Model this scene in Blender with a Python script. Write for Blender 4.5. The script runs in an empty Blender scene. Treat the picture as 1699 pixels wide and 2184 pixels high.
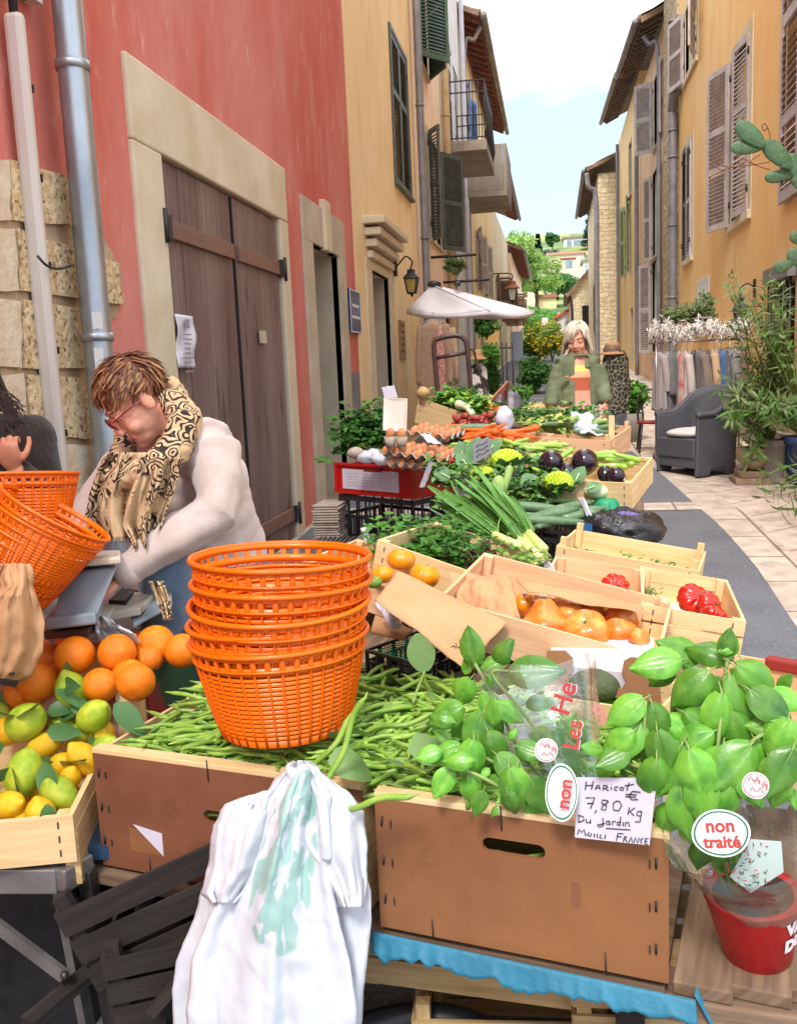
import bpy,math,random
from mathutils import Vector,Matrix,Quaternion,noise
R=math.radians
EXPO=1.0
rnd=random.Random(7)
scene=bpy.context.scene
COL=scene.collection
V3=Vector
F=1950.;CX,CY,H=849.5,1092.,1.6
Yc=V3((1180-CX,CY-785,-F)).normalized()
_z=V3((-math.sin(R(1)),math.cos(R(1)),0));Zc=(_z-_z.dot(Yc)*Yc).normalized()
Xc=Yc.cross(Zc)
def ray(u,v):
 c=V3((u-CX,CY-v,-F))/F
 return V3((c.dot(Xc),c.dot(Yc),c.dot(Zc)))
EYE=V3((0,0,H))
def onY(u,v,Y):a=ray(u,v);return EYE+a*(Y/a.y)
def onX(u,v,X):a=ray(u,v);return EYE+a*(X/a.x)
def onZ(u,v,Z):a=ray(u,v);return EYE+a*((Z-H)/a.z)
SLOPE=.046
def gz(y):return SLOPE*min(y,62)
def onG(u,v,dz=0):
 a=ray(u,v);t=(dz-H)/(a.z-SLOPE*a.y);return EYE+a*t
class MB:
 def __init__(s):s.v=[];s.f=[];s.m=[];s.s=[];s.uv=[]
 def add(s,vs,fs,m=0,sm=False,uv=None):
  b=len(s.v);s.v+=[V3(p)for p in vs]
  for i,f in enumerate(fs):
   s.f.append([b+k for k in f]);s.m.append(m);s.s.append(sm)
   s.uv.append(uv[i]if uv else[(0,0)]*len(f))
  return s
 def hexa(s,P,m=0,sm=False):
  fs=[(3,2,1,0),(4,5,6,7),(0,1,5,4),(1,2,6,5),(2,3,7,6),(3,0,4,7)]
  P=[V3(p)for p in P]
  L=[(P[1]-P[0]).length,(P[3]-P[0]).length,(P[4]-P[0]).length]
  ax=L.index(max(L));ou,ov=rnd.uniform(0,50),rnd.uniform(0,50)
  n=(P[1]-P[0],P[3]-P[0],P[4]-P[0])
  e=[x.normalized()if x.length>1e-9 else x for x in n]
  o=[k for k in range(3)if k!=ax]
  uv=[[(ou+P[k].dot(e[ax]),ov+P[k].dot(e[o[0]])+P[k].dot(e[o[1]]))for k in f]for f in fs]
  return s.add(P,fs,m,sm,uv)
 def box(s,c,sz,rot=None,m=0,tp=1.):
  c=V3(c);hx,hy,hz=[k/2 for k in sz]
  P=[V3((x*hx*(1 if z<0 else tp),y*hy*(1 if z<0 else tp),z*hz))for z in(-1,1)for x,y in((-1,-1),(1,-1),(1,1),(-1,1))]
  if rot is not None:P=[rot@p for p in P]
  return s.hexa([c+p for p in P],m)
 def bar(s,a,b,w,t,up=(0,0,1),m=0):
  a,b=V3(a),V3(b);d=(b-a).normalized();u=V3(up);u=(u-u.dot(d)*d).normalized();r=d.cross(u)
  P=[]
  for q in(-1,1):
   for e,sx in((a,-1),(b,-1),(b,1),(a,1)):P.append(e+r*(sx*-w/2)+u*(q*t/2))
  return s.hexa(P,m)
 def tube(s,pts,rad,seg=8,m=0,closed=False,cap=True,sm=True,flat=None):
  pts=[V3(p)for p in pts];n=len(pts)
  if not hasattr(rad,'__len__'):rad=[rad]*n
  vs=[];fs=[];uv=[];prev=None;L=0;Ls=[]
  for i,p in enumerate(pts):
   a=pts[i-1]if(i or closed)else p;b=pts[(i+1)%n]if(i<n-1 or closed)else p
   d=(b-a).normalized()if(b-a).length>1e-9 else V3((0,0,1))
   if prev is None:
    q=V3((0,0,1))if abs(d.z)<.9 else V3((1,0,0));x=d.cross(q).normalized()
    if flat is not None:x=(V3(flat)-V3(flat).dot(d)*d).normalized()
   else:x=(prev-prev.dot(d)*d);x=x.normalized()if x.length>1e-9 else prev
   prev=x;y=d.cross(x)
   rr=rad[i];rx,ry=rr if hasattr(rr,'__len__')else(rr,rr)
   for k in range(seg):
    t=2*math.pi*k/seg;vs.append(p+x*(math.cos(t)*rx)+y*(math.sin(t)*ry))
   if i:L+=(p-pts[i-1]).length
   Ls.append(L)
  for i in range(n if closed else n-1):
   j=(i+1)%n
   for k in range(seg):
    k2=(k+1)%seg
    fs.append((i*seg+k,i*seg+k2,j*seg+k2,j*seg+k))
    uv.append([(Ls[i],k/seg),(Ls[i],(k+1)/seg),(Ls[j],(k+1)/seg),(Ls[j],k/seg)])
  if cap and not closed:
   fs.append(tuple(range(seg))[::-1]);uv.append([(0,0)]*seg)
   fs.append(tuple((n-1)*seg+k for k in range(seg)));uv.append([(0,0)]*seg)
  return s.add(vs,fs,m,sm,uv)
 def lathe(s,prof,c=(0,0,0),seg=24,m=0,rot=None,sm=True,sx=1,sy=1,cap=True):
  vs=[];fs=[];uv=[];c=V3(c)
  for r,z in prof:
   for k in range(seg):
    t=2*math.pi*k/seg;p=V3((r*math.cos(t)*sx,r*math.sin(t)*sy,z))
    vs.append(c+(rot@p if rot is not None else p))
  for i in range(len(prof)-1):
   for k in range(seg):
    k2=(k+1)%seg;fs.append((i*seg+k,i*seg+k2,(i+1)*seg+k2,(i+1)*seg+k))
    uv.append([(k/seg,i*.1),((k+1)/seg,i*.1),((k+1)/seg,i*.1+.1),(k/seg,i*.1+.1)])
  if cap:
   fs.append(tuple(range(seg))[::-1]);uv.append([(0,0)]*seg)
   fs.append(tuple((len(prof)-1)*seg+k for k in range(seg)));uv.append([(0,0)]*seg)
  return s.add(vs,fs,m,sm,uv)
 def grid(s,fn,nu,nv,m=0,sm=True,uvs=(1,1)):
  vs=[fn(i/nu,j/nv)for i in range(nu+1)for j in range(nv+1)]
  fs=[];uv=[]
  for i in range(nu):
   for j in range(nv):
    a=i*(nv+1)+j;fs.append((a,a+nv+1,a+nv+2,a+1))
    uv.append([(i/nu*uvs[0],j/nv*uvs[1]),((i+1)/nu*uvs[0],j/nv*uvs[1]),((i+1)/nu*uvs[0],(j+1)/nv*uvs[1]),(i/nu*uvs[0],(j+1)/nv*uvs[1])])
  return s.add(vs,fs,m,sm,uv)
 def ell(s,c,r,rot=None,nu=16,nv=12,m=0,fn=None):
  c=V3(c);r=r if hasattr(r,'__len__')else(r,r,r)
  vs=[];fs=[]
  def pt(th,ph):
   d=V3((math.sin(ph)*math.cos(th),math.sin(ph)*math.sin(th),math.cos(ph)))
   k=fn(d)if fn else 1
   p=V3((d.x*r[0],d.y*r[1],d.z*r[2]))*(k if not isinstance(k,Vector)else 1)
   if isinstance(k,Vector):p=V3((p.x*k.x,p.y*k.y,p.z*k.z))
   return c+(rot@p if rot is not None else p)
  vs.append(pt(0,0))
  for j in range(1,nv):
   for i in range(nu):vs.append(pt(2*math.pi*i/nu,math.pi*j/nv))
  vs.append(pt(0,math.pi))
  for i in range(nu):fs.append((0,1+i,1+(i+1)%nu))
  for j in range(nv-2):
   for i in range(nu):a=1+j*nu;fs.append((a+i,a+nu+i,a+nu+(i+1)%nu,a+(i+1)%nu))
  a=1+(nv-2)*nu
  for i in range(nu):fs.append((a+i,len(vs)-1,a+(i+1)%nu))
  return s.add(vs,fs,m,True)
 def prism(s,pts,off,m=0,sm=False):
  pts=[V3(p)for p in pts];off=V3(off);n=len(pts)
  nn=V3((0,0,0))
  for i in range(n):nn+=pts[i].cross(pts[(i+1)%n])
  if nn.dot(off)<0:pts=pts[::-1]
  ax=(pts[1]-pts[0]).normalized();ay=off.normalized().cross(ax)
  q=[(p.dot(ax),p.dot(ay))for p in pts]
  vs=pts+[p+off for p in pts]
  fs=[tuple(range(n))[::-1],tuple(range(n,2*n))];uv=[q[::-1],q]
  for i in range(n):
   j=(i+1)%n;fs.append((i,j,n+j,n+i));uv.append([q[i],q[j],q[j],q[i]])
  return s.add(vs,fs,m,sm,uv)
 def leaf(s,base,d,up,L,W,m=0,curl=.2,n=4,fold=.15,tip=1.0,wave=0,shape=None):
  base,d,up=V3(base),V3(d).normalized(),V3(up);up=(up-up.dot(d)*d)
  up=up.normalized()if up.length>1e-6 else d.orthogonal().normalized();r=d.cross(up)
  vs=[];fs=[];uv=[]
  for i in range(n+1):
   t=i/n;w=W/2*math.sin(math.pi*min(1,t**.75*tip*.97+.02))**.8 if shape is None else shape(t)
   c=base+d*(L*(t-curl*.3*t*t))-up*(L*curl*t*t)
   wv=wave*L*math.sin(t*9)
   vs+=[c-r*w+up*(fold*w*1.2+wv),c,c+r*w+up*(fold*w*1.2-wv)]
  for i in range(n):
   a=i*3;fs+=[(a,a+1,a+4,a+3),(a+1,a+2,a+5,a+4)]
   t,t2=i/n,(i+1)/n
   uv+=[[(0,t),(.5,t),(.5,t2),(0,t2)],[(.5,t),(1,t),(1,t2),(.5,t2)]]
  return s.add(vs,fs,m,True,uv)
 def xform(s,M):
  s.v=[M@p for p in s.v];return s
 def join(s,o,M=None,moff=0):
  b=len(s.v);s.v+=[(M@p if M is not None else p.copy())for p in o.v]
  s.f+=[[b+k for k in f]for f in o.f];s.m+=[k+moff for k in o.m];s.s+=o.s;s.uv+=o.uv
  return s
 def mesh(s,name,mats,org):
  me=bpy.data.meshes.new(name)
  me.from_pydata([tuple(p-org)for p in s.v],[],s.f)
  for k in(mats if isinstance(mats,(list,tuple))else[mats]):me.materials.append(k)
  me.polygons.foreach_set('material_index',s.m);me.polygons.foreach_set('use_smooth',s.s)
  ul=me.uv_layers.new(name='UVMap');flat=[c for f in s.uv for p in f for c in p]
  ul.data.foreach_set('uv',flat);me.update();return me
 def build(s,name,mats,parent=None,label=None,cat=None,group=None,kind=None,org=None,bevel=0,thick=0):
  if parent is not None:o0=wloc(parent)
  elif org is not None:o0=V3(org)
  else:
   xs=[p.x for p in s.v];ys=[p.y for p in s.v];zs=[p.z for p in s.v]
   o0=V3(((min(xs)+max(xs))/2,(min(ys)+max(ys))/2,min(zs)))
  ob=bpy.data.objects.new(name,s.mesh(name,mats,o0));COL.objects.link(ob)
  if parent is not None:ob.parent=parent
  else:ob.location=o0
  if bevel:
   b=ob.modifiers.new('bevel','BEVEL');b.width=bevel;b.segments=2;b.limit_method='ANGLE';b.angle_limit=R(40)
  if thick:
   b=ob.modifiers.new('thick','SOLIDIFY');b.thickness=thick;b.offset=0
  tag(ob,label,cat,group,kind)
  return ob
def wloc(o):
 p=V3((0,0,0))
 while o is not None:p+=o.location;o=o.parent
 return p
def tag(o,label=None,cat=None,group=None,kind=None):
 if label:o['label']=label
 if cat:o['category']=cat
 if group:o['group']=group
 if kind:o['kind']=kind
 return o
def empty(name,loc,label=None,cat=None,group=None,rot=None):
 o=bpy.data.objects.new(name,None);o.empty_display_size=.05;COL.objects.link(o);o.location=loc
 if rot is not None:o.rotation_euler=rot
 return tag(o,label,cat,group)
def dup(o,loc=None,rot=None,scale=None,label=None,group=None,parent=None):
 c=o.copy();COL.objects.link(c)
 if parent is not None:c.parent=parent
 if loc is not None:c.location=loc
 if rot is not None:
  if isinstance(rot,(Matrix,Quaternion)):c.rotation_euler=rot.to_euler()
  else:c.rotation_euler=rot
 if scale is not None:c.scale=scale if hasattr(scale,'__len__')else(scale,)*3
 if label:c['label']=label
 if group:c['group']=group
 for ch in[x for x in o.children]:dup(ch,parent=c)
 return c
def rotz(a):return Matrix.Rotation(a,3,'Z')
def eul(x,y,z):return Matrix.Rotation(z,3,'Z')@Matrix.Rotation(y,3,'Y')@Matrix.Rotation(x,3,'X')
def align(d,up=(0,0,1)):
 d=V3(d).normalized();return d.to_track_quat('Z','Y').to_matrix()
def spline(pts,n=6,closed=False):
 pts=[V3(p)for p in pts];out=[];N=len(pts)
 for i in range(N if closed else N-1):
  if closed:a,b,c,d=pts[i-1],pts[i],pts[(i+1)%N],pts[(i+2)%N]
  else:a,b,c,d=pts[max(i-1,0)],pts[i],pts[i+1],pts[min(i+2,N-1)]
  for k in range(n):
   t=k/n;out.append(.5*((2*b)+(c-a)*t+(2*a-5*b+4*c-d)*t*t+(3*b-a-3*c+d)*t**3))
 if not closed:out.append(pts[-1])
 return out
def voxel(mb,size,smooth=6,decim=0,fac=.5):
 me=mb.mesh('tmp',[],V3((0,0,0)));o=bpy.data.objects.new('tmp',me);COL.objects.link(o)
 r=o.modifiers.new('r','REMESH');r.mode='VOXEL';r.voxel_size=size;r.use_smooth_shade=True
 if smooth:s=o.modifiers.new('s','SMOOTH');s.iterations=smooth;s.factor=fac
 if decim:d=o.modifiers.new('d','DECIMATE');d.ratio=decim
 ev=o.evaluated_get(bpy.context.evaluated_depsgraph_get());m2=bpy.data.meshes.new_from_object(ev)
 out=MB();out.v=[v.co.copy()for v in m2.vertices]
 out.f=[list(p.vertices)for p in m2.polygons];out.m=[0]*len(out.f);out.s=[True]*len(out.f)
 out.uv=[[(0,0)]*len(f)for f in out.f]
 bpy.data.objects.remove(o);bpy.data.meshes.remove(me);bpy.data.meshes.remove(m2)
 return out
def norms(mb):
 n=[V3((0,0,0))for _ in mb.v]
 for f in mb.f:
  a=(mb.v[f[1]]-mb.v[f[0]]).cross(mb.v[f[2]]-mb.v[f[0]])
  for k in f:n[k]+=a
 return[x.normalized()if x.length>0 else x for x in n]
def displace(mb,fn):
 ns=norms(mb);mb.v=[p+q*fn(p,q)for p,q in zip(mb.v,ns)];return mb
def nz(p,s=1,seed=0):return noise.noise(V3(p)*s+V3((seed*13.7,seed*3.1,seed*7.7)))
def text_mb(body,size,origin,ex,ey,depth=.0006,m=0,align_x='LEFT',shear=0,font=None,bold=0):
 cu=bpy.data.curves.new('txt','FONT');cu.body=body;cu.size=size;cu.extrude=depth;cu.align_x=align_x;cu.shear=shear;cu.offset=bold
 cu.resolution_u=3
 o=bpy.data.objects.new('txt',cu);COL.objects.link(o)
 ev=o.evaluated_get(bpy.context.evaluated_depsgraph_get());me=bpy.data.meshes.new_from_object(ev)
 ex,ey=V3(ex).normalized(),V3(ey).normalized();ez=ex.cross(ey);org=V3(origin)
 out=MB();out.add([org+ex*v.co.x+ey*v.co.y+ez*v.co.z for v in me.vertices],[list(p.vertices)for p in me.polygons],m)
 bpy.data.objects.remove(o);bpy.data.curves.remove(cu);bpy.data.meshes.remove(me);return out
MATS={}
def M(name,col,rough=.6,col2=None,scale=8,lo=.35,hi=.65,bump=0,bscale=None,metal=0,spec=.5,stretch=None,uv=False,
      sss=0,trans=0,alpha=1,rand=0,coat=0,detail=5,col3=None,s3=2,lo3=.55,hi3=.7,ior=1.45,emit=None,translu=0,bdist=.01,sheen=0,col4=None,s4=16,lo4=.6,hi4=.68,st4=None):
 if name in MATS:return MATS[name]
 m=bpy.data.materials.new(name);m.use_nodes=True;nt=m.node_tree;N=nt.nodes;Lk=nt.links
 b=N['Principled BSDF'];out=N['Material Output']
 b.inputs['Roughness'].default_value=rough;b.inputs['Metallic'].default_value=metal
 b.inputs['Specular IOR Level'].default_value=spec;b.inputs['IOR'].default_value=ior
 b.inputs['Transmission Weight'].default_value=trans;b.inputs['Alpha'].default_value=alpha
 b.inputs['Coat Weight'].default_value=coat;b.inputs['Sheen Weight'].default_value=sheen
 if sss:b.inputs['Subsurface Weight'].default_value=sss;b.inputs['Subsurface Radius'].default_value=(.02,.01,.005)
 c4=lambda c:(c[0],c[1],c[2],1)
 tc=N.new('ShaderNodeTexCoord');mp=N.new('ShaderNodeMapping');Lk.new(tc.outputs['UV' if uv else 'Object'],mp.inputs[0])
 if stretch:mp.inputs['Scale'].default_value=stretch
 def nzn(sc,det=detail,ro=.55):
  n=N.new('ShaderNodeTexNoise');n.inputs['Scale'].default_value=sc;n.inputs['Detail'].default_value=det;n.inputs['Roughness'].default_value=ro
  Lk.new(mp.outputs[0],n.inputs['Vector']);return n
 if rand:
  oi=N.new('ShaderNodeObjectInfo');vm=N.new('ShaderNodeVectorMath');vm.operation='MULTIPLY'
  Lk.new(oi.outputs['Random'],vm.inputs[0]);vm.inputs[1].default_value=(37,91,53);Lk.new(vm.outputs[0],mp.inputs['Location'])
 cur=None
 if col2 is not None:
  n=nzn(scale);mr=N.new('ShaderNodeMapRange');mr.inputs[1].default_value=lo;mr.inputs[2].default_value=hi
  Lk.new(n.outputs['Fac'],mr.inputs[0]);mx=N.new('ShaderNodeMix');mx.data_type='RGBA'
  mx.inputs['A'].default_value=c4(col);mx.inputs['B'].default_value=c4(col2);Lk.new(mr.outputs[0],mx.inputs['Factor']);cur=mx.outputs['Result']
  if col3 is not None:
   n=nzn(s3);mr=N.new('ShaderNodeMapRange');mr.inputs[1].default_value=lo3;mr.inputs[2].default_value=hi3
   Lk.new(n.outputs['Fac'],mr.inputs[0]);mx=N.new('ShaderNodeMix');mx.data_type='RGBA'
   Lk.new(cur,mx.inputs['A']);mx.inputs['B'].default_value=c4(col3);Lk.new(mr.outputs[0],mx.inputs['Factor']);cur=mx.outputs['Result']
  if col4 is not None:
   n=nzn(s4,8,.65);mr=N.new('ShaderNodeMapRange');mr.inputs[1].default_value=lo4;mr.inputs[2].default_value=hi4;mr.inputs[4].default_value=.75
   Lk.new(n.outputs['Fac'],mr.inputs[0]);mx=N.new('ShaderNodeMix');mx.data_type='RGBA'
   Lk.new(cur,mx.inputs['A']);mx.inputs['B'].default_value=c4(col4);Lk.new(mr.outputs[0],mx.inputs['Factor']);cur=mx.outputs['Result']
  if rand:
   hs=N.new('ShaderNodeHueSaturation');mr=N.new('ShaderNodeMapRange');mr.inputs[3].default_value=1-rand;mr.inputs[4].default_value=1+rand
   Lk.new(oi.outputs['Random'],mr.inputs[0]);Lk.new(mr.outputs[0],hs.inputs['Value']);Lk.new(cur,hs.inputs['Color']);cur=hs.outputs[0]
  Lk.new(cur,b.inputs['Base Color'])
 else:b.inputs['Base Color'].default_value=c4(col)
 if bump:
  n=nzn(bscale or scale*3,6,.6);bp=N.new('ShaderNodeBump');bp.inputs['Strength'].default_value=bump;bp.inputs['Distance'].default_value=bdist
  Lk.new(n.outputs['Fac'],bp.inputs['Height']);Lk.new(bp.outputs[0],b.inputs['Normal'])
 if emit:b.inputs['Emission Color'].default_value=c4(emit[:3]);b.inputs['Emission Strength'].default_value=emit[3]
 if translu:
  tr=N.new('ShaderNodeBsdfTranslucent');ms=N.new('ShaderNodeMixShader');ms.inputs[0].default_value=translu
  if cur is not None:Lk.new(cur,tr.inputs[0])
  else:tr.inputs[0].default_value=c4(col)
  Lk.new(b.outputs[0],ms.inputs[1]);Lk.new(tr.outputs[0],ms.inputs[2]);Lk.new(ms.outputs[0],out.inputs[0])
 MATS[name]=m;return m
def srgb(h):
 h=h.lstrip('#');c=[int(h[i:i+2],16)/255 for i in(0,2,4)]
 return tuple(x/12.92 if x<=.04045 else((x+.055)/1.055)**2.4 for x in c)
m_red=M('red_plaster',srgb('C05C4A'),.85,srgb('CE8074'),1.1,.38,.66,bump=.9,bscale=11,stretch=(1,1,.35),col4=srgb('DBA090'),s4=9,lo4=.58,hi4=.72,col3=srgb('D28C7E'),s3=2.6,lo3=.52,hi3=.75,bdist=.02)
m_yel=M('yellow_plaster',srgb('E8CB98'),.85,srgb('EDD6AE'),1.3,.35,.65,bump=.3,bscale=9,stretch=(1,1,.4),col3=srgb('DDBA80'),s3=2.2,lo3=.5,hi3=.8,bdist=.01,col4=srgb('C49A66'),s4=4,lo4=.6,hi4=.75)
m_pink=M('pink_plaster',srgb('EACBAA'),.85,srgb('EED6BC'),1,.35,.65,bump=.3,bscale=9,stretch=(1,1,.4),col3=srgb('D2A07C'),s3=1.5,bdist=.01)
m_white=M('white_plaster',srgb('D2CCC8'),.8,srgb('E0DDDA'),1.5,bump=.2,bscale=9)
m_cream=M('cream_plaster',srgb('EBD5A4'),.85,srgb('E2C48C'),.6,bump=.25,bscale=8,stretch=(1,1,.3))
m_cream2=M('pale_plaster',srgb('D9C5A2'),.85,srgb('E3D6BC'),.5,bump=.25,bscale=8,stretch=(1,1,.3))
m_or=M('orange_plaster',srgb('F0C27A'),.85,srgb('F3CE92'),.9,.35,.65,bump=.35,bscale=9,stretch=(1,1,.3),col4=srgb('E8C49A'),s4=5,lo4=.58,hi4=.75,col3=srgb('E6B268'),s3=2.4,lo3=.52,hi3=.8,bdist=.01)
m_rpink=M('rose_plaster',srgb('E6C6A2'),.85,srgb('D6B08A'),.9,bump=.4,bscale=7,stretch=(1,1,.4))
m_ryel=M('ochre_plaster',srgb('E8CC94'),.85,srgb('DDBC86'),.9,bump=.3,bscale=7,stretch=(1,1,.4))
m_sur=M('limestone_surround',srgb('D4C6AC'),.8,srgb('C8B898'),3,.35,.7,bump=.25,bscale=30,col3=srgb('DED2BA'),s3=1.4,lo3=.5,hi3=.7)
m_sur2=M('grey_surround',srgb('C4B7A0'),.8,srgb('AFA38E'),3,bump=.2,bscale=30)
m_door=M('brown_door_paint',srgb('6E5650'),.55,srgb('867068'),3,.4,.65,bump=.3,bscale=60,stretch=(1,1,.15),col3=srgb('5A4038'),s3=9,lo3=.56,hi3=.68,col4=srgb('A89488'),s4=26,lo4=.69,hi4=.71)
m_doorr=M('brown_rail_paint',srgb('84604F'),.5,srgb('75564A'),8,bump=.2,bscale=60)
m_iron=M('black_iron',(.018,.018,.02),.45,(.035,.03,.03),20,bump=.2,bscale=80)
m_dkgap=M('dark_interior',(.012,.011,.01),.9)
m_zinc=M('zinc_pipe',srgb('8F959B'),.38,srgb('B4BABF'),4,.4,.62,metal=.75,bump=.1,bscale=14,stretch=(1,1,.3))
m_zinc2=M('dull_zinc',srgb('77767C'),.55,srgb('8F8C90'),4,metal=.3)
m_pvc=M('cream_conduit',srgb('CFC6BE'),.4,srgb('BEB2A8'),4,stretch=(1,1,.2))
m_beigepipe=M('beige_pipe',srgb('C7AC82'),.6,srgb('B79A70'),5)
m_shdk=M('dark_shutter',srgb('47504C'),.5,srgb('5C635C'),6,bump=.2,bscale=60)
m_shgr=M('green_shutter',srgb('3C5347'),.5,srgb('4C6556'),6)
m_shlt=M('grey_shutter',srgb('C2B9B6'),.55,srgb('A9A09F'),6,bump=.2,bscale=60)
m_shpl=M('pale_green_shutter',srgb('8FA37C'),.6,srgb('7D926C'),6)
m_shbr=M('brown_shutter',srgb('6E5440'),.6,srgb('7E6450'),6)
m_shbl=M('blue_shutter',srgb('4C74B4'),.6,srgb('6C8EC0'),6)
m_shwh=M('white_shutter',srgb('CFCDD2'),.6,srgb('BFC0C8'),6)
m_glass=M('window_glass',srgb('6E8090'),.12,srgb('8FA0AE'),.8,spec=.8)
m_wht=M('white_window_paint',srgb('D8DADC'),.5)
m_conc=M('weathered_concrete',srgb('A29687'),.85,srgb('7F7468'),1.6,.35,.65,bump=.4,bscale=12,stretch=(1,1,.5))
m_tile=M('clay_roof_tile',srgb('9A7A62'),.85,srgb('6B5647'),2.5,.3,.7,bump=.5,bscale=10,col3=srgb('B98F6A'),s3=5)
m_tileo=M('orange_roof_tile',srgb('C46A38'),.8,srgb('B0582C'),3)
m_soff=M('terracotta_soffit',srgb('8A5440'),.85,srgb('6E4234'),4,bump=.5,bscale=9)
m_soff2=M('wooden_soffit',srgb('7B6656'),.85,srgb('594A40'),4,bump=.5,bscale=9,stretch=(1,3,1))
def brickmat(name,c1,c2,mortar,scale,bw=.5,rh=.25,ms=.02,axes='YZ',rough=.85,bump=.5,warp=.0,rotz_=0,offs=.5):
 m=M(name,c1,rough,c2,6,bump=0);nt=m.node_tree;N=nt.nodes;Lk=nt.links
 b=N['Principled BSDF'];tc=N.new('ShaderNodeTexCoord');sx=N.new('ShaderNodeSeparateXYZ');cb=N.new('ShaderNodeCombineXYZ')
 Lk.new(tc.outputs['Object'],sx.inputs[0]);Lk.new(sx.outputs[axes[0]],cb.inputs[0]);Lk.new(sx.outputs[axes[1]],cb.inputs[1])
 mp=N.new('ShaderNodeMapping');mp.inputs['Rotation'].default_value=(0,0,rotz_);Lk.new(cb.outputs[0],mp.inputs[0])
 src=mp.outputs[0]
 if warp:
  nn=N.new('ShaderNodeTexNoise');nn.inputs['Scale'].default_value=2.3;nn.inputs['Detail'].default_value=4;Lk.new(src,nn.inputs['Vector'])
  va=N.new('ShaderNodeVectorMath');va.operation='MULTIPLY_ADD';Lk.new(nn.outputs['Color'],va.inputs[0]);va.inputs[1].default_value=(warp,)*3;Lk.new(src,va.inputs[2]);src=va.outputs[0]
 br=N.new('ShaderNodeTexBrick');Lk.new(src,br.inputs['Vector']);br.offset=offs
 for k,v in(('Scale',scale),('Mortar Size',ms),('Brick Width',bw),('Row Height',rh),('Mortar Smooth',.3)):br.inputs[k].default_value=v
 br.inputs['Color1'].default_value=(*c1,1);br.inputs['Color2'].default_value=(*c2,1);br.inputs['Mortar'].default_value=(*mortar,1)
 n=N.new('ShaderNodeTexNoise');n.inputs['Scale'].default_value=7;n.inputs['Detail'].default_value=7;Lk.new(tc.outputs['Object'],n.inputs['Vector'])
 mr=N.new('ShaderNodeMapRange');mr.inputs[1].default_value=.3;mr.inputs[2].default_value=.7;mr.inputs[3].default_value=.72;mr.inputs[4].default_value=1.2;Lk.new(n.outputs['Fac'],mr.inputs[0])
 mu=N.new('ShaderNodeVectorMath');mu.operation='SCALE';Lk.new(br.outputs['Color'],mu.inputs[0]);Lk.new(mr.outputs[0],mu.inputs['Scale']);Lk.new(mu.outputs[0],b.inputs['Base Color'])
 ad=N.new('ShaderNodeMath');ad.operation='MULTIPLY_ADD';Lk.new(br.outputs['Fac'],ad.inputs[0]);ad.inputs[1].default_value=-.8;Lk.new(n.outputs['Fac'],ad.inputs[2])
 bp=N.new('ShaderNodeBump');bp.inputs['Strength'].default_value=bump;bp.inputs['Distance'].default_value=.02;Lk.new(ad.outputs[0],bp.inputs['Height']);Lk.new(bp.outputs[0],b.inputs['Normal'])
 return m
m_stone=brickmat('rubble_stone',srgb('CDB894'),srgb('B29C78'),srgb('98846A'),1,.5,.17,.02,warp=.3,bump=.9)
m_stonex=brickmat('rubble_stone_gable',srgb('EADBBA'),srgb('DFCCA6'),srgb('CDB893'),1,.55,.16,.016,axes='XZ',warp=.3,bump=.9)
m_pave=brickmat('limestone_paving',srgb('BDAA9A'),srgb('CDBDAE'),srgb('7D6E60'),1,.85,.46,.009,axes='XY',rough=.75,bump=.25,rotz_=R(-38))
m_pave2=brickmat('kerb_paving',srgb('C4B5A6'),srgb('B6A797'),srgb('7D7064'),1,.6,.5,.012,axes='XY',rough=.75,bump=.2,rotz_=R(90))
m_verm=M('vermiculated_stone',srgb('CDAE82'),.9,srgb('E0C8A0'),26,.42,.6,bump=1.0,bscale=28,bdist=.02,col3=srgb('7C6548'),s3=46,lo3=.56,hi3=.64)
m_vermp=M('smooth_quoin_stone',srgb('DACBB4'),.9,srgb('C9AE8C'),5,bump=.8,bscale=30,bdist=.012)
m_asph=M('asphalt',srgb('5A5D63'),.9,srgb('6B6D72'),2.5,bump=.7,bscale=160,col3=srgb('77777A'),s3=90,lo3=.5,hi3=.62,bdist=.004)
m_soil=M('village_ground',srgb('A29684'),.9,srgb('8A7E6C'),.6,bump=.4,bscale=12)
m_hill=M('hillside_grass',srgb('A3A455'),.95,srgb('5F7540'),.035,.42,.6,col3=srgb('465C34'),s3=.09,lo3=.5,hi3=.6)
mb=MB()
def gp(x,y,dz=0):return V3((x,y,gz(y)+dz))
ys=[-60,-10,0]+[k*2. for k in range(1,32)]+[62,70,90,140,400,900]
ys=sorted(set(ys));xs=[-300,-60,-12,-2.1,0,2.5,12,60,300]
vs=[gp(x,y,-.004)for y in ys for x in xs];n=len(xs)
mb.add(vs,[(j*n+i,j*n+i+1,(j+1)*n+i+1,(j+1)*n+i)for j in range(len(ys)-1)for i in range(n-1)])
mb.build('ground',m_soil,kind='structure',org=(0,0,0))
def sheet(name,poly,mat,dz):
 mb=MB()
 rows=[[gp(a+(b-a)*t/4,y,dz)for t in range(5)]for a,b,y in poly]
 mb.add([p for r in rows for p in r],[(j*5+i,j*5+i+1,j*5+6+i,j*5+5+i)for j in range(len(rows)-1)for i in range(4)])
 return mb.build(name,mat,kind='structure',org=(0,0,0))
sheet('pavement',[(-2.1,2.5,y)for y in range(-8,64,2)],m_pave,.002)
edge=[onG(*p)for p in((1699,1345),(1670,1300),(1620,1222),(1560,1150),(1520,1110),(1475,1072),(1430,1030),(1380,988),(1330,952),(1290,930))]
ed=[(-2.05,edge[0].x+.03,-8),(-2.05,edge[0].x+.03,0)]+[(-2.05,p.x,p.y)for p in edge if p.y>.5]
ed.sort(key=lambda e:e[2]);last=ed[-1]
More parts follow.
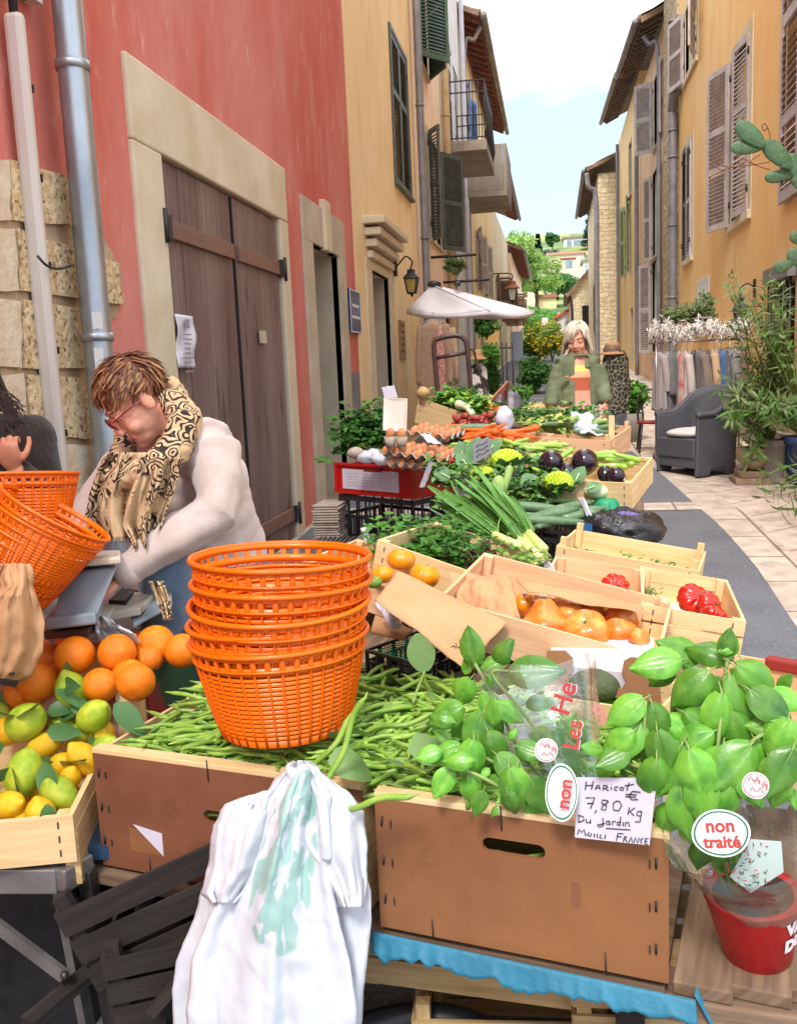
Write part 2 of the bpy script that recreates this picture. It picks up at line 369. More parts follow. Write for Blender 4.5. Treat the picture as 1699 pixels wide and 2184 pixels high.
ed+=[(-2.05,last[1]-.1,last[2]+4),(-1.9,last[1]-.25,last[2]+14),(-1.9,last[1]-.3,60)]
def edx(y):
 for a,b in zip(ed,ed[1:]):
  if a[2]<=y<=b[2]:return a[1]+(b[1]-a[1])*(y-a[2])/max(1e-6,b[2]-a[2])
 return ed[-1][1]
yy=[-8,-4,0]+[k*.5 for k in range(1,60)]+[34,40,50,60]
sheet('road',[(-2.05,edx(y),y)for y in yy],m_asph,.006)
kb=[(edx(y)+.002,edx(y)+.30,y)for y in yy]
sheet('gutter_paving',kb,m_pave2,.0065)
for(va,vb)in((1090,1074),(962,955)):
 a,b=onG(1440,va).y,onG(1440,vb).y
 sheet('paving_band',[(-2.0,edx(a+(b-a)*t/3)+.0,a+(b-a)*t/3)for t in range(4)],m_pave2,.011)
def facade_mb(side,X,y0,y1,z0,z1,holes,depth=.3,back=6.0,cols=None,rm=0):
 mb=MB();s=1 if side<0 else-1
 Ys=sorted({y0,y1,*[h[0]for h in holes],*[h[1]for h in holes]});Zs=sorted({z0,z1,*[h[2]for h in holes],*[h[3]for h in holes]})
 def q(a,b,c,d,m=0):mb.add([a,b,c,d],[(0,1,2,3)if s>0 else(3,2,1,0)],m)
 for a,b in zip(Ys,Ys[1:]):
  for c,d in zip(Zs,Zs[1:]):
   my,mz=(a+b)/2,(c+d)/2
   if any(h[0]<my<h[1]and h[2]<mz<h[3]for h in holes):continue
   q((X,a,c),(X,b,c),(X,b,d),(X,a,d))
 for h in holes:
  a,b,c,d=h[:4];dp=h[4]if len(h)>4 else depth;Xi=X-s*dp
  q((X,a,c),(Xi,a,c),(Xi,b,c),(X,b,c),1);q((X,b,d),(Xi,b,d),(Xi,a,d),(X,a,d),1)
  q((X,a,d),(Xi,a,d),(Xi,a,c),(X,a,c),1);q((X,b,c),(Xi,b,c),(Xi,b,d),(X,b,d),1)
  q((Xi,a,c),(Xi,b,c),(Xi,b,d),(Xi,a,d))
 B=X-s*back
 q((X,y0,z0),(X,y0,z1),(B,y0,z1),(B,y0,z0));q((X,y1,z0),(B,y1,z0),(B,y1,z1),(X,y1,z1))
 q((B,y1,z0),(B,y0,z0),(B,y0,z1),(B,y1,z1));q((X,y0,z1),(X,y1,z1),(B,y1,z1),(B,y0,z1))
 return mb
def house(label,side,X,y0,y1,z1,holes,mat,name='house',back=6.,z0=-1):
 r=empty(name,(X,(y0+y1)/2,gz((y0+y1)/2)),label,'house')
 facade_mb(side,X,y0,y1,z0,z1,holes,back=back).build('wall',[mat,m_sur2],r);return r
def rect(X,u0,u1,vt,vb):
 a,b=onX(u0,vt,X),onX(u1,vt,X);c=onX(u0,vb,X)
 ya,yb=sorted((a.y,b.y));return ya,yb,min(a.z,c.z),max(a.z,c.z)
def xz(side):return 1 if side<0 else-1
def surround(par,side,X,y0,y1,z0,z1,w,mat,proud=.02,sill=True,wt=None,name='surround'):
 s=xz(side);mb=MB();t=.06+proud;xc=X+s*(proud-t/2);wt=wt or w
 mb.box((xc,(y0+y1)/2,z1+wt/2),(t,y1-y0+2*w,wt))
 for a in(y0-w/2,y1+w/2):mb.box((xc,a,(z0+z1)/2),(t,w,z1-z0))
 if sill:mb.box((xc+s*.02,(y0+y1)/2,z0-w/3),(t+.04,y1-y0+2*w,w*.66))
 return mb.build(name,mat,par,bevel=.006)
def louvre(w,h,t=.035,fr=.07,pitch=.055,mids=(.42,),closed=False):
 mb=MB()
 for x in(fr/2,w-fr/2):mb.box((x,0,h/2),(fr,t,h))
 rails=[fr/2*1.3]+[h*k for k in mids]+[h-fr/2]
 for z in rails:mb.box((w/2,0,z),(w-2*fr,t*.96,fr*1.2))
 for a,b in zip(rails,rails[1:]):
  z=a+fr*.6+pitch*.6
  while z<b-fr*.6-pitch*.3:
   mb.box((w/2,0,z),(w-2*fr-.002,.008,pitch*1.02),rot=eul(R(38),0,0));z+=pitch
 return mb
def shutter(par,side,X,hy,z0,z1,w,ang,mat,toward=1,name='shutter',out=.03,fn=None,label=None,**k):
 s=xz(side);mb=(fn or louvre)(w,z1-z0,**k);a=R(ang)
 dy,dx=math.cos(a)*toward,math.sin(a)*s
 ex=V3((dx,dy,0));ey=V3((dy,-dx,0))*(1 if s*toward>0 else-1);o=V3((X+s*out,hy,z0))
 mb.v=[o+ex*p.x+ey*p.y+V3((0,0,p.z))for p in mb.v]
 if ex.cross(ey).z<0:mb.f=[f[::-1]for f in mb.f]
 sh=mb.build(name,mat,par,label=label)
 for z in(z0+.25,z1-.25):MB().tube([o+ey*.02+V3((0,0,z-z0)),o+ey*.02+V3((0,0,z-z0+.09))],.014,6).build('hinge',m_iron,sh)
 return sh
def window(par,side,X,y0,y1,z0,z1,dp=.18,mat=None,gm=None,cross=(1,2),fr=.06,name='window'):
 s=xz(side);x=X-s*dp;mb=MB()
 for a in(y0+fr/2,y1-fr/2,(y0+y1)/2):mb.box((x,a,(z0+z1)/2),(.05,fr,z1-z0-.004))
 for z in(z0+fr/2,z1-fr/2):mb.box((x+s*.004,(y0+y1)/2,z),(.05,y1-y0-.004,fr))
 for k in range(1,cross[1]+1):mb.box((x+s*.002,(y0+y1)/2,z0+(z1-z0)*k/(cross[1]+1)),(.04,y1-y0-2*fr,.03))
 w=mb.build(name,mat or m_wht,par)
 MB().box((x-s*.02,(y0+y1)/2,(z0+z1)/2),(.01,y1-y0,z1-z0)).build('pane',gm or m_glass,w)
 return w
def roof(par,side,X,y0,y1,ze,over=.5,ze2=None,rise=1.3,run=3.,mat=None,soff=None,gutter=True,gm=None):
 s=xz(side);ze2=ze if ze2 is None else ze2;Xe=X+s*over;th=.12
 def zE(t):return ze+(ze2-ze)*t
 ny=max(24,int((y1-y0)/.055));mb=MB()
 def top(a,b):
  y=y0+(y1-y0)*a;w=abs(math.sin(y*math.pi/.22))*.06
  return V3((Xe-s*(over+run)*b,y,zE(a)+th+rise*b*(over+run)/3.+w+(.015*math.sin(b*60)if b<1 else 0)))
 mb.grid(top,ny,14,0)
 def bot(a,b):return V3((Xe-s*(over+run)*b,y0+(y1-y0)*a,zE(a)+rise*b*(over+run)/3.))
 mb.grid(bot,8,2,1,sm=False)
 for e,y in((0,y0),(1,y1)):
  mb.add([bot(e,0),bot(e,1),bot(e,1)+V3((0,0,th)),bot(e,0)+V3((0,0,th))],[(0,1,2,3)],0)
 for i in range(int((y1-y0)/.22)):
  y=y0+.11+i*.22;a=(y-y0)/(y1-y0)
  mb.tube([(Xe+s*.05,y,zE(a)+th-.01),(Xe-s*.12,y,zE(a)+th+.02)],.085,8,0)
 mb.box((Xe-s*.02,(y0+y1)/2,0),(.03,y1-y0,th))if False else None
 for i in range(int((y1-y0)/.5)):
  y=y0+.25+i*.5;a=(y-y0)/(y1-y0);z=zE(a)
  mb.bar((Xe-s*.04,y,z-.04),(X,y,z-.04+rise*over/3),.08,.08,m=1)
 rf=mb.build('roof',[mat or m_tile,soff or m_soff2],par)
 if gutter:
  mb=MB();pts=[(Xe+s*.12,y0+(y1-y0)*k/10,zE(k/10)+.03)for k in range(11)]
  mb.tube(pts,.075,10);mb.build('gutter',gm or m_zinc2,rf)
 return rf
def drain(par,pts,r,mat,clips=(),name='downpipe',seg=14):
 o=MB().tube(spline(pts,5),r,seg).build(name,mat,par)
 if clips:
  for c in clips:MB().tube([V3(c)+V3((0,0,-.018)),V3(c)+V3((0,0,.018))],r*1.16,14).build('bracket',mat,o)
 return o
XL,XR=-2.1,2.5
dr=(4.93,7.13,.22,2.84);d2=rect(XL,662,716,518,1080);d2=(d2[0],d2[1],.3,d2[3],.42)
red=house('red plastered house with a wide plank double door',-1,XL,-3,9.95,9.5,[dr+(.05,),d2],m_red)
mb=MB();w=.36
oa,ob_=onX(272,196,XL),onX(605,411,XL)
y0_,y1_=4.93-.36,7.13+.22
mb.box((XL+.0,(y0_+y1_)/2,(2.842+3.26)/2),(.05,y1_-y0_,3.26-2.842))
mb.box((XL+.0,(y0_+4.928)/2,1.4),(.05,4.928-y0_,2.88));mb.box((XL,(7.132+y1_)/2,1.4),(.05,y1_-7.132,2.88))
mb.build('door_surround',m_sur,red,bevel=.012)
MB().box((XL+.06,6.03,.14),(.34,2.9,.18)).build('threshold',m_sur2,red,bevel=.015)
def leafdoor(ya,yb,label):
 mb=MB();n=13;w=(yb-ya)/n
 for i in range(n):
  mb.box((XL-.03+rnd.uniform(-.002,.002),ya+w*(i+.5),(.24+2.825)/2),(.035,w-.007,2.585),m=0)
 mb.box((XL-.05,(ya+yb)/2,1.53),(.01,yb-ya-.01,2.58),m=1)
 d=mb.build('door',[m_door,m_dkgap],red,label=label,bevel=.003)
 for z in(.52,2.46):MB().box((XL+.0,(ya+yb)/2,z),(.028,yb-ya-.05,.10)).build('door_rail',m_doorr,d,bevel=.004)
 ye=ya if ya<5.5 else yb;sg=-1 if ya<5.5 else 1
 for z in(.52,2.46):MB().box((XL+.018,ye+sg*.01,z),(.03,.09,.13)).tube([(XL+.03,ye+sg*.05,z-.09),(XL+.03,ye+sg*.05,z+.09)],.018,8).build('hinge',m_iron,d)
 return d
leafdoor(4.945,6.07,'left leaf of the plank double door');leafdoor(6.115,7.115,'right leaf of the plank double door')
MB().box((XL-.02,6.092,1.53),(.03,.03,2.58)).build('door_gap_strip',m_dkgap,red)
surround(red,-1,XL,d2[0],d2[1],.3,d2[3],.30,m_sur2,sill=False,wt=.36,proud=.025)
mb=MB();mb.box((XL+.02,(d2[0]+d2[1])/2,d2[3]+.21),(.07,.22,.46));mb.build('keystone',m_sur,red,bevel=.01)
MB().box((XL-.40,(d2[0]+d2[1])/2,1.6),(.02,d2[1]-d2[0]-.02,2.6)).build('door',m_door,red)
MB().box((XL+.1,(d2[0]+d2[1])/2,.24),(.5,1.5,.2)).build('doorstep',m_sur2,red,bevel=.015)
a_,b_=onX(362,660,XL+.03),onX(420,806,XL+.03)
nt_=empty('notice_paper',(XL+.03,a_.y+.12,1.5),'white printed notice in a plastic sleeve taped to the plank door','notice')
MB().grid(lambda a,b:V3((XL+.032+.012*math.sin(a*5+b*7)*math.sin(math.pi*b),a_.y+.06+.26*a+.01*math.sin(b*5),a_.z-.02-(a_.z-b_.z-.08)*b)),10,16).build('sheet',M('notice_white',srgb('D9D6DC'),.4),nt_,thick=.002)
mb=MB()
for k in range(9):mb.box((XL+.05,a_.y+.17,a_.z-.13-.026*k),(.002,rnd.uniform(.08,.17),.008))
mb.box((XL+.05,a_.y+.19,a_.z-.07),(.002,.06,.05));mb.build('printed_lines',M('notice_ink',srgb('8E8C98'),.7),nt_)
MB().box((XL+.012,6.55,onX(522,715,XL).z),(.004,.16,.09)).build('paper_scrap',m_sur2,label='small faded paper scrap on the right door leaf',cat='paper')
mb=MB()
def wallpoly(pts,t,m):mb.prism([onX(u,v,XL)for u,v in pts],(t,0,0),m)
def rough(pts,k=4,a=4):
 out=[]
 for i in range(len(pts)):
  p,q=pts[i],pts[(i+1)%len(pts)]
  for j in range(k):out.append((p[0]+(q[0]-p[0])*j/k+rnd.uniform(-a,a),p[1]+(q[1]-p[1])*j/k+rnd.uniform(-a,a)))
 return out
for pts,t,m in(([(12,345),(122,372),(150,478),(14,472)],.03,0),([(126,380),(140,470),(158,500),(152,395)],.015,1),
                  ([(26,490),(240,560),(252,650),(30,622)],.03,0),([(34,640),(222,668),(214,790),(40,785)],.03,0),
                  ([(42,800),(222,806),(214,935),(52,935)],.03,0),([(60,950),(222,950),(200,1080),(74,1100)],.03,1),
                  ([(-90,330),(4,345),(8,472),(-90,470)],.03,1),([(-90,484),(20,486),(24,622),(-90,618)],.03,1),
                  ([(-90,640),(28,640),(34,785),(-90,785)],.03,1),([(-90,800),(36,800),(46,940),(-90,940)],.03,1),([(-90,955),(50,955),(66,1110),(-90,1110)],.03,1)):
 wallpoly(rough(pts),t,m)
mb.prism([onX(u,v,XL)for u,v in rough([(-95,322),(120,366),(236,545),(258,590),(246,668),(222,700),(228,1000),(200,1130),(-95,1130)],6,4)],(.012,0,0),2)
mb.build('bare_stonework',[m_verm,m_vermp,M('old_mortar',srgb('B9A184'),.9,srgb('9C8468'),8,bump=.8,bscale=40)],red)
pz=XL+.1
def wy(u,v=700,X=XL):return onX(u,v,X).y
a,b=onX(162,0,XL+.13),onX(205,900,XL+.13)
drain(red,[(XL+.13,(a.y+b.y)/2,6.5),(XL+.13,(a.y+b.y)/2,2.0),(XL+.13,(a.y+b.y)/2,.1)],.062,m_zinc,
      [(XL+.13,(a.y+b.y)/2,onX(155,140,XL+.13).z),(XL+.13,(a.y+b.y)/2,onX(185,718,XL+.13).z),(XL+.13,(a.y+b.y)/2,onX(200,1010,XL+.13).z)],seg=24)
yb=(a.y+b.y)/2;yc=(onX(78,100,XL+.1).y+onX(125,1000,XL+.1).y)/2
zt=onX(64,34,XL+.1).z
mb=MB();mb.box((XL+.06,yc,zt/2),(.075,.055,zt));o=mb.build('cable_conduit',m_pvc,red,bevel=.02)
mb=MB()
for k in range(9):mb.box((XL+.09,yc+.03,.4+k*.34),(.012,.008,.03))
mb.build('conduit_slot',m_iron,o)
MB().tube([(XL+.06,yc,zt),(XL+.06,yc,zt+.5)],.018,8).build('cable',m_iron,red)
MB().box((XL+.04,yc+.1,zt+.13),(.06,.22,.05)).build('junction_box',m_pvc,red)
MB().tube(spline([onX(80,545,XL+.12),onX(100,566,XL+.14),onX(125,573,XL+.12),onX(155,566,XL+.1)],5),.006,6).build('cable_tie',m_iron,red)
mb=MB();c=onX(208,684,XL+.21);mb.box(c,(.02,.05,.07));mb.build('pipe_tag',m_wht,red)
mb=MB();c=onX(212,765,XL+.21);mb.box(c,(.01,.06,.09));mb.build('pipe_sticker',m_wht,red)
yd=rect(XL,790,826,575,860);yd=(yd[0],yd[1],.3,yd[3],.35)
yw=rect(XL,829,860,62,372)
yel=house('ochre yellow house with moulded stone doorway and dark louvred shutters',-1,XL,9.955,14.85,10,[yd,yw+(.12,)],m_yel)
surround(yel,-1,XL,yd[0],yd[1],.3,yd[3],.34,m_sur,sill=False,wt=.10,proud=.02)
mb=MB();my=(yd[0]+yd[1])/2;mw=yd[1]-yd[0]
for k in range(4):mb.box((XL+.02+.03*k,my,yd[3]+.16+k*.12),(.1+.06*k,mw+.34+.1*k,.085))
mb.build('door_cornice',m_sur,yel,bevel=.01)
MB().box((XL-.30,my,1.6),(.03,mw-.02,2.6)).build('door',m_sur2,yel)
surround(yel,-1,XL,*yw,.07,m_shdk,proud=.03)
w=(yw[1]-yw[0])/2
shutter(yel,-1,XL-.03,yw[0]+.004,yw[2],yw[3],w-.006,0,m_shdk,1,mids=(.62,));shutter(yel,-1,XL-.03,yw[1]-.004,yw[2],yw[3],w-.006,0,m_shdk,-1,mids=(.62,))
a,b=onX(742,625,XL+.02),onX(768,703,XL+.02)
mb=MB();mb.box((XL+.02,(a.y+b.y)/2,(a.z+b.z)/2),(.03,b.y-a.y,.45));sg=mb.build('street_sign',M('sign_blue',srgb('26365E'),.35),org=(XL+.02,(a.y+b.y)/2,(a.z+b.z)/2-.22),
 label='small dark blue enamel sign with white rules beside the red wall',cat='sign')
mb=MB();sy,sz=(a.y+b.y)/2,(a.z+b.z)/2
hw=(b.y-a.y)/2
for z in(-.215,.215):mb.box((XL+.037,sy,sz+z),(.006,2*hw,.012))
for y in(-hw+.01,hw-.01):mb.box((XL+.0372,sy+y,sz),(.006,.012,.42))
for z,q in((.06,.6),(-.06,.7)):mb.box((XL+.0374,sy,sz+z),(.006,2*hw*q,.03))
mb.build('sign_border',m_wht,sg)
mb=MB();a,b=onX(851,682,XL+.02),onX(866,768,XL+.02);mb.box((XL+.012,(a.y+b.y)/2,(a.z+b.z)/2),(.02,b.y-a.y,a.z-b.z));pq=mb.build('wall_plaque',M('plaque_copper',srgb('B08A66'),.5,srgb('93704E'),20),label='narrow brownish plaque on the ochre wall under the iron lantern',cat='plaque')
mb=MB()
for k in range(5):mb.box((XL+.024,(a.y+b.y)/2,b.z+.12+k*.09),(.004,(b.y-a.y)*rnd.uniform(.4,.7),.03))
mb.build('plaque_lettering',M('plaque_ink',srgb('5A4130'),.6),pq)
a,b=onX(750,795,XL+.02),onX(768,890,XL+.02)
MB().box((XL+.01,(a.y+b.y)/2,(a.z+b.z)/2),(.05,b.y-a.y,a.z-b.z)).build('meter_box',m_zinc2,label='grey meter box low on the yellow wall',cat='meter box')
py=14.9
drain(yel,[(XL+.12,py,9.9),(XL+.12,py,5.3),(XL+.12,py+.02,4.2),(XL+.12,py+.02,.6)],.06,m_zinc2,[(XL+.12,py,onX(885,205,XL+.12).z),(XL+.12,py,onX(898,500,XL+.12).z)])
w1=rect(XL,905,950,-60,135);w2=rect(XL,917,959,282,500)
pw1=(15.6,16.9,6.72,8.9,.15);pw2=(16.55,18.05,3.95,5.75,.15);pd=(15.2,16.2,.7,2.9,.3)
pk=house('peach coloured house with open dark green shutters',-1,XL,14.955,18.95,11,[pw1,pw2,pd],m_pink)
for W in(pw1,pw2):
 surround(pk,-1,XL,*W[:4],.09,m_sur2,proud=.015)
 window(pk,-1,XL,*W[:4],dp=.12)
shutter(pk,-1,XL+.02,pw1[0]-.02,pw1[2]-.03,pw1[3],.68,38,m_shgr,1,mids=(.5,));shutter(pk,-1,XL+.02,pw1[1]+.02,pw1[2]-.03,pw1[3],.68,30,m_shgr,-1,mids=(.5,))
shutter(pk,-1,XL+.02,pw2[0]-.05,pw2[2]-.05,pw2[3],.42,150,m_shdk,1,mids=(.5,));shutter(pk,-1,XL+.02,pw2[1]+.04,pw2[2],pw2[3],.7,150,m_shdk,-1,mids=(.5,))
MB().box((XL-.28,15.7,1.8),(.02,.98,2.18)).build('door',m_shlt,pk)
mb=MB()
for(y,x1,z)in((16.5,-1.3,3.62),(18.3,-1.2,3.35)):mb.tube([(XL,y,z),(x1,y,z)],.025,8)
mb.build('awning_bracket',m_iron,pk)
drain(pk,[(XL+.1,18.9,10.5),(XL+.1,18.9,5),(XL+.1,18.9,.9)],.075,m_beigepipe,[(XL+.1,18.9,6.6),(XL+.1,18.9,3.9)])
ww=[(19.6,20.9,6.25,8.6,.1),(19.6,20.9,3.3,5.35,.1),(19.5,21.0,1.0,3.0,.2),(21.6,22.6,6.4,8.4,.1)]
wh=house('whitish grey house carrying an iron railed balcony',-1,XL,18.955,23.25,12,ww,m_white)
for W in ww[:2]:
 h2=(W[1]-W[0])/2
 shutter(wh,-1,XL-.02,W[0]+.004,W[2],W[3],h2-.006,0,m_shwh,1,mids=(.5,.75));shutter(wh,-1,XL-.02,W[1]-.004,W[2],W[3],h2-.006,0,m_shwh,-1,mids=(.5,.75))
MB().box((XL-.17,20.25,2.0),(.02,1.48,1.98)).build('door',m_shwh,wh);window(wh,-1,XL,*ww[3][:4],dp=.06)
bl=MB();bl.box((-1.675,20.6,6.1),(.85,2.6,.2));bal=bl.build('balcony',m_conc,wh,bevel=.01)
mb=MB()
x0b,x1b,ya,yb2,zf,zr=XL+.03,-1.28,19.34,21.86,6.2,7.35
for z in(zf+.06,zr-.22,zr):
 mb.bar((x0b,ya,z),(x1b,ya,z),.03,.02);mb.bar((x1b,ya,z),(x1b,yb2,z),.03,.02);mb.bar((x1b,yb2,z),(x0b,yb2,z),.03,.02)
for k in range(8):x=x0b+(x1b-x0b)*k/7;mb.tube([(x,ya,zf+.06),(x,ya,zr)],.009,5);mb.tube([(x,yb2,zf+.06),(x,yb2,zr)],.009,5)
for k in range(20):y=ya+(yb2-ya)*k/19;mb.tube([(x1b,y,zf+.06),(x1b+.05,y,zf+.3),(x1b,y,zr-.22),(x1b,y,zr)],.009,5)
mb.build('railing',m_iron,bal)
drain(wh,[(XL+.09,23.1,11),(XL+.09,23.1,6),(XL+.09,23.1,1.2)],.06,m_shwh)
cw=[(24.4,25.4,6.6,8.7,.12),(27.0,28.0,3.9,5.6,.12),(29.4,30.5,3.9,5.6,.12),(24.6,25.7,1.3,3.5,.25),(30.0,31.0,7.0,8.6,.12),(27.4,28.6,1.4,3.5,.2)]
cr=house('cream house with a solid concrete balcony and red tiled eave',-1,XL,23.255,34.2,9.8,cw,m_cream)
for i,W in enumerate(cw):
 window(cr,-1,XL,*W[:4],dp=.1)if i not in(3,5)else MB().box((XL-.18,(W[0]+W[1])/2,(W[2]+W[3])/2),(.02,1.0,W[3]-W[2])).build('door',m_shlt,cr)
 if i in(0,1,2,4):
  shutter(cr,-1,XL+.02,W[0]-.02,W[2],W[3],.5,165,m_shbl if i==0 else m_shlt,1,mids=(.5,));shutter(cr,-1,XL+.02,W[1]+.02,W[2],W[3],.5,165,m_shbl if i==0 else m_shlt,-1,mids=(.5,))
roof(cr,-1,XL,23.1,34.3,9.88,.5,soff=m_soff,gm=m_conc)
mb=MB();mb.box((-1.56,24.2,5.83),(1.06,2.3,.14));mb.box((-1.07,24.2,6.43),(.1,2.3,1.06));mb.box((-1.61,23.1,6.43),(.96,.1,1.06));mb.box((-1.61,25.3,6.43),(.96,.1,1.06))
mb.build('balcony',m_conc,cr,bevel=.01)
drain(cr,[(XL+.5,23.6,9.8),(XL+.35,23.5,9.5),(XL+.1,23.45,9.1),(XL+.1,23.45,5),(XL+.1,23.45,1.2)],.05,m_conc)
fw=[(36,37,3.6,5.2,.12),(39,40,3.6,5.2,.12),(42.5,43.5,3.6,5.2,.12),(37.5,38.6,1.75,3.4,.2)]
f1=house('pale far house past the cream one with a brown eave',-1,XL,34.205,46,7.6,fw,m_cream2)
for W in fw[:3]:window(f1,-1,XL,*W[:4],dp=.1);shutter(f1,-1,XL+.02,W[0]-.02,W[2],W[3],.5,170,m_shbr,1);shutter(f1,-1,XL+.02,W[1]+.02,W[2],W[3],.5,110,m_shbr,-1)
roof(f1,-1,XL,34.25,46,8.7,.5,soff=m_soff)
f2=house('last far house at the left end of the street',-1,XL+.15,46.005,61,7.2,[(48,49,4,5.4,.12),(52,53,4,5.4,.12)],m_pink)
for W in((48,49,4,5.4),(52,53,4,5.4)):shutter(f2,-1,XL+.17,W[0]-.02,W[2],W[3],.5,90,m_shbr,1);window(f2,-1,XL+.15,*W,dp=.1)
roof(f2,-1,XL+.15,46.05,61,7.3,.5,soff=m_soff)
def ow(u0,u1,vt,vb):return rect(XR,u0,u1,vt,vb)
W2=ow(1600,1563,68,446);W3=ow(1476,1459,296,545);W4=ow(1486,1462,-40,120);W5=ow(1509,1492,610,700)
W1=(8.9,9.95,3.25,6.2);D1=(8.95,10.0,-.2,1.9);W6=(10.35,11.35,.95,2.42)
ora=house('tall orange plastered house with pale louvred shutters',1,XR,5.0,19.6,11,[W1+(.15,),W2+(.12,),W3+(.1,),W4+(.12,),W5+(.12,),W6+(.2,)],m_or)
for W,k in((W2,.17),(W3,.13),(W4,.14)):surround(ora,1,XR,*W,k,m_sur,proud=.012)
surround(ora,1,XR,*W1,.14,m_sur,proud=.012)
mb=MB()
surround(ora,1,XR,*W5,.16,m_wht,proud=.03);window(ora,1,XR,*W5,dp=.08);surround(ora,1,XR,W5[0]+.04,W5[1]-.04,W5[2],W5[3]-.04,.05,m_wht,proud=.05,sill=False,name='inner_moulding')
for W in(W1,W2,W4):window(ora,1,XR,*W,dp=.12)
h2=(W2[1]-W2[0])/2
shutter(ora,1,XR+.02,W2[0]+.004,W2[2],W2[3],h2*1.05,8,m_shlt,1,mids=(.38,.62));shutter(ora,1,XR-.02,W2[1]+.03,W2[2]-.02,W2[3],h2*1.05,162,m_shlt,-1,mids=(.38,.62))
h3=(W3[1]-W3[0])/2
shutter(ora,1,XR+.0,W3[0]+.004,W3[2],W3[3],h3-.004,0,m_shlt,1,mids=(.5,));shutter(ora,1,XR+.0,W3[1]-.004,W3[2],W3[3],h3-.004,0,m_shdk,-1,mids=(.5,))
h4=(W4[1]-W4[0])/2
shutter(ora,1,XR-.02,W4[0]-.02,W4[2],W4[3],h4*1.0,165,m_shlt,1,mids=(.5,));shutter(ora,1,XR-.02,W4[1]+.03,W4[2]-.02,W4[3],h4*1.0,165,m_shlt,-1,mids=(.5,))
c0=onX(1663,300,XR-.05).y
shutter(ora,1,XR-.02,c0-.80,W1[2],W1[3]+.4,.80,0,m_shlt,1,mids=(.25,.55,.8),pitch=.075,fr=.1)
for W,gl in((W6,None),):
 MB().box((XR+.15,(W[0]+W[1])/2,(W[2]+W[3])/2),(.02,W[1]-W[0],W[3]-W[2])).build('window',m_dkgap,ora)
 mb=MB();mb.box((XR-.05,(W[0]+W[1])/2,W[3]+.1),(.1,W[1]-W[0]+.16,.16),m=1)
 for k in range(8):y=W[0]+(W[1]-W[0])*k/7;mb.tube([(XR-.05,y,W[2]-.05),(XR-.05,y,W[3]+.02)],.013,6)
 for z in(W[2]+.3,(W[2]+W[3])/2,W[3]-.25):mb.bar((XR-.05,W[0],z),(XR-.05,W[1],z),.03,.012)
 mb.build('window_grille',[m_iron,m_zinc2],ora)
py=onX(1434,300,XR-.12).y
drain(ora,[(XR-.12,py,onX(1435,58,XR-.12).z),(XR-.12,py,6.9),(XR-.12,py,6.7)],.085,m_zinc2,[(XR-.12,py,8.1)])
drain(ora,[(XR+.05,py-.3,6.75),(XR-.1,py-.28,6.72),(XR-.14,py-.02,6.5),(XR-.12,py,6.2),(XR-.12,py,4),(XR-.12,py,1.0)],.085,m_zinc2,[(XR-.12,py,6.1),(XR-.12,py,5.6),(XR-.12,py,4.3),(XR-.12,py,2.9)])
mb=MB();mb.box((XR-.06,9.2,.35),(.1,8,.9));mb.build('plinth',m_conc,ora)
st=house('narrow rubble stone house front between orange and rose houses',1,XR-.03,19.605,21.85,9.6,[(20.3,20.9,2.4,4.4,.2),(20.2,20.9,6.3,7.9,.2)],m_stone)
for W in((20.3,20.9,2.4,4.4),(20.2,20.9,6.3,7.9)):shutter(st,1,XR+.05,W[0]+.003,W[2],W[3],.594,0,m_shbr,1)
roof(st,1,XR-.03,19.4,21.9,9.55,.35,gutter=False)
pw=[(22.6,24.0,6.7,8.3,.12),(22.9,24.4,4.2,6.2,.12),(22.8,24.5,1.9,4.1,.12)]
ro=house('rose plastered house with three grey shuttered windows stacked',1,XR,21.855,27.9,9.0,pw,m_rpink)
for i,W in enumerate(pw):
 surround(ro,1,XR,*W[:4],.08,m_sur2,proud=.012);window(ro,1,XR,*W[:4],dp=.1);h2=.48
 shutter(ro,1,XR-.02,W[0]-.02,W[2],W[3],h2,(176,176,174)[i],m_shlt,1,mids=(.5,));shutter(ro,1,XR-.02,W[1]+.02,W[2]-.02,W[3],h2,(125,165,150)[i],m_shlt,-1,mids=(.5,))
roof(ro,1,XR,21.9,28,8.95,.5,ze2=9.6)
drain(ro,[(XR-.4,22.3,8.8),(XR-.3,22.25,8.6),(XR-.1,22.2,8.3),(XR-.1,22.2,5),(XR-.1,22.2,1.1)],.05,m_zinc2)
drain(ro,[(XR-.1,27.8,9),(XR-.1,27.8,5),(XR-.1,27.8,1.3)],.06,m_zinc2)
yw_=[(30.6,31.6,6.9,8.5,.12),(31.5,33.0,4.6,6.8,.12),(30.4,31.4,1.6,3.4,.2)]
oc=house('ochre far house with pale green shutters',1,XR,27.905,36.35,9.7,yw_,m_ryel)
window(oc,1,XR,*yw_[0][:4],dp=.1);surround(oc,1,XR,*yw_[0][:4],.08,m_sur2,proud=.012)
shutter(oc,1,XR-.03,yw_[1][0],4.6,6.9,.62,172,m_shpl,1,mids=(.5,));shutter(oc,1,XR-.03,yw_[1][1],4.6,6.9,.62,172,m_shpl,-1,mids=(.5,))
MB().box((XR+.18,30.9,2.5),(.02,1,1.8)).build('door',m_shlt,oc)
roof(oc,1,XR,28,36.6,9.68,.5,ze2=10.5)
drain(oc,[(XR-.1,35.6,9.5),(XR-.1,35.6,5),(XR-.1,35.6,1.6)],.06,m_zinc2)
g=house('pale stone house whose gable end juts into the street',1,1.75,36.4,47,8.7,[(40,41,3,5,.2)],m_stonex,back=5)
shutter(g,1,1.77,40.003,3,5,.99,0,m_shbr,1)
roof(g,1,1.75,36.1,47,8.75,.42)
drain(g,[(1.33,36.15,8.7),(1.4,36.2,8.2),(1.66,36.3,7.8),(1.66,36.3,5),(1.66,36.3,1.7)],.09,m_zinc2)
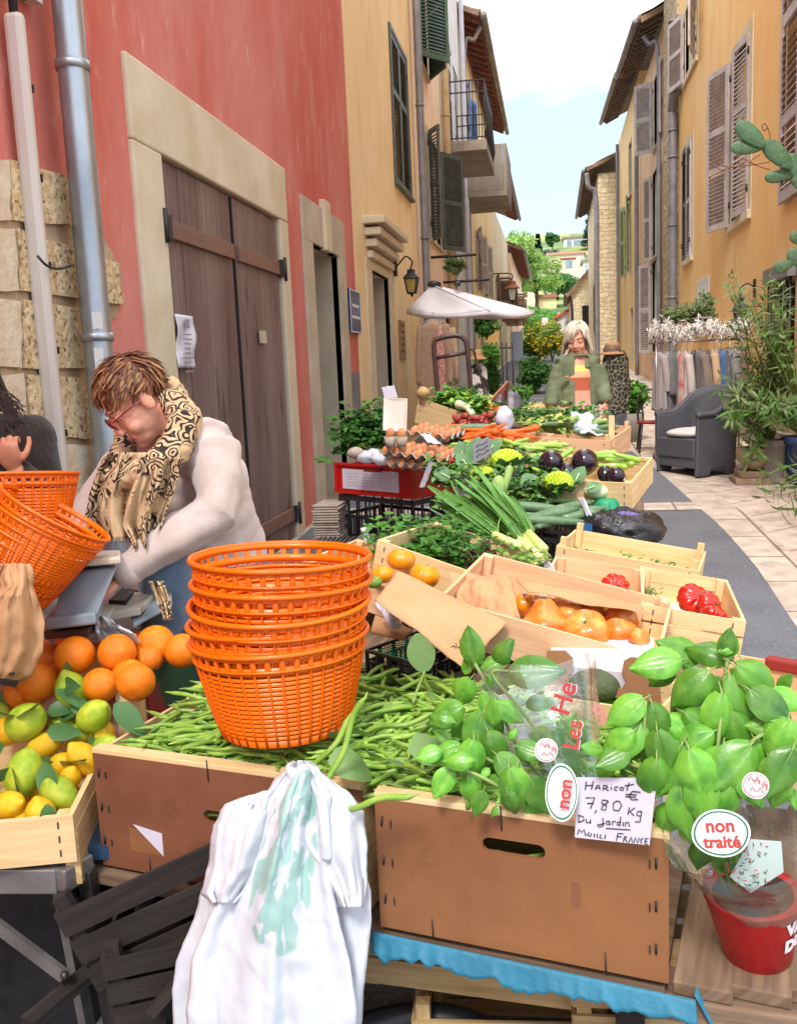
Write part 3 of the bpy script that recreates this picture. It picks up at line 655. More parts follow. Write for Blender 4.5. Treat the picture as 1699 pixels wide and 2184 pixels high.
g2=empty('house',(1.6,51,2.3),'low stone outbuilding with a slanting mossy roof at the street end','house')
mb=MB();mb.prism([(.95,49,1),(2.6,49,1),(2.6,49,7.1),(.95,49,5.35)],(0,7,0));mb.build('wall',m_stonex,g2)
mb=MB();mb.bar((.72,52.4,5.2),(2.7,52.4,7.35),7.4,.16);mb.build('roof',m_tile,g2)
drain(g2,[(.8,48.95,5.2),(.98,48.9,4.8),(.98,48.9,2.2)],.06,m_iron)
mb=MB();mb.box((1.75,48.98,3.9),(.5,.06,1.6));mb.build('window',m_dkgap,g2)
g3=empty('house',(.7,58,2.6),'small white walled house with a bright orange tile roof','house')
MB().box((.95,59,3.4),(1.35,5,2.9)).build('wall',m_white,g3)
MB().bar((.1,59,4.55),(1.75,59,5.45),5.4,.14).build('roof',m_tileo,g3)
MB().box((.9,56.46,4.0),(.35,.04,.6)).build('window',m_glass,g3)
HT=[(60,2.4),(75,2.6),(130,9.5),(210,20.5),(270,34.5),(365,51.5),(450,52)]
def hz(x,y):
 for(a,p),(b,q)in zip(HT,HT[1:]):
  if y<=b:z=p+(q-p)*(y-a)/(b-a);break
 else:z=52
 return z+1.2*nz((x*.02,y*.02,0),1,3)*min(1,max(0,(y-75)/60.))
mb=MB();mb.grid(lambda a,b:V3((-260+520*a,68+372*b,hz(-260+520*a,68+372*b)+.6*nz((a*60,b*60,1)))),60,50)
mb.build('hill',m_hill,kind='structure',org=(0,200,0))
def at(u,v,Y):return onY(u,v,Y)
def farhouse(label,u0,u1,vt,vb,Y,mat,rmat,wins,flat=False,dep=8):
 a,b=at(u0,vt,Y),at(u1,vb,Y);w=b.x-a.x;zt,zb=a.z,min(b.z,hz(a.x,Y))-1
 r=empty('house',((a.x+b.x)/2,Y,zb),label,'house')
 MB().box(((a.x+b.x)/2,Y+dep/2,(zt+zb)/2),(w,dep,zt-zb)).build('wall',mat,r)
 mb=MB();mb.box(((a.x+b.x)/2,Y+dep/2,zt+.25),(w+.8,dep+.8,.5),tp=(1 if flat else .75));mb.build('roof',rmat,r)
 for(p,q,c,d,mt)in wins:
  e,f=at(p,c,Y),at(q,d,Y)
  MB().box(((e.x+f.x)/2,Y-.02,(e.z+f.z)/2),(f.x-e.x,.15,e.z-f.z)).build('window',mt,r)
 return r
farhouse('white hillside villa with a wide glazed front near the ridge',1201,1251,509,536,270,m_white,m_conc,[(1208,1218,513,525,m_glass),(1222,1248,513,531,m_glass)],True)
farhouse('pinkish hillside house with a long flat roof and balconies',1168,1246,545,606,210,M('pale_pink_wall',srgb('D9BFB2'),.9),M('pink_roof',srgb('B98A7C'),.9),[(1205,1220,556,571,m_glass),(1178,1199,592,601,m_dkgap),(1193,1227,551,553,m_soff)],True)
farhouse('beige hillside house with a small square tower',1112,1147,614,660,130,m_cream2,m_soff,[(1116,1124,624,633,m_soff)],dep=6)
farhouse('low beige annex with a long brown roof below the hill',1146,1186,636,662,132,m_cream,m_soff,[],dep=6)
farhouse('tall blue white house block just beside the conduit on the hill',1243,1262,558,612,190,m_wht,m_conc,[(1247,1252,565,600,m_glass)],True)
def lm(name,a,b,c,rough=.5,tl=.3,**k):return M(name,srgb(a),rough,srgb(b),30,.35,.65,col3=srgb(c),s3=7,lo3=.45,hi3=.65,translu=tl,spec=.4,**k)
lf_dk=lm('leaf_dark_green','3E6E2E','5A8A3C','2E5424');lf_mid=lm('leaf_mid_green','4F8A2E','6FA53E','3A6E22');lf_lt=lm('leaf_light_green','86A84A','A5BE62','5E8A38')
lf_ole=lm('oleander_leaf','7A9460','A3B27A','56744A');lf_yel=M('yellow_blossom',srgb('E8CC30'),.7,srgb('D9B020'),6,translu=.3)
lf_con=lm('conifer_needles','5E7A66','6E8A72','4A6452');lf_gr=lm('olive_leaf','71884E','8E9C66','4E6A3C')
bark=M('tree_bark',srgb('6E5A46'),.9,srgb('4A3C2E'),12,bump=.6,bscale=30)
stem_g=M('green_stem',srgb('6F8A44'),.6,srgb('8AA05A'),10)
def crown_mb(c,r,n,size,m=0,lobes=9,seed=1,flat=.8):
 rg=random.Random(seed);mb=MB();c=V3(c);L=[]
 for i in range(lobes):
  d=V3((rg.gauss(0,1),rg.gauss(0,1),rg.gauss(0,.8))).normalized();L.append((c+V3((d.x*r[0],d.y*r[1],d.z*r[2]))*rg.uniform(.45,.75),rg.uniform(.3,.5)))
 for i in range(n):
  lc,lr=rg.choice(L);d=V3((rg.gauss(0,1),rg.gauss(0,1),rg.gauss(0,1))).normalized()
  p=lc+V3((d.x*r[0],d.y*r[1],d.z*r[2]*flat))*lr*rg.uniform(.6,1.08);a=V3((rg.gauss(0,1),rg.gauss(0,1),rg.gauss(0,.6))).normalized();b=a.orthogonal().normalized()
  s=size*rg.uniform(.6,1.4);mb.add([p-a*s,p+b*s*.5,p+a*s,p-b*s*.5],[(0,1,2,3)],m,False)
 return mb
def tree(name,label,base,h,r,n,size,mat,seed=1,group=None,conifer=False):
 base=V3(base);t=empty(name,base,label,'tree',group);rg=random.Random(seed);mb=MB()
 mb.tube(spline([base-V3((0,0,.4)),base+V3((.02*h,0,h*.35)),base+V3((0,.02*h,h*.7))],4),[h*.035*(1-.07*k)for k in range(9)],8)
 if not conifer:
  for k in range(7):
   a=rg.uniform(0,6.28);z=h*rg.uniform(.3,.55);mb.tube([base+V3((0,0,z)),base+V3((math.cos(a)*r*.4,math.sin(a)*r*.4,z+h*.16)),base+V3((math.cos(a)*r*.75,math.sin(a)*r*.75,z+h*.24))],[h*.016,h*.011,h*.004],6)
 mb.build('trunk',bark,t)
 if conifer:
  mb=MB()
  for k in range(26):
   z=h*(.12+.86*k/26);rr=r*(1-k/26)*rg.uniform(.75,1.1)+.15
   for j in range(14):
    a=rg.uniform(0,6.28);d=V3((math.cos(a),math.sin(a),-.15));p0=base+V3((0,0,z))
    for q in range(5):
     p=p0+d*rr*(q+1)/5;s=size*rg.uniform(.7,1.3);b=V3((-d.y,d.x,rg.uniform(-.3,.3)))
     mb.add([p-b*s,p+d*s,p+b*s,p-d*s*.3],[(0,1,2,3)])
 else:mb=crown_mb(base+V3((0,0,h*.66)),(r,r,h*.38),n,size,seed=seed,lobes=14)
 mb.build('crown',mat,t);return t
def bushy(name,label,c,r,n,size,mats,seed=1,cat='plant',group=None,pot=None):
 c=V3(c);t=empty(name,c-V3((0,0,r[2])),label,cat,group);rg=random.Random(seed);mb=MB()
 for k in range(8):a=rg.uniform(0,6.28);mb.tube([c-V3((0,0,r[2])),c+V3((math.cos(a)*r[0]*.5,math.sin(a)*r[1]*.5,r[2]*rg.uniform(-.2,.5)))],[r[2]*.03,r[2]*.01],5)
 mb.build('stem',stem_g,t)
 for i,m in enumerate(mats):
  crown_mb(c+V3((0,0,.02*i)),(r[0]*(1+.05*i),r[1]*(1+.05*i),r[2]*(1+.06*i)),n if i==0 else n//4,size,seed=seed+i,lobes=16).build('foliage' if i==0 else 'blossom',m,t)
 return t
def G(u,v,Y):p=onY(u,v,Y);return V3((p.x,p.y,hz(p.x,p.y)if Y>68 else gz(Y)))
trees=[('broad_tree','rounded light green tree filling the slope above the beige tower house',1143,118,8.2,3.6,3600,.2,lf_lt),('broad_tree','bushy green tree growing low behind the street lamp',1155,74,4.4,2.6,2600,.15,lf_mid),
         ('broad_tree','dark green tree right of the beige annex',1203,135,4.5,3.2,1600,.22,lf_dk),('broad_tree','yellowish tree against the last left houses',1100,110,10.5,3.6,2200,.26,lf_lt),
         ('broad_tree','small dark tree between the hillside villa and the ridge',1180,262,5,2.2,700,.5,lf_dk),
         ('broad_tree','low green tree under the pinkish hillside house',1190,150,3.6,4.0,1500,.25,lf_mid)]
for nm,lb,u,Y,h,r,n,s,m in trees:tree(nm,lb,G(u,700,Y),h,r,n,s,m,seed=u)
tree('cypress_tree','narrow dark cypress on the slope below the ridge',G(1150,700,255),6,1.0,0,.5,lf_con,seed=5,conifer=True)
tree('cedar_tree','tall dark blue green conifer beside the villa on the ridge',G(1264,700,262),12,3,0,.7,lf_con,seed=8,conifer=True)
for k,(u,Y,h)in enumerate(((1122,250,3),(1135,245,3.5),(1165,240,3.5),(1190,235,3),(1108,230,5))):
 tree('hillside_bush',('grey green bush leftmost but one on the far slope','grey green bush left of the cypress','dark bush right of the cypress','dark bush just left of the villa','leftmost pale bush on the far slope')[k],G(u,700,Y),h,3.2,700,.4,(lf_gr,lf_con)[k in(2,3)],seed=30+k)
bushy('flowering_shrub','bright green shrub covered in yellow blossom across the street end',(-.75,42,2.85),(.95,.9,1.05),2600,.07,[lf_mid,lf_yel],4,'shrub')
bushy('flowering_shrub','yellow blossomed shrub just left of the walking woman',(-.05,40,2.75),(.75,.8,.85),2000,.07,[lf_lt,lf_yel],14,'shrub')
bushy('leafy_shrub','deep green shrub below the yellow blossoms',(-.42,22,1.45),(.48,.5,.55),1800,.055,[lf_dk],6,'shrub')
bushy('leafy_shrub','low greyish green shrub behind the left clothes rail',(-.55,16,1.02),(.35,.4,.34),1200,.04,[lf_mid],16,'shrub')
lp=empty('street_lamp',(-.35,55,gz(55)),'slender street lamp with a white square head before the trees','street lamp')
MB().tube([(-.35,55,gz(55)),(-.35,55,4.15)],.05,8).build('pole',m_zinc2,lp);MB().box((-.45,55,4.3),(.42,.42,.42),tp=.8).build('lamp_head',m_wht,lp)
m_copper=M('copper_lantern',srgb('B06A44'),.5,srgb('8E5236'),8);m_amber=M('amber_glass',srgb('B8A050'),.25,srgb('8E7A3C'),6,spec=.7);m_milk=M('milk_glass',srgb('D2CFCB'),.3)
def lantern(label,c,w,h,mframe,mroof,mglass,arm):
 c=V3(c);t=empty('wall_lantern',c-V3((0,0,h/2)),label,'lantern');b,tp=w*.32,w*.5
 mb=MB();rz=.78
 for k in range(4):
  a=rz+k*math.pi/2;p0,p1=c+V3((math.cos(a)*b,math.sin(a)*b,-h*.35)),c+V3((math.cos(a)*tp,math.sin(a)*tp,h*.12));mb.tube([p0,p1],w*.045,6)
 for z,r in((-h*.35,b),(h*.12,tp)):
  pp=[c+V3((math.cos(rz+k*math.pi/2)*r,math.sin(rz+k*math.pi/2)*r,z))for k in range(4)]
  for k in range(4):mb.tube([pp[k],pp[(k+1)%4]],w*.045,6)
  for k in range(4):m1=(pp[k]+pp[(k+1)%4])/2;mb.tube([m1,c+V3((0,0,z))],w*.025,4)
 mb.lathe([(.001,-h*.5),(w*.06,-h*.45),(w*.1,-h*.4),(b*1.05,-h*.35)],c,10);mb.build('frame',mframe,t)
 mb=MB();mb.lathe([(b*.92,-h*.34),(tp*.92,h*.11)],c,4,rot=rotz(rz),sm=False);mb.build('glass',mglass,t)
 mb=MB();mb.lathe([(tp*1.25,h*.12),(tp*1.2,h*.15),(tp*.6,h*.3),(tp*.55,h*.36),(tp*.7,h*.38),(tp*.2,h*.44),(.005,h*.5)],c,4 if mroof is m_iron else 12,rot=rotz(rz),sm=False);mb.build('lantern_roof',mroof,t)
 mb=MB();mb.tube(spline([c+V3((0,0,h*.48))]+[V3(p)for p in arm],6),w*.05,8);e=V3(arm[-1]);mb.box(e,(.05,.07,.22));mb.build('bracket',m_iron,t);return t
c=onY(877,602,12.45);lantern('black iron wall lantern with amber panes on the ochre wall',c,.23,.40,m_iron,m_iron,m_amber,[c+V3((.02,0,.27)),c+V3((-.06,0,.34)),c+V3((-.14,0,.27)),(XL+.03,12.45,c.z+.2)])
c=onY(1092,622,34);lantern('copper topped street lantern with white panes on the cream house',c,.44,.9,m_iron,m_copper,m_milk,[c+V3((0,0,.6)),c+V3((-.25,0,.66)),(XL,34,c.z+.66)])
c=onX(1577,668,2.32);lantern('black wall lantern hanging on the orange wall among oleander',c,.19,.46,m_iron,m_iron,M('smoky_glass',srgb('6A6658'),.2),[c+V3((0,0,.3)),c+V3((.08,0,.36)),(XR,c.y,c.z+.3)])
u=empty('parasol',(-1.42,13,gz(13)),'small white square parasol by the left wall over the coats','parasol')
m_canvas=M('white_canvas',srgb('E6E2E6'),.8,srgb('EFECEF'),3,translu=.25)
A,B,C,D,Pk=onY(867,661,12.9),onY(1044,662,12.2),onY(1141,663,13.4),onY(985,668,14.3),onY(922,606,13.1)
mb=MB()
for a,b in((A,B),(B,C),(C,D),(D,A)):
 def tri(s,t,a=a,b=b):
  e=a+(b-a)*s;p=e+(Pk-e)*t;return p+V3((0,0,-.10*math.sin(math.pi*t)*math.sin(math.pi*s)-.05*math.sin(math.pi*s)*(1-t)))
 mb.grid(tri,8,8)
 mb.grid(lambda s,t,a=a,b=b:a+(b-a)*s+V3((0,0,-.05*math.sin(math.pi*s)-.06*t)),8,1)
mb.build('canopy',m_canvas,u,thick=.004)
mb=MB()
for q in(A,B,C,D):mb.tube([Pk+V3((0,0,-.02)),q+V3((0,0,-.01))],.01,6)
mb.build('rib',m_zinc2,u);MB().tube([(-1.42,13,gz(13)),(-1.46,13.05,2.4),Pk+V3((.1,0,0))],.025,10).build('pole',M('brown_pole',srgb('6B4638'),.5),u)
MB().lathe([(.22,0),(.22,.05),(.04,.1)],(-1.42,13,gz(13)),16).build('base',m_conc,u)
mb=MB();mb.ell(Pk+V3((.02,0,.0)),(.1,.08,.05));mb.ell(Pk+V3((.35,0,-.02)),(.05,.05,.04));mb.build('top_cap',m_iron,u)
t=empty('hand_trolley',(-1.0,8.2,gz(8.2)),'brown tubular hand trolley standing behind the lettuce crate','trolley');Y=8.2
def tp(u,v,Y=8.2):return onY(u,v,Y)
mt=M('brown_tube',srgb('5A4038'),.35,srgb('3E2E2A'),8)
mb=MB();mb.tube(spline([tp(938,900),tp(930,800),tp(925,735),tp(938,722),tp(970,716),tp(988,722),tp(996,745),tp(1003,830),tp(1008,920)],6),.022,10);mb.tube([tp(927,764),tp(994,752)],.018,8);mb.tube([tp(932,860),tp(1004,848)],.018,8);mb.build('frame',mt,t)
mb=MB();a,b=tp(938,900),tp(1008,920)
for p in(a,b):MB().lathe([(.02,-.03),(.12,-.03),(.13,0),(.12,.03),(.02,.03)],(p.x,8.25,gz(8.2)+.14),16,rot=eul(0,R(90),0)).build('wheel',m_iron,t)
MB().tube([(a.x,8.2,a.z+.05),(a.x,8.22,gz(8.2)+.14),(b.x,8.22,gz(8.2)+.14),(b.x,8.2,b.z)],.02,8).build('axle',mt,t)
MB().tube(spline([onY(998,747,8.6),onY(1008,745,8.6),onY(1014,765,8.6),onY(1040,880,8.6),(-.61,8.6,gz(8.6)+.01)],6),.012,8).build('thin_stand',mt,label='thin bent metal tube standing right of the brown trolley',cat='stand')
def cloth(name,c,c2=None,sc=20,**k):return M(name,srgb(c),.85,srgb(c2 or c),sc,bump=.2,bscale=120,sheen=.2,**k)
def garment(label,p,L,w,d,mat,cat='garment',group=None,seed=0,yaw=0,sleeves=True,name='hanging_garment',spread=1.0):
 rg=random.Random(seed);p=V3(p);t=empty(name,p-V3((0,0,L)),label,cat,group);rot=rotz(yaw);ph=rg.uniform(0,6)
 def f(a,b):
  th=a*2*math.pi;z=b*L;sh=min(1,(b/.10)**.55)if b<.1 else 1
  ww=w/2*(.25+.75*sh)*(1+spread*.18*b);dd=d/2*(.5+.5*sh)*(1+.5*b)
  rip=1+(.16*math.sin(th*5+ph+z*2)+.08*math.sin(th*9+ph*2))*min(1,b*1.5)
  return p+rot@V3((math.cos(th)*ww*rip,math.sin(th)*dd*rip,-.045-z-.02*math.sin(th*3+ph)*b))
 mb=MB();mb.grid(f,40,18);mb.build('fabric',mat,t,thick=.004)
 if sleeves:
  for s in(-1,1):
   mb=MB();a=p+rot@V3((s*w*.44,0,-.10));b=p+rot@V3((s*w*.56,-.02,-.10-L*.33));c=p+rot@V3((s*w*.55,-.03,-.08-L*.62))
   mb.tube(spline([a,b,c],5),[(.05,d*.42)]*11 if False else .043,10);mb.build('sleeve',mat,t)
 mb=MB();mb.tube(spline([p+rot@V3((-w*.42,0,-.085)),p+V3((0,0,-.03)),p+rot@V3((w*.42,0,-.085))],4),.006,6)
 mb.tube(spline([p+V3((0,0,-.03)),p+V3((0,0,.02)),p+V3((.02,0,.045)),p+V3((.0,0,.06)),p+V3((-.015,0,.045))],4),.003,5);mb.build('hanger',m_zinc,t);return t
c_beige=cloth('camel_coat','A98A70','97785F');c_beige2=cloth('pale_brown_coat','B79A80','A5876E')
garment('camel coat hanging under the parasol nearest the wall',onY(922,676,11.9),1.25,.36,.16,c_beige,'coat',seed=1,yaw=.2)
garment('lighter brown coat hanging in front of the parasol pole',onY(945,684,12.3),1.15,.28,.16,c_beige2,'coat',seed=2,yaw=-.2)
garment('red print scarf hanging between the two coats',onY(936,690,11.7),.95,.09,.06,cloth('red_print','A83A32','C8A8A0',30),'scarf',seed=3,sleeves=False)
m_bwprint=cloth('ink_print_cloth','CFC4BC','2A2624',7,lo=.52,hi=.56)
garment('white dress with black ink print beside the trolley',onY(1018,765,9.6),.62,.17,.07,m_bwprint,'dress',seed=4,sleeves=False)
garment('pale grey shawl hanging left of the printed dress',onY(1003,778,9.9),.55,.09,.06,cloth('grey_shawl','A39C98','837C7A',12),'shawl',seed=14,sleeves=False)
def hat(label,c,r,mat,tilt=(0,0,0)):
 c=V3(c);mb=MB();ro=eul(*tilt)
 mb.lathe([(r*1.0,-.02),(r*.98,-.012),(r*.62,.012),(r*.56,.03),(r*.55,r*.55),(r*.48,r*.74),(r*.3,r*.8),(.001,r*.78)],c,28,rot=ro,cap=False)
 return mb
hh=hat('',onY(1017,763,9.55),.10,None).build('straw_hat',M('straw',srgb('B68A5E'),.8,srgb('A0764C'),60,bump=.5,bscale=180),label='small tan hat sitting above the printed dress',cat='hat',thick=.003)
tr=empty('clothes_rail',(-.7,10.2,gz(10.2)),'low clothes rail with an orange brown wooden bar behind the carrots','clothes rail')
mb=MB();mb.bar(onY(1040,862,9.4),onY(1082,815,10.6),.03,.03);mb.tube([onY(1082,815,10.6),(onY(1082,815,10.6).x,10.6,gz(10.6))],.015,8);mb.tube([onY(1040,862,9.4),(onY(1040,862,9.4).x,9.4,gz(9.4))],.015,8);mb.build('rail',M('orange_wood',srgb('B0603A'),.5,srgb('8E4A2E'),10),tr)
for i,(u,v,c,lb)in enumerate(((1066,832,'A8A4A8','grey striped top on the low rail'),(1076,824,'8A2E30','dark red cloth on the low rail'),(1088,826,'BDB9BC','pale striped top right of the dark red cloth'),(1099,830,'77757C','grey cloth at the right end of the low rail'))):
 garment(lb,onY(u,v,10.5),.30 if i!=1 else .16,.09,.05,cloth('rail_cloth_%d'%i,c,'5A585E',9),'garment',seed=20+i,sleeves=False)
mq=empty('mannequin',(.62,9.3,gz(9.3)),'mannequin wearing a tan hat, black net patterned blouse and grey trousers','mannequin')
def mp_(u,v):return onY(u,v,9.3)
mb=MB();hb=mp_(1304,748)
mb.ell(hb,(.085,.09,.09));mb.tube([hb,mp_(1308,775)],.07,10);voxel(mb,.012,3).build('torso',M('mannequin_form',srgb('6B564A'),.6),mq)
mb=MB()
mb.tube([mp_(1310,748),mp_(1312,765),mp_(1312,815),mp_(1311,868),mp_(1309,884)],[(.09,.08),(.125,.09),(.135,.09),(.12,.09),(.12,.09)],16,flat=(1,0,0))
mb.tube([mp_(1322,775),mp_(1335,815),mp_(1334,862)],[.05,.045,.04],10);mb.tube([mp_(1300,775),mp_(1291,815),mp_(1290,862)],[.05,.045,.04],10)
vb=voxel(mb,.014,4);displace(vb,lambda p,q:.008*nz(p,14));
def netmat():
 m=M('net_print',(.02,.02,.02),.8);nt=m.node_tree;N=nt.nodes;Lk=nt.links;tc=N.new('ShaderNodeTexCoord');vo=N.new('ShaderNodeTexVoronoi');vo.feature='DISTANCE_TO_EDGE';vo.inputs['Scale'].default_value=24;Lk.new(tc.outputs['Object'],vo.inputs['Vector'])
 mr=N.new('ShaderNodeMapRange');mr.inputs[1].default_value=.03;mr.inputs[2].default_value=.08;Lk.new(vo.outputs['Distance'],mr.inputs[0]);mx=N.new('ShaderNodeMix');mx.data_type='RGBA';mx.inputs['A'].default_value=(*srgb('8E8670'),1);mx.inputs['B'].default_value=(*srgb('2E2A26'),1);Lk.new(mr.outputs[0],mx.inputs['Factor']);Lk.new(mx.outputs['Result'],N['Principled BSDF'].inputs['Base Color']);return m
m_net=netmat();vb.build('blouse',m_net,mq)
mb=MB()
for s in(-1,1):c=mp_(1309+s*8,880);mb.tube([c,V3((c.x+s*.005,9.3,c.z-.4)),V3((c.x+s*.01,9.3,gz(9.3)+.06))],[.085,.07,.05],12)
displace(voxel(mb,.014,4),lambda p,q:.008*nz(p,12)).build('trousers',cloth('slate_trousers','55585C','45484C'),mq)
hat('',mp_(1305,752),.125,None).build('hat',M('straw',srgb('B68A5E'),.8),mq,thick=.003)
MB().tube([(.62,9.35,gz(9.3)),(.62,9.35,1.2)],.02,8).build('stand',m_iron,mq)
x0r,x1r,Yr,zr=1.13,2.02,10.7,1.83
rk=empty('clothes_rack',((x0r+x1r)/2,Yr,gz(Yr)),'chrome clothes rack topped by a black and white feather garland','clothes rack')
mb=MB()
for x in(x0r,x1r):
 mb.tube([(x,Yr,gz(Yr)+.06),(x,Yr,zr+.12)],.014,8);mb.tube([(x,Yr-.25,gz(Yr)+.06),(x,Yr+.25,gz(Yr)+.07)],.014,8)
mb.tube([(x0r-.08,Yr,zr),(x1r+.08,Yr,zr)],.013,8);mb.tube([(x0r,Yr,zr+.12),(x1r,Yr,zr+.12)],.013,8);mb.build('frame',M('rose_chrome',srgb('B8A69C'),.3,srgb('8E7E76'),8,metal=.6),rk)
for x in(x0r,x1r):
 for dy in(-.25,.25):MB().lathe([(.01,-.012),(.03,-.012),(.03,.012),(.01,.012)],(x,Yr+dy,gz(Yr)+.035),12,rot=eul(0,R(90),0)).build('caster',m_iron,rk)
for mi,(mat,n,sd,nm)in enumerate(((M('white_feather',srgb('FFFCF6'),.8,translu=.2),1500,3,'feather_garland'),(M('black_feather',(.02,.018,.018),.7),260,9,'black_feathers'))):
 mb=MB();rg=random.Random(sd)
 for k in range(n):
  t=rg.random();cl=math.floor(t*9)/9+.055 if mi==0 else math.floor(t*8)/8+.11
  c=V3((x0r-.07+(x1r-x0r+.16)*cl+rg.gauss(0,.03),Yr-.03+rg.gauss(0,.045),zr+.13+rg.gauss(0,.05)+.03*math.sin(cl*14)))
  d=V3((rg.gauss(0,1),rg.gauss(0,.7),rg.gauss(-.4,.9))).normalized();mb.leaf(c,d,V3((rg.gauss(0,1),rg.gauss(0,1),1)),rg.uniform(.035,.085),rg.uniform(.007,.014),curl=.6,n=3)
 mb.build(nm,mat,rk)
gs=[('A09490','A89C96','leftmost grey beige top'),('8E8A8A','9A9694','grey knitted jacket second from the left'),('6F6E70','5E5E60','dark grey wool coat third from the left'),('B84A34','C4B4AC','red and white striped shirt'),('C9BDB8','B8A8A2','pale pink blouse beside the red stripes'),
      ('2A2624','3A3430','black knitted top left of centre'),('8A7A72','7C6C64','taupe cardigan in the middle'),('1E1C1C','4A4642','black lace patterned top'),('C8A884','B8966E','sand coloured jacket'),('4E76A8','3E6494','blue denim shirt'),('8A8688','7A7678','grey marl sweater'),('9A8E8E','8E8282','mauve grey dress'),('8E6A62','7E5C54','dusky brown pink top at the right end')]
for i,(a,b,lb)in enumerate(gs):
 x=x0r+.04+(x1r-x0r-.02)*i/(len(gs)-1);L=(.66,.70,.72,.75,.72,.6,.72,.72,.62,.68,.60,.66,.55)[i]
 garment(lb+' on the chrome clothes rack',(x,Yr,zr-.055),L,.34,.075,cloth('rack_cloth_%d'%i,a,b,8),'garment',seed=40+i,yaw=R(90)+rnd.uniform(-.35,.35),sleeves=(i%2==0),group=None)
bushy('window_box_plant','spiky grey green planter foliage above the clothes rack',onY(1468,672,12.6),(.36,.2,.16),900,.03,[lf_gr],21)
bushy('window_box_plant','taller leafy sprig in the planter right above the rack',onY(1500,650,12.4),(.15,.15,.2),500,.028,[lf_ole],22)
mb=MB();c=onY(1465,705,12.6);mb.box((c.x,12.6,c.z),(.8,.25,.16));mb.build('planter_box',M('planter_clay',srgb('8E6A50'),.8),label='long clay planter behind the rack garland',cat='planter')
ch=empty('bentwood_chair',(1.16,11.6,gz(11.6)),'black bentwood chair with a red seat left of the rack','chair');cx,cy_,cz=1.16,11.6,gz(11.6);s=.8
MB().lathe([(.001,.43*s),(.2*s,.43*s),(.21*s,.45*s),(.2*s,.47*s),(.001,.475*s)],(cx,cy_,cz),20).build('seat',M('red_seat',srgb('8E2420'),.5),ch)
for dx,dy in((-1,-1),(1,-1),(-1,1),(1,1)):MB().tube([(cx+dx*.14*s,cy_+dy*.14*s,cz+.44*s),(cx+dx*.19*s,cy_+dy*.2*s,cz)],.014,8).build('leg',m_iron,ch)
mb=MB();mb.tube(spline([(cx-.17*s,cy_+.16*s,cz+.44*s),(cx-.18*s,cy_+.2*s,cz+.75*s),(cx-.1*s,cy_+.22*s,cz+.92*s),(cx+.1*s,cy_+.22*s,cz+.92*s),(cx+.18*s,cy_+.2*s,cz+.75*s),(cx+.17*s,cy_+.16*s,cz+.44*s)],5),.013,8)
mb.tube(spline([(cx-.09*s,cy_+.16*s,cz+.44*s),(cx-.1*s,cy_+.2*s,cz+.7*s),(cx,cy_+.21*s,cz+.82*s),(cx+.1*s,cy_+.2*s,cz+.7*s),(cx+.09*s,cy_+.16*s,cz+.44*s)],5),.01,8);mb.build('backrest',m_iron,ch)
bushy('fern','bright green fern in a pot beside the bentwood chair',(1.02,12.6,gz(12.6)+.62),(.24,.2,.24),700,.05,[lf_mid],24)
MB().lathe([(.1,0),(.14,.25),(.16,.38),(.14,.38),(.12,.3)],(1.02,12.6,gz(12.6)),16).build('plant_pot',M('grey_pot',srgb('8C8880'),.8),label='grey pot holding the bright fern',cat='pot')
def armchair(loc,yaw):
 m_wk=M('dark_grey_wicker',srgb('4A4B50'),.55,srgb('5C5D62'),90,.4,.6,bump=.8,bscale=190,bdist=.004)
 r=empty('wicker_armchair',loc,'dark grey woven tub armchair with a white seat cushion','armchair',rot=(0,0,yaw));rt=rotz(0)
 def loc_build(mb,nm,mat,**k):
  o=bpy.data.objects.new(nm,mb.mesh(nm,mat,V3((0,0,0))));COL.objects.link(o);o.parent=r
  if k.get('bevel'):b=o.modifiers.new('b','BEVEL');b.width=k['bevel'];b.segments=3
  return o
 W,D=.295,.29
 def plan(t,e):
  if t<.3:q=t/.3;return V3((D-q*.42,W+e,0))
  if t>.7:q=(1-t)/.3;return V3((D-q*.42,-W-e,0))
  a=(t-.3)/.4*math.pi;return V3((D-.42-math.sin(a)*(.2+e),math.cos(a)*(W+e),0))
 def hgt(t):q=1-abs(t-.5)*2;q=max(0,min(1,(q-.25)/.6));q=q*q*(3-2*q);return .62+.25*q
 for nm,e in(('outer_shell',0),):
  def f(a,b):
   z0=.0 if(a<.12 or a>.88 or .42<a<.58 or .26<a<.34 or .66<a<.74)else .05
   h=hgt(a);z=z0+(h-z0)*b;p=plan(a,.02+.012*math.sin(b*3)+.03*max(0,b-.6));bk=max(0,1-abs(a-.5)*3.2);p.x-=.09*bk*max(0,b-.4);return V3((p.x,p.y,z))
  mb=MB();mb.grid(f,60,14);o=loc_build(mb,'shell',m_wk);s=o.modifiers.new('s','SOLIDIFY');s.thickness=.04;s.offset=-1;o.modifiers.new('b','BEVEL').width=.008
 mb=MB();mb.tube([(lambda p,a:V3((p.x-.06*max(0,1-abs(a-.5)*3.2),p.y,hgt(a))))(plan(a,.025),a)for a in[k/40 for k in range(41)]],.03,10);loc_build(mb,'arm_rim',m_wk)
 mb=MB();mb.box((.05,0,.28),(.5,.56,.2));mb.box((D-.02,0,.2),(.03,.62,.24));loc_build(mb,'seat',m_wk,bevel=.02)
 mb=MB();mb.ell((.06,0,.42),(.25,.25,.055),fn=lambda d:1+.12*abs(math.cos(math.atan2(d.y,d.x)*2))**3*-1+.12);loc_build(mb,'cushion',M('white_cushion',srgb('CFCBC6'),.9,srgb('BFBAB4'),8));return r
armchair((1.47,9.9,gz(9.9)),R(180+32))
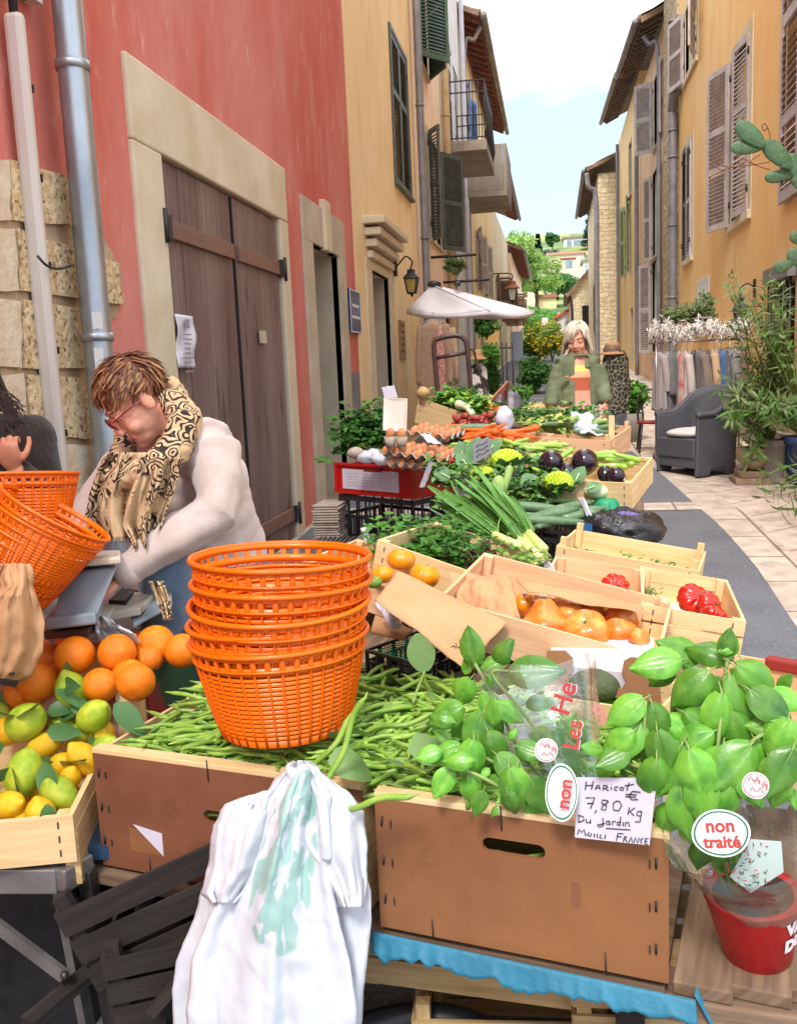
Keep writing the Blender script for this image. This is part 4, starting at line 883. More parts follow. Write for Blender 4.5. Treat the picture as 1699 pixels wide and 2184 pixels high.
def oleander(label,base,tips,L=.15,per=26,seed=1,mats=None,group=None):
 rg=random.Random(seed);base=V3(base);t=empty('oleander',base,label,'plant',group);st=MB();lv=MB()
 for tp_ in tips:
  tp_=V3(tp_);b0=base+V3((rg.uniform(-.05,.05),rg.uniform(-.05,.05),0));mid=b0+(tp_-b0)*.5+V3((rg.uniform(-.06,.06),rg.uniform(-.06,.06),.08))
  path=spline([b0,mid,tp_],8);st.tube(path,[.009-.006*k/(len(path)-1)for k in range(len(path))],5)
  n=len(path)
  for k in range(per):
   q=.35+.65*(k+1)/per;i=min(n-2,int(q*(n-1)));d=(path[i+1]-path[i]).normalized();p=path[i]+(path[i+1]-path[i])*(q*(n-1)-i)
   a=rg.uniform(0,6.28);o=d.orthogonal().normalized();side=(math.cos(a)*o+math.sin(a)*d.cross(o))
   lv.leaf(p,d*rg.uniform(.3,.9)+side,d,L*rg.uniform(.65,1.15),L*.17,m=rg.choice((0,0,0,1)),curl=rg.uniform(0,.5),n=3,fold=.2)
 st.build('stem',stem_g,t);lv.build('foliage',mats or[lf_ole,lf_mid],t);return t
rg=random.Random(5)
bx,by=2.30,9.1;zt=gz(by)
tips=[onY(rg.uniform(1548,1690),rg.uniform(600,900),rg.uniform(8.6,9.6))for _ in range(64)]+[onY(1560,582,9),onY(1555,600,9),onY(1640,585,9),onY(1660,600,9),onY(1538,800,9.2),onY(1545,860,9.1),onY(1540,830,9)]
tips=[t for t in tips if t.x<2.45]
oleander('tall oleander with narrow leaves in the blue pot',(bx,by,zt+.45),tips[::2],seed=3,per=26)
oleander('second oleander shrub spreading behind the stone bowl',(2.05,9.35,zt+.4),tips[1::2],seed=4,per=26)
oleander('drooping oleander sprig in the stone bowl',(1.98,9.25,zt+.32),[onY(1588,925,9.1),onY(1600,965,8.9),onY(1622,970,8.9),onY(1592,990,8.9),onY(1612,915,9.2)],seed=6,per=12)
oleander('low oleander branch reaching over the paving at the right edge',(2.3,7.3,.75),[onY(u,v,Y)for u,v,Y in((1612,1022,7.6),(1640,1050,7.3),(1660,1085,7.1),(1680,1060,7.2),(1625,1060,7.4),(1690,1090,7.1),(1675,1020,7.4))],seed=8,per=20)
m_bluep=M('blue_glazed_pot',srgb('22345A'),.25,srgb('2E4674'),6,spec=.6)
def pot(label,c,r,h,mat,name='plant_pot',prof=None,sq=24):
 t=empty(name,c,label,'pot');p=prof or[(r*.7,0),(r*.74,h*.1),(r*.95,h*.85),(r*1.08,h*.87),(r*1.08,h),(r*.95,h),(r*.9,h*.88),(.001,h*.86)]
 MB().lathe(p,c,sq).build('pot_body',mat,t);MB().lathe([(r*.9,h*.9),(.001,h*.92)],c,20,cap=False).build('soil',M('potting_soil',(.03,.02,.015),.95,bump=.5,bscale=60),t);return t
pot('dark blue glazed pot at the right edge',(bx,by,zt),.19,.45,m_bluep)
pot('ribbed grey planter between stone bowl and blue pot',(2.05,9.15,zt),.12,.42,M('grey_planter',srgb('77726C'),.8,srgb('8C857C'),8))
pot('wide pale stone bowl planter on a stone slab',(1.93,9.3,zt+.12),.19,.24,M('carved_bowl',srgb('B8A68A'),.85,srgb('A08E72'),12,bump=.6,bscale=30),'stone_bowl',[(.08,0),(.12,.02),(.19,.1),(.2,.17),(.19,.22),(.17,.22),(.15,.18),(.001,.17)])
mb=MB();mb.box((1.95,9.25,zt+.03),(.52,.36,.06));mb.box((1.97,9.26,zt+.09),(.46,.3,.06));mb.build('stone_slab',M('stacked_stone',srgb('A08A72'),.85,srgb('8A745E'),8,bump=.5),label='two stacked reddish stone slabs under the bowl planter',cat='slab',bevel=.01)
pot('hidden pot of the low oleander at the right edge',(2.3,7.3,gz(7.3)),.17,.4,m_conc)
m_cac=M('cactus_skin',srgb('3F6242'),.5,srgb('4E7450'),12,.4,.6,bump=.4,bscale=50,col3=srgb('6E8A5A'),s3=40,lo3=.62,hi3=.68)
cc=empty('prickly_pear',(2.62,7.2,gz(7.2)),'tall prickly pear cactus reaching in from the right edge','cactus')
def pad(u0,v0,u1,v1,w,Y,Y2=None):
 a,b=onY(u0,v0,Y),onY(u1,v1,Y2 or Y);d=(b-a);L=d.length;z=d.normalized();x=z.cross(V3((0,1,0))).normalized();y=z.cross(x);rt=Matrix((x,y,z)).transposed()
 mb=MB();mb.ell((a+b)/2,(w/2,.014,L/2*1.03),rot=rt,fn=lambda q:V3((1+.22*q.z,1,1)),nu=20,nv=14)
 for k in range(26):
  th,r_=rnd.uniform(0,6.28),rnd.random()**.5*.85;q=(a+b)/2+x*(math.cos(th)*r_*w/2)+z*(math.sin(th)*r_*L/2)-y*.0135*(1 if y.y>0 else-1)*math.sqrt(max(0,1-r_*r_))
  mb.ell(q,.0035,nu=5,nv=3,m=1);mb.tube([q,q+V3((rnd.uniform(-.01,.01),-.012,rnd.uniform(-.01,.01)))],.0006,3,m=1)
 mb.build('pad',[m_cac,M('cactus_spine',srgb('8E8A62'),.7)],cc)
for args in((1630,312,1570,263,.12,7),(1630,312,1557,315,.10,7.02),(1687,358,1628,302,.125,7.04),(1730,420,1680,330,.15,7.1),(1690,372,1630,380,.085,7.08),(1690,560,1648,575,.085,7.0),(1725,570,1680,535,.11,7.03),(1705,520,1688,495,.08,7.05),(1760,700,1715,540,.2,7.15),(1775,560,1725,400,.2,7.15),(1800,860,1755,680,.22,7.2)):pad(*args)
MB().tube([(2.66,7.2,gz(7.2)),(2.6,7.2,.9),(2.4,7.2,1.5)],[.09,.08,.05],10).build('stem',m_cac,cc)
mb=MB()
for pts in([(1640,345),(1600,352),(1560,356),(1538,352),(1528,342),(1535,336),(1542,345)],[(1600,350),(1590,340),(1578,338),(1576,348),(1590,352)],[(1640,362),(1600,346),(1620,330)],[(1640,330),(1641,290),(1632,265),(1624,268),(1628,278),(1636,272)],[(1560,356),(1548,360),(1535,362),(1526,352)]):
 mb.tube(spline([onY(u,v,7.9)for u,v in pts],6),.005,5)
mb.build('scroll_bracket',M('rusty_iron',srgb('8A5E44'),.8),label='rusty wrought iron scroll beside the cactus pads',cat='bracket')
bushy('climbing_plant','dark climber hanging beneath the street parasol',onY(1036,690,15.5),(.24,.2,.27),900,.04,[lf_dk],31)
bushy('potted_shrub','glossy green shrub beside the left doorways',onY(1035,762,15),(.22,.25,.32),1100,.04,[lf_mid],32)
bushy('potted_shrub','dark green leafy plant behind the white printed dress',onY(1048,805,13.5),(.16,.2,.3),900,.035,[lf_dk],33)
bushy('hanging_basket','dried tuft of a hanging basket under the iron bracket',onY(972,565,16.5),(.2,.15,.17),600,.035,[lf_gr],34)
mb=MB()
for u in(1048,1058,1070,1079,1092):a=onY(u,730,18);mb.tube([(a.x,18,gz(18)),(a.x,18,a.z)],.016,6)
mb.bar(onY(1045,742,18),onY(1095,742,18),.02,.03);mb.build('iron_railing',m_iron,label='black iron railing by the left doorsteps',cat='railing')
c=onY(1102,738,26);MB().box(c,(.32,.1,.78)).build('utility_cabinet',M('blue_grey_panel',srgb('8A929C'),.6),label='blue grey panel on the far left house',cat='panel')
c=onY(1048,713,20);MB().box(c,(.3,.05,.4)).build('shop_board',M('yellow_board',srgb('D8AC6A'),.7),label='small plain yellow board under the climber',cat='board')
def wood(name,a,b,c=None,st=(2.2,34,1),bump=.25,rough=.7):return M(name,srgb(a),rough,srgb(b),1.6,.35,.68,bump=bump,bscale=3.5,uv=True,stretch=st,col3=srgb(c or b),s3=.9,lo3=.5,hi3=.75,bdist=.003)
m_pop=wood('poplar_veneer','DCC08E','CDAA76','E4CDA2');m_pop2=wood('pinkish_poplar','DDB48C','D0A078','E4C29A');m_pop3=wood('knotty_poplar','C9A874','A88452','D6B98A')
m_hb=M('brown_hardboard',srgb('8A5C3A'),.6,srgb('784C2F'),5,.35,.65,bump=.3,bscale=60,col4=srgb('5E3C24'),s4=7,lo4=.63,hi4=.8,col3=srgb('96683F'),s3=1.8,lo3=.5,hi3=.75,bdist=.002)
m_hb2=M('dark_hardboard',srgb('7E4E36'),.6,srgb('6A402C'),5,.35,.65,bump=.3,bscale=60,col4=srgb('432818'),s4=7,lo4=.62,hi4=.8,col3=srgb('8C5C40'),s3=1.8,lo3=.5,hi3=.75,bdist=.002)
m_oldw=wood('weathered_wood','7E6650','5E4A3A','94806A',bump=.7,rough=.9);m_dkw=wood('dark_old_wood','2A2420','1C1815','38302A',bump=.6,rough=.9)
m_kraft=M('kraft_paper',srgb('C2966C'),.75,srgb('B3875E'),5,bump=.35,bscale=22,bdist=.006);m_card=M('brown_cardboard',srgb('A67C56'),.8,srgb('95694A'),4)
m_blkp=M('black_plastic',(.012,.012,.013),.4,(.022,.022,.024),20);m_redp=M('red_plastic',srgb('C21F1A'),.35,srgb('A81814'),6);m_orp=M('orange_plastic',srgb('F07008'),.3,srgb('E86404'),5,translu=.10)
m_paper=M('white_paper',srgb('CFCBD6'),.8,srgb('C2BECA'),6);m_ink=M('black_ink',(.015,.012,.015),.6);m_staple=M('staple_wire',srgb('5A5450'),.45,srgb('3E3A38'),20,metal=.6)
m_steel=M('brushed_steel',srgb('9C9894'),.42,srgb('7E7A76'),8,metal=.7,bump=.1,bscale=60)
m_blue=M('blue_oilcloth',srgb('2E7A94'),.55,srgb('236A84'),8,bump=.5,bscale=20)
m_green=M('pea_green_plastic',srgb('2E9E6E'),.5,srgb('38AE7C'),8,translu=.2)
m_wht_bag=M('white_film',srgb('EEF1F6'),.3,srgb('E4E9F0'),3,translu=.4,bump=.5,bscale=14,stretch=(3,3,1),bdist=.01)
def frame(FL,FR,pitch=0):
 FL,FR=V3(FL),V3(FR);ex=(FR-FL).normalized();hy=V3((0,0,1)).cross(ex).normalized();hz_=ex.cross(hy)
 ey=hy*math.cos(R(pitch))+hz_*math.sin(R(pitch));ez=ex.cross(ey)
 return ex,ey,ez,(FR-FL).length
def mat4(o,ex,ey,ez):return Matrix(((ex.x,ey.x,ez.x,o.x),(ex.y,ey.y,ez.y,o.y),(ex.z,ey.z,ez.z,o.z),(0,0,0,1)))
def crate(label,FL,FR,D,h,mat=None,pitch=0,boards=1,t=.008,posts=True,name='wooden_crate',fmat=None,rim=None,post_up=.0,handle=False,cat='crate',group=None,staples=True,slats_side=1,eyo=None):
 ex,ey,ez,W=frame(FL,FR,pitch)
 if eyo is not None:ey=V3(eyo).normalized()
 o=V3(FL)-ez*h;Mx=mat4(o,ex,ey,ez);mat=mat or m_pop
 r=empty(name,o+ex*W/2+ey*D/2,label,cat,group)
 def bd(nm,m,**k):return lambda mb:mb.xform(Mx).build(nm,m,r,**k)
 mb=MB();n=max(3,int(D/.09))
 for i in range(n):mb.box((W/2,D*(i+.5)/n,.003),(W-.004,D/n-.004,.006))
 bd('base',mat)(mb)
 def side(nm,L,place,m,hh=h,nb=boards):
  mb=MB();g=.006 if nb>1 else 0;bh=(hh-g*(nb-1))/nb
  for i in range(nb):place(mb,bh,g*i+bh*(i+.5))
  return bd(nm,m)(mb)
 if handle:
  a,hw,q_=handle[0]*W,handle[1],handle[2];zc=h*handle[3];mb=MB()
  mb.box((W/2,0,(zc+q_+h)/2),(W,t,h-zc-q_));mb.box((W/2,0,(zc-q_)/2),(W,t,zc-q_));mb.box(((a-hw)/2,0,zc),(a-hw,t,2*q_));mb.box(((a+hw+W)/2,0,zc),(W-a-hw,t,2*q_))
  for sx in(-1,1):
   for sz in(-1,1):
    arc=[V3((a+sx*(hw-q_+q_*math.sin(k*math.pi/12)),-t/2,zc+sz*q_*math.cos(k*math.pi/12)))for k in range(7)]
    mb.prism([V3((a+sx*hw,-t/2,zc+sz*q_))]+arc,(0,t,0))
  fb=bd('front_board',fmat or mat)(mb)
 else:fb=side('front_board',W,lambda mb,bh,z:mb.box((W/2,0,z),(W,t,bh)),fmat or mat)
 side('back_board',W,lambda mb,bh,z:mb.box((W/2,D,z),(W,t,bh)),mat)
 side('end_board',D,lambda mb,bh,z:mb.box((0+t/2,D/2,z),(t,D-t,bh)),mat,nb=slats_side);side('end_board',D,lambda mb,bh,z:mb.box((W-t/2,D/2,z),(t,D-t,bh)),mat,nb=slats_side)
 if rim:
  mb=MB();mb.box((W/2,rim*.35,h+.006),(W*1.004,rim,.012));bd('rim_lath',m_pop,bevel=.002)(mb)
 if posts:
  for x in(t+.012,W-t-.012):
   for y in(t/2+.012,D-t/2-.012):bd('corner_post',mat)(MB().box((x,y,(h+post_up)/2),(.022,.022,h+post_up)))
 if staples:
  mb=MB()
  for x in(.03,W-.03):
   for k in range(3):mb.box((x,-t/2-.0015,h*(.22+.3*k)),(.0025,.002,.014))
  mb.build;bd('staple',m_staple)(mb)
 return r,Mx,W
def inst(name,me,loc,rot=None,sc=1,label=None,cat=None,group=None,parent=None):
 o=bpy.data.objects.new(name,me);COL.objects.link(o);o.location=loc
 if rot is not None:o.rotation_euler=rot.to_euler()if isinstance(rot,(Matrix,Quaternion))else rot
 o.scale=sc if hasattr(sc,'__len__')else(sc,)*3
 if parent:o.parent=parent
 return tag(o,label,cat,group)
def rrot():return eul(rnd.uniform(0,6.28),rnd.uniform(0,6.28),rnd.uniform(0,6.28))
O0=V3((0,0,0))
m_orange=M('orange_peel',srgb('EE8412'),.42,srgb('E6740A'),3,bump=.35,bscale=60,rand=.1,sss=.1,spec=.5,bdist=.004,col3=srgb('F29A2A'),s3=1.5)
m_lemon=M('lemon_peel',srgb('E8B818'),.42,srgb('E0AC10'),3,bump=.35,bscale=45,rand=.08,sss=.1,bdist=.006,col3=srgb('EDCB3C'),s3=1.2)
m_lime=M('green_lemon_peel',srgb('9AB42A'),.4,srgb('86A420'),3,bump=.35,bscale=45,rand=.12,sss=.1,bdist=.006,col3=srgb('B9C43C'),s3=1.2,lo3=.45,hi3=.65)
m_stem=M('stem_wood',srgb('7E7A44'),.8)
def orange_me(k):
 mb=MB();mb.ell(O0,(1,1,.95),nu=28,nv=20,fn=lambda d:1-.05*math.exp(-((1-d.z)/.03))+.012*nz(d,2,k));mb.ell((0,0,.915),(.05,.05,.015),nu=8,nv=5,m=1);return mb.mesh('orange',[m_orange,m_stem],O0)
def lemon_me(k,m):
 def f(d):
  e=max(0,abs(d.z)-.86)/.14;return V3((1,1,1))*(1+.02*nz(d,2.5,k))*(1)if e==0 else V3((1,1,1+.16*e*e*(1 if d.z>0 else .5)))
 mb=MB();mb.ell(O0,(.78,.78,1.08),nu=28,nv=24,fn=f);mb.ell((0,0,-1.13),(.07,.07,.04),nu=8,nv=5,m=1);return mb.mesh('lemon',[m,m_stem],O0)
ORG=[orange_me(k)for k in range(3)];LEM=[lemon_me(k,m_lemon)for k in range(3)];LIM=[lemon_me(k+5,m_lime)for k in range(3)]
m_lleaf=M('citrus_leaf',srgb('3E6A3A'),.4,srgb('547E48'),6,rand=.15,translu=.2,col3=srgb('2E5432'),s3=2)
def blade_me(name,L,W,mat,curl=.25,n=7,fold=.2,wave=0,veins=False):
 mb=MB();mb.leaf(O0,(1,0,0),(0,0,1),L,W,curl=curl,n=n,fold=fold,wave=wave);return mb.mesh(name,mat,O0)
LLF=[blade_me('citrus_leaf',.085,.042,m_lleaf,c)for c in(.1,.35,-.1)]
def fruit(name,mes,u,v,rpx,Y,label,cat,group,rot=None,sc=None):
 p=onY(u,v,Y);r=rpx/F*Y;return inst(name,rnd.choice(mes),p,rot or rrot(),sc or r,label,cat,group)
t=empty('folding_table',(-1.35,1.75,gz(1.75)),'folding table with a grey steel frame at the lower left','table')
MB().box((-1.42,1.93,.625),(1.0,.72,.03),rot=rotz(R(14))).build('tabletop',M('dark_blue_top',srgb('22384E'),.5,srgb('2C4660'),5),t)
a,b=onZ(-40,1850,.64),onZ(195,1850,.64)
mb=MB();mb.bar(onZ(-60,1872,.61),onZ(128,1872,.61),.035,.055);mb.bar(onZ(128,1880,.612),onZ(192,1842,.612),.03,.05);mb.build('frame_rail',m_steel,t,bevel=.004)
l0,l1=onZ(128,1880,.59),onZ(210,2310,0.03)
MB().bar(l0,l1,.018,.035,up=(0,-1,0)).build('leg',m_steel,t);MB().bar(l0+V3((.05,.02,.02)),l1+V3((.05,.02,0)),.03,.03,up=(0,-1,0)).build('leg',M('dark_steel',srgb('4A4644'),.5,metal=.5),t)
MB().bar(l0+V3((-.75,.0,0)),l1+V3((-.8,0,0)),.03,.03,up=(0,-1,0)).build('leg',m_steel,t)
MB().bar(onY(-30,1955,l0.y-.02),onY(138,2082,l0.y-.035),.012,.028,up=(0,0,1)).build('brace',m_steel,t);c=onY(138,2080,l0.y-.045);MB().ell(c,.009,nu=10,nv=8).build('bolt',m_staple,t)
FRl=V3((-.972,1.60,.75));ex=V3((.96,.28,0)).normalized();FLl=FRl-ex*.52
lc,Ml,Wl=crate('pale wooden crate of lemons at the lower left edge',FLl,FRl,.44,.10,m_pop,boards=1,t=.012,posts=True,handle=False)
MB().box((Wl-.012,.22,.005),(.03,.43,.12)).xform(Ml).build('thick_end_rail',m_pop3,lc)
LEMS=[('lime',55,1540,50,1.86,30,'pointed green lemon at the left of the crate, lying aslant'),('lime',155,1476,44,1.95,100,'green lemon on top of the heap against the oranges'),('lime',200,1528,42,1.88,40,'green lemon right of the top one, nipple to the left'),
 ('lime',52,1650,50,1.72,260,'large yellow green lemon with a leaf, left centre of the crate'),('lime',125,1690,44,1.69,330,'deep green lemon at the crate corner'),('lime',133,1545,30,1.92,0,'small green lemon behind, showing its stem end'),('lime',178,1565,34,1.9,60,'half hidden green lemon below the pair'),('lime',226,1590,30,1.86,20,'green lemon under the dark leaves'),
 ('lemon',14,1560,40,1.88,30,'yellow lemon cut off by the left edge, upper row'),('lemon',218,1570,36,1.9,80,'yellow lemon behind the curled dark leaf'),('lemon',180,1620,40,1.80,120,'yellow lemon in the middle right with a blunt tip'),('lemon',18,1718,40,1.64,20,'yellow lemon at the lower left edge'),('lemon',88,1740,42,1.62,90,'yellow lemon low by the front board'),
 ('lemon',95,1590,36,1.86,200,'yellow lemon between green ones'),('lemon',135,1630,32,1.80,10,'small yellow lemon beside the grey green leaf'),('lime',0,1530,34,1.94,90,'green lemon at the extreme left edge'),('lemon',60,1500,34,2.0,140,'yellow lemon behind at the foot of the paper bag'),('lemon',110,1790,30,1.66,60,'lower yellow lemon almost hidden by the front board'),('lemon',150,1660,30,1.76,60,'yellow lemon wedged by the end board')]
for i,(k,u,v,r,Y,ang,lb)in enumerate(LEMS):
 p=onY(u,v,Y);s=r/F*Y*1.13;d=V3((math.cos(R(ang)),-.25,math.sin(R(ang))));o=inst(k if k=='lemon' else 'green_lemon',(LEM if k=='lemon' else LIM)[i%3],p,align(d),s,lb,'lemon','lemons heaped in the crate')
 if i in(0,1,3,5,9,14):
  for q in range(2):
   c=o.rotation_euler.to_matrix().inverted();lf=inst('leaf',LLF[(i+q)%3],c@V3((rnd.uniform(-.3,.3),-.5,.5)),rrot(),1/s,parent=o)
for i,(u,v,Y,d,up,sc)in enumerate(((245,1500,1.80,(.9,-.1,-.9),(1,-1,.3),1.2),(240,1585,1.78,(1,-.1,-.1),(0,-.6,1),1.1),(100,1560,1.84,(1,.1,-.05),(0,-1,.4),1.0),(95,1625,1.70,(.4,-.5,-.8),(0,-1,.2),1.2),(10,1590,1.8,(-1,0,-.3),(0,-1,.3),1.1),(20,1500,1.95,(-1,-.3,.2),(0,-1,1),1.1),(120,1470,1.9,(1,-.2,-.5),(0,0,1),1),(100,1520,1.9,(1,.2,.3),(0,-1,1),1),(40,1450,2.0,(-1,0,.2),(0,-1,1),1.2),(150,1500,1.9,(1,-.2,-.2),(0,-1,.5),.9),(100,1715,1.6,(.2,-.3,-1),(1,-1,0),.8))):
 d=V3(d).normalized();upv=V3(up);upv=(upv-upv.dot(d)*d).normalized();m3=Matrix((d,upv.cross(d),upv)).transposed()
 inst('citrus_leaf',LLF[i%3],onY(u,v,Y),m3,sc,('curled dark leaf beside the green bean crate','flat dark leaf pointing right over the crate end','grey green leaf between the lemons','crumpled leaf over the big green lemon','leaf at the left edge of the lemons','leaf under the kraft bag','narrow leaf by the topmost green lemon','twisted leaf on the second lemon','leaf at the foot of the kraft bag','leaf right of the topmost green lemon','small leaf hanging by the front board')[i],'leaf')
for k in range(16):
 p=Ml@V3((.05+.085*(k%6)+rnd.uniform(-.01,.01),.07+.13*(k//6)+rnd.uniform(-.01,.01),.045));inst('lemon',LEM[k%3]if k%3 else LIM[0],p,rrot(),.036,'lemon in the bottom layer of the crate beneath the others','lemon','bottom layer of lemons')
oFR=V3((-1.005,2.02,.885));oFL=oFR+V3((-.5,-.02,-.01))
oc_,Mo,Wo=crate('small wooden crate with green and red printed sides full of oranges',oFL,oFR,.34,.16,m_pop,posts=False,fmat=M('red_print',srgb('A81E1E'),.5,srgb('921818'),12),t=.008,staples=False)
MB().box((Wo-.03,-.012,.08),(.06,.05,.17)).xform(Mo).build('corner_post',m_pop,oc_,bevel=.003)
pm=MB();pm.box((Wo+.005,.17,.09),(.004,.33,.16));pm.xform(Mo).build('printed_side',M('green_print',srgb('234A2A'),.5,srgb('8E1C1C'),2.2,.52,.56),oc_)
OR=[(160,1398,48,2.02,'largest orange at the centre left, top of the heap'),(250,1392,45,2.04,'orange just right of the centre one'),(333,1375,46,2.14,'orange at the upper right of the heap'),(388,1388,40,2.12,'orange touching the basket stack'),(80,1455,48,1.98,'orange at the lower left under the kraft bag'),
      (214,1462,42,1.97,'orange low in the middle row above the green lemons'),(290,1455,46,1.95,'yellowish orange at the crate corner'),(275,1440,40,2.02,'orange behind the corner one'),(105,1405,38,2.14,'orange left behind the largest one'),(318,1405,34,2.10,'orange with its navel facing out, below the upper right one'),
      (155,1362,40,2.24,'reddish orange at the back of the heap'),(215,1355,34,2.28,'back orange next to the white napkin'),(290,1375,34,2.24,'back orange between the two upper ones'),(88,1385,26,2.22,'small orange beside the kraft bag'),(250,1430,34,2.08,'orange wedged deep in the middle'),(130,1440,34,2.06,'orange hidden between the lower left ones'),(40,1480,36,1.98,'orange at the far left below the bag')]
for i,(u,v,r,Y,lb)in enumerate(OR):fruit('orange',ORG,u,v,r,Y,lb,'orange','oranges heaped in the printed crate')
FLb,FRb=V3((-.330,1.519,.85)),V3((.168,1.411,.85));FLa,FRa=V3((-.963,1.685,.845)),V3((-.362,1.557,.845))
rb_,Mb,Wb=crate('right bean crate with a plain light brown hardboard front',FLb,FRb,.52,.25,m_pop,t=.008,handle=(.50,.055,.013,.78),fmat=m_hb,rim=.03,eyo=(.10,.995,0))
ra_,Ma,Wa=crate('left bean crate with a darker brown front and torn white sticker',FLa,FRa,.52,.25,m_pop,t=.008,handle=(.52,.055,.013,.60),fmat=m_hb2,rim=.03)
MB().prism([(.09,-.0045,.105),(.16,-.0045,.095),(.16,-.0045,.045)],(0,-.0012,0)).xform(Ma).build('torn_sticker',m_paper,ra_)
MB().box((.12,-.0046,.07),(.085,.0008,.05)).xform(Ma).build('sticker_residue',m_hb,ra_)
MB().box((.36,-.0046,.13),(.014,.0008,.045)).xform(Mb).build('stain',m_hb2,rb_)
for mx,rr,Wc in((Mb,rb_,Wb),(Ma,ra_,Wa)):
 mb=MB()
 for x in(Wc*.46,Wc*.2,Wc*.8):mb.tube([(x,-.006,.27 if x==Wc*.46 else .035),(x+.001,-.0065,.225 if x==Wc*.46 else .0)],.0013,5)
 for k in range(3):mb.tube([(.012,-.006,.05+k*.075),(.014,-.0075,.068+k*.075)],.0022,5);mb.tube([(Wc-.02,-.006,.05+k*.075),(Wc-.02,-.0075,.068+k*.075)],.0022,5)
 mb.xform(mx).build('wire_staple',m_iron,rr)
m_bean=M('green_bean',srgb('7DA83E'),.38,srgb('9AB952'),30,.4,.65,rand=.28,spec=.5,sss=.05,bump=.2,bscale=90,bdist=.002,col3=srgb('557F30'),s3=12)
def bean_me(k):
 rg=random.Random(100+k);L=rg.uniform(.115,.185);c=rg.uniform(-.8,1.3);n=12;pts=[];rad=[]
 for i in range(n+1):
  t=i/n;a=c*(t-.5)*1.2+(.6*(t-.8)if t>.8 and k%2 else 0);pts.append(V3(((t-.5)*L,c*L*.35*(t-.5)**2*2+.003*math.sin(t*9+k),.004*math.sin(t*7+k*2))))
  r=.0050*min(1,(t+.02)/.07,(1.02-t)/.10)**.6*(1+.06*math.sin(t*34));rad.append(max(.0009,r))
 pts=[pts[0]+V3((-.012,.001,0))]+pts+[pts[-1]+V3((.008,.002,0))];rad=[.0012]+rad+[.0005]
 return MB().tube(pts,rad,7).mesh('green_bean',m_bean,O0)
BN=[bean_me(k)for k in range(8)]
exb=(FRb-FLb).normalized();eyb=V3((-exb.y,exb.x,0))
def heap(x,y):
 q=V3((x,y,0))-V3((FLb.x,FLb.y,0));a,b=q.dot(exb),q.dot(eyb)
 h=.835+.05*math.sin(min(1,max(0,b/.5))*math.pi*.62)+.035*math.exp(-((a-.12)**2+(b-.36)**2)/.02)+.015*nz((x*6,y*6,0))
 if a<-.06:h-=.0
 return h
mb=MB()
def und(a,b):p=FLb+exb*(-.57+1.0*a)+eyb*(.06+.45*b);return V3((p.x,p.y,heap(p.x,p.y)-.03))
mb.grid(und,40,20)
def bean_at(i,u=None):
 a,b=rnd.uniform(-.56,.42),rnd.uniform(.03,.50);an=rnd.gauss(.15,.75)if rnd.random()<.75 else rnd.uniform(0,3.14)
 b=max(b,(.055 if a<-.04 else .03)+.085*abs(math.sin(an+.21)));p=FLb+exb*a+eyb*b
 return p,an
for i in range(1100):
 p,an=bean_at(i);s=MB();me=BN[i%8];rt=eul(rnd.uniform(-.25,.25),rnd.uniform(-.2,.2),an);c=V3((p.x,p.y,heap(p.x,p.y)-.004-rnd.random()*.02))
 vs=[c+rt@v.co for v in me.vertices];mb.add(vs,[list(f.vertices)for f in me.polygons],0,True)
mb.build('bean_bed',m_bean,label='packed green beans under the loose top ones in both brown crates',cat='beans',kind='stuff')
for i in range(270):
 p,an=bean_at(i);rt=eul(rnd.uniform(-.3,.3),rnd.uniform(-.22,.22),an)
 left=(p-FLb).dot(exb)<-.04
 inst('green_bean',BN[i%8],V3((p.x,p.y,heap(p.x,p.y)+.002+rnd.random()*.012)),rt,1,'loose green bean on top of the left brown fronted crate' if left else 'loose green bean on top of the right brown fronted crate','bean','green beans in the left crate' if left else 'green beans in the right crate')
for k,(u,v,Y,an,lb)in enumerate(((850,1545,1.72,.25,'long curved bean arching over the heap'),(735,1580,1.5,1.1,'bean leaning against the orange baskets'),(800,1712,1.42,-.7,'bean hanging over the gap between the brown fronts'),(400,1590,1.85,.2,'bean poking out at the left end of the crate'),(1080,1828,1.482,-.1,'bean seen through the hand hole'),(1070,1838,1.482,.3,'lower bean seen through the hand hole'),(1120,1840,1.472,.0,'bean filling the right of the hand hole'),(425,1735,1.645,-.2,'bean seen through the left crate hand hole'),(700,1600,1.56,.9,'bean beside the foot of the basket stack'))):
 inst('green_bean',BN[k%8],onY(u,v,Y),eul(0,(-an if k in(0,1,8)else an*.5)if k not in(4,5,6,7)else .04*(k-5),an*.4 if k not in(4,5,6,7)else-.21),1.15 if k not in(4,5,6,7)else .75,lb,'bean')
m_bleaf=M('bean_leaf',srgb('5E8048'),.6,srgb('749258'),10,rand=.15,translu=.15,bump=.3,bscale=40)
BLF=[blade_me('bean_leaf',.1,.075,m_bleaf,c,8,.1,.02)for c in(.1,.3,.5)]
for i,(u,v,Y,yaw,lb)in enumerate(((790,1565,1.62,2.9,'grey green bean leaf right of the baskets'),(870,1600,1.55,.4,'bean leaf lying centre of the heap'),(700,1625,1.52,.3,'bean leaf by the foot of the baskets'),(840,1630,1.5,2.2,'bean leaf near the front rim'),(925,1500,1.85,1.2,'bean leaf high on the heap'),(855,1460,1.95,1.7,'bean leaf beside the dark stalk'))):
 inst('bean_leaf',BLF[i%3],onY(u,v,Y),eul(.5,.1,yaw),1,lb,'leaf')
bl=empty('bean_leaf',onY(900,1440,1.86),'upright pale bean leaf at the back of the heap against the kraft bag','leaf')
MB().leaf(onY(905,1432,1.86),(-.15,0,1),(0,-1,.1),.085,.07,curl=.05,n=8,fold=.08,shape=lambda t:.4*(.02+math.sin(math.pi*min(1,t*.92+.06))**.7)*.075).build('blade',m_bleaf,bl)
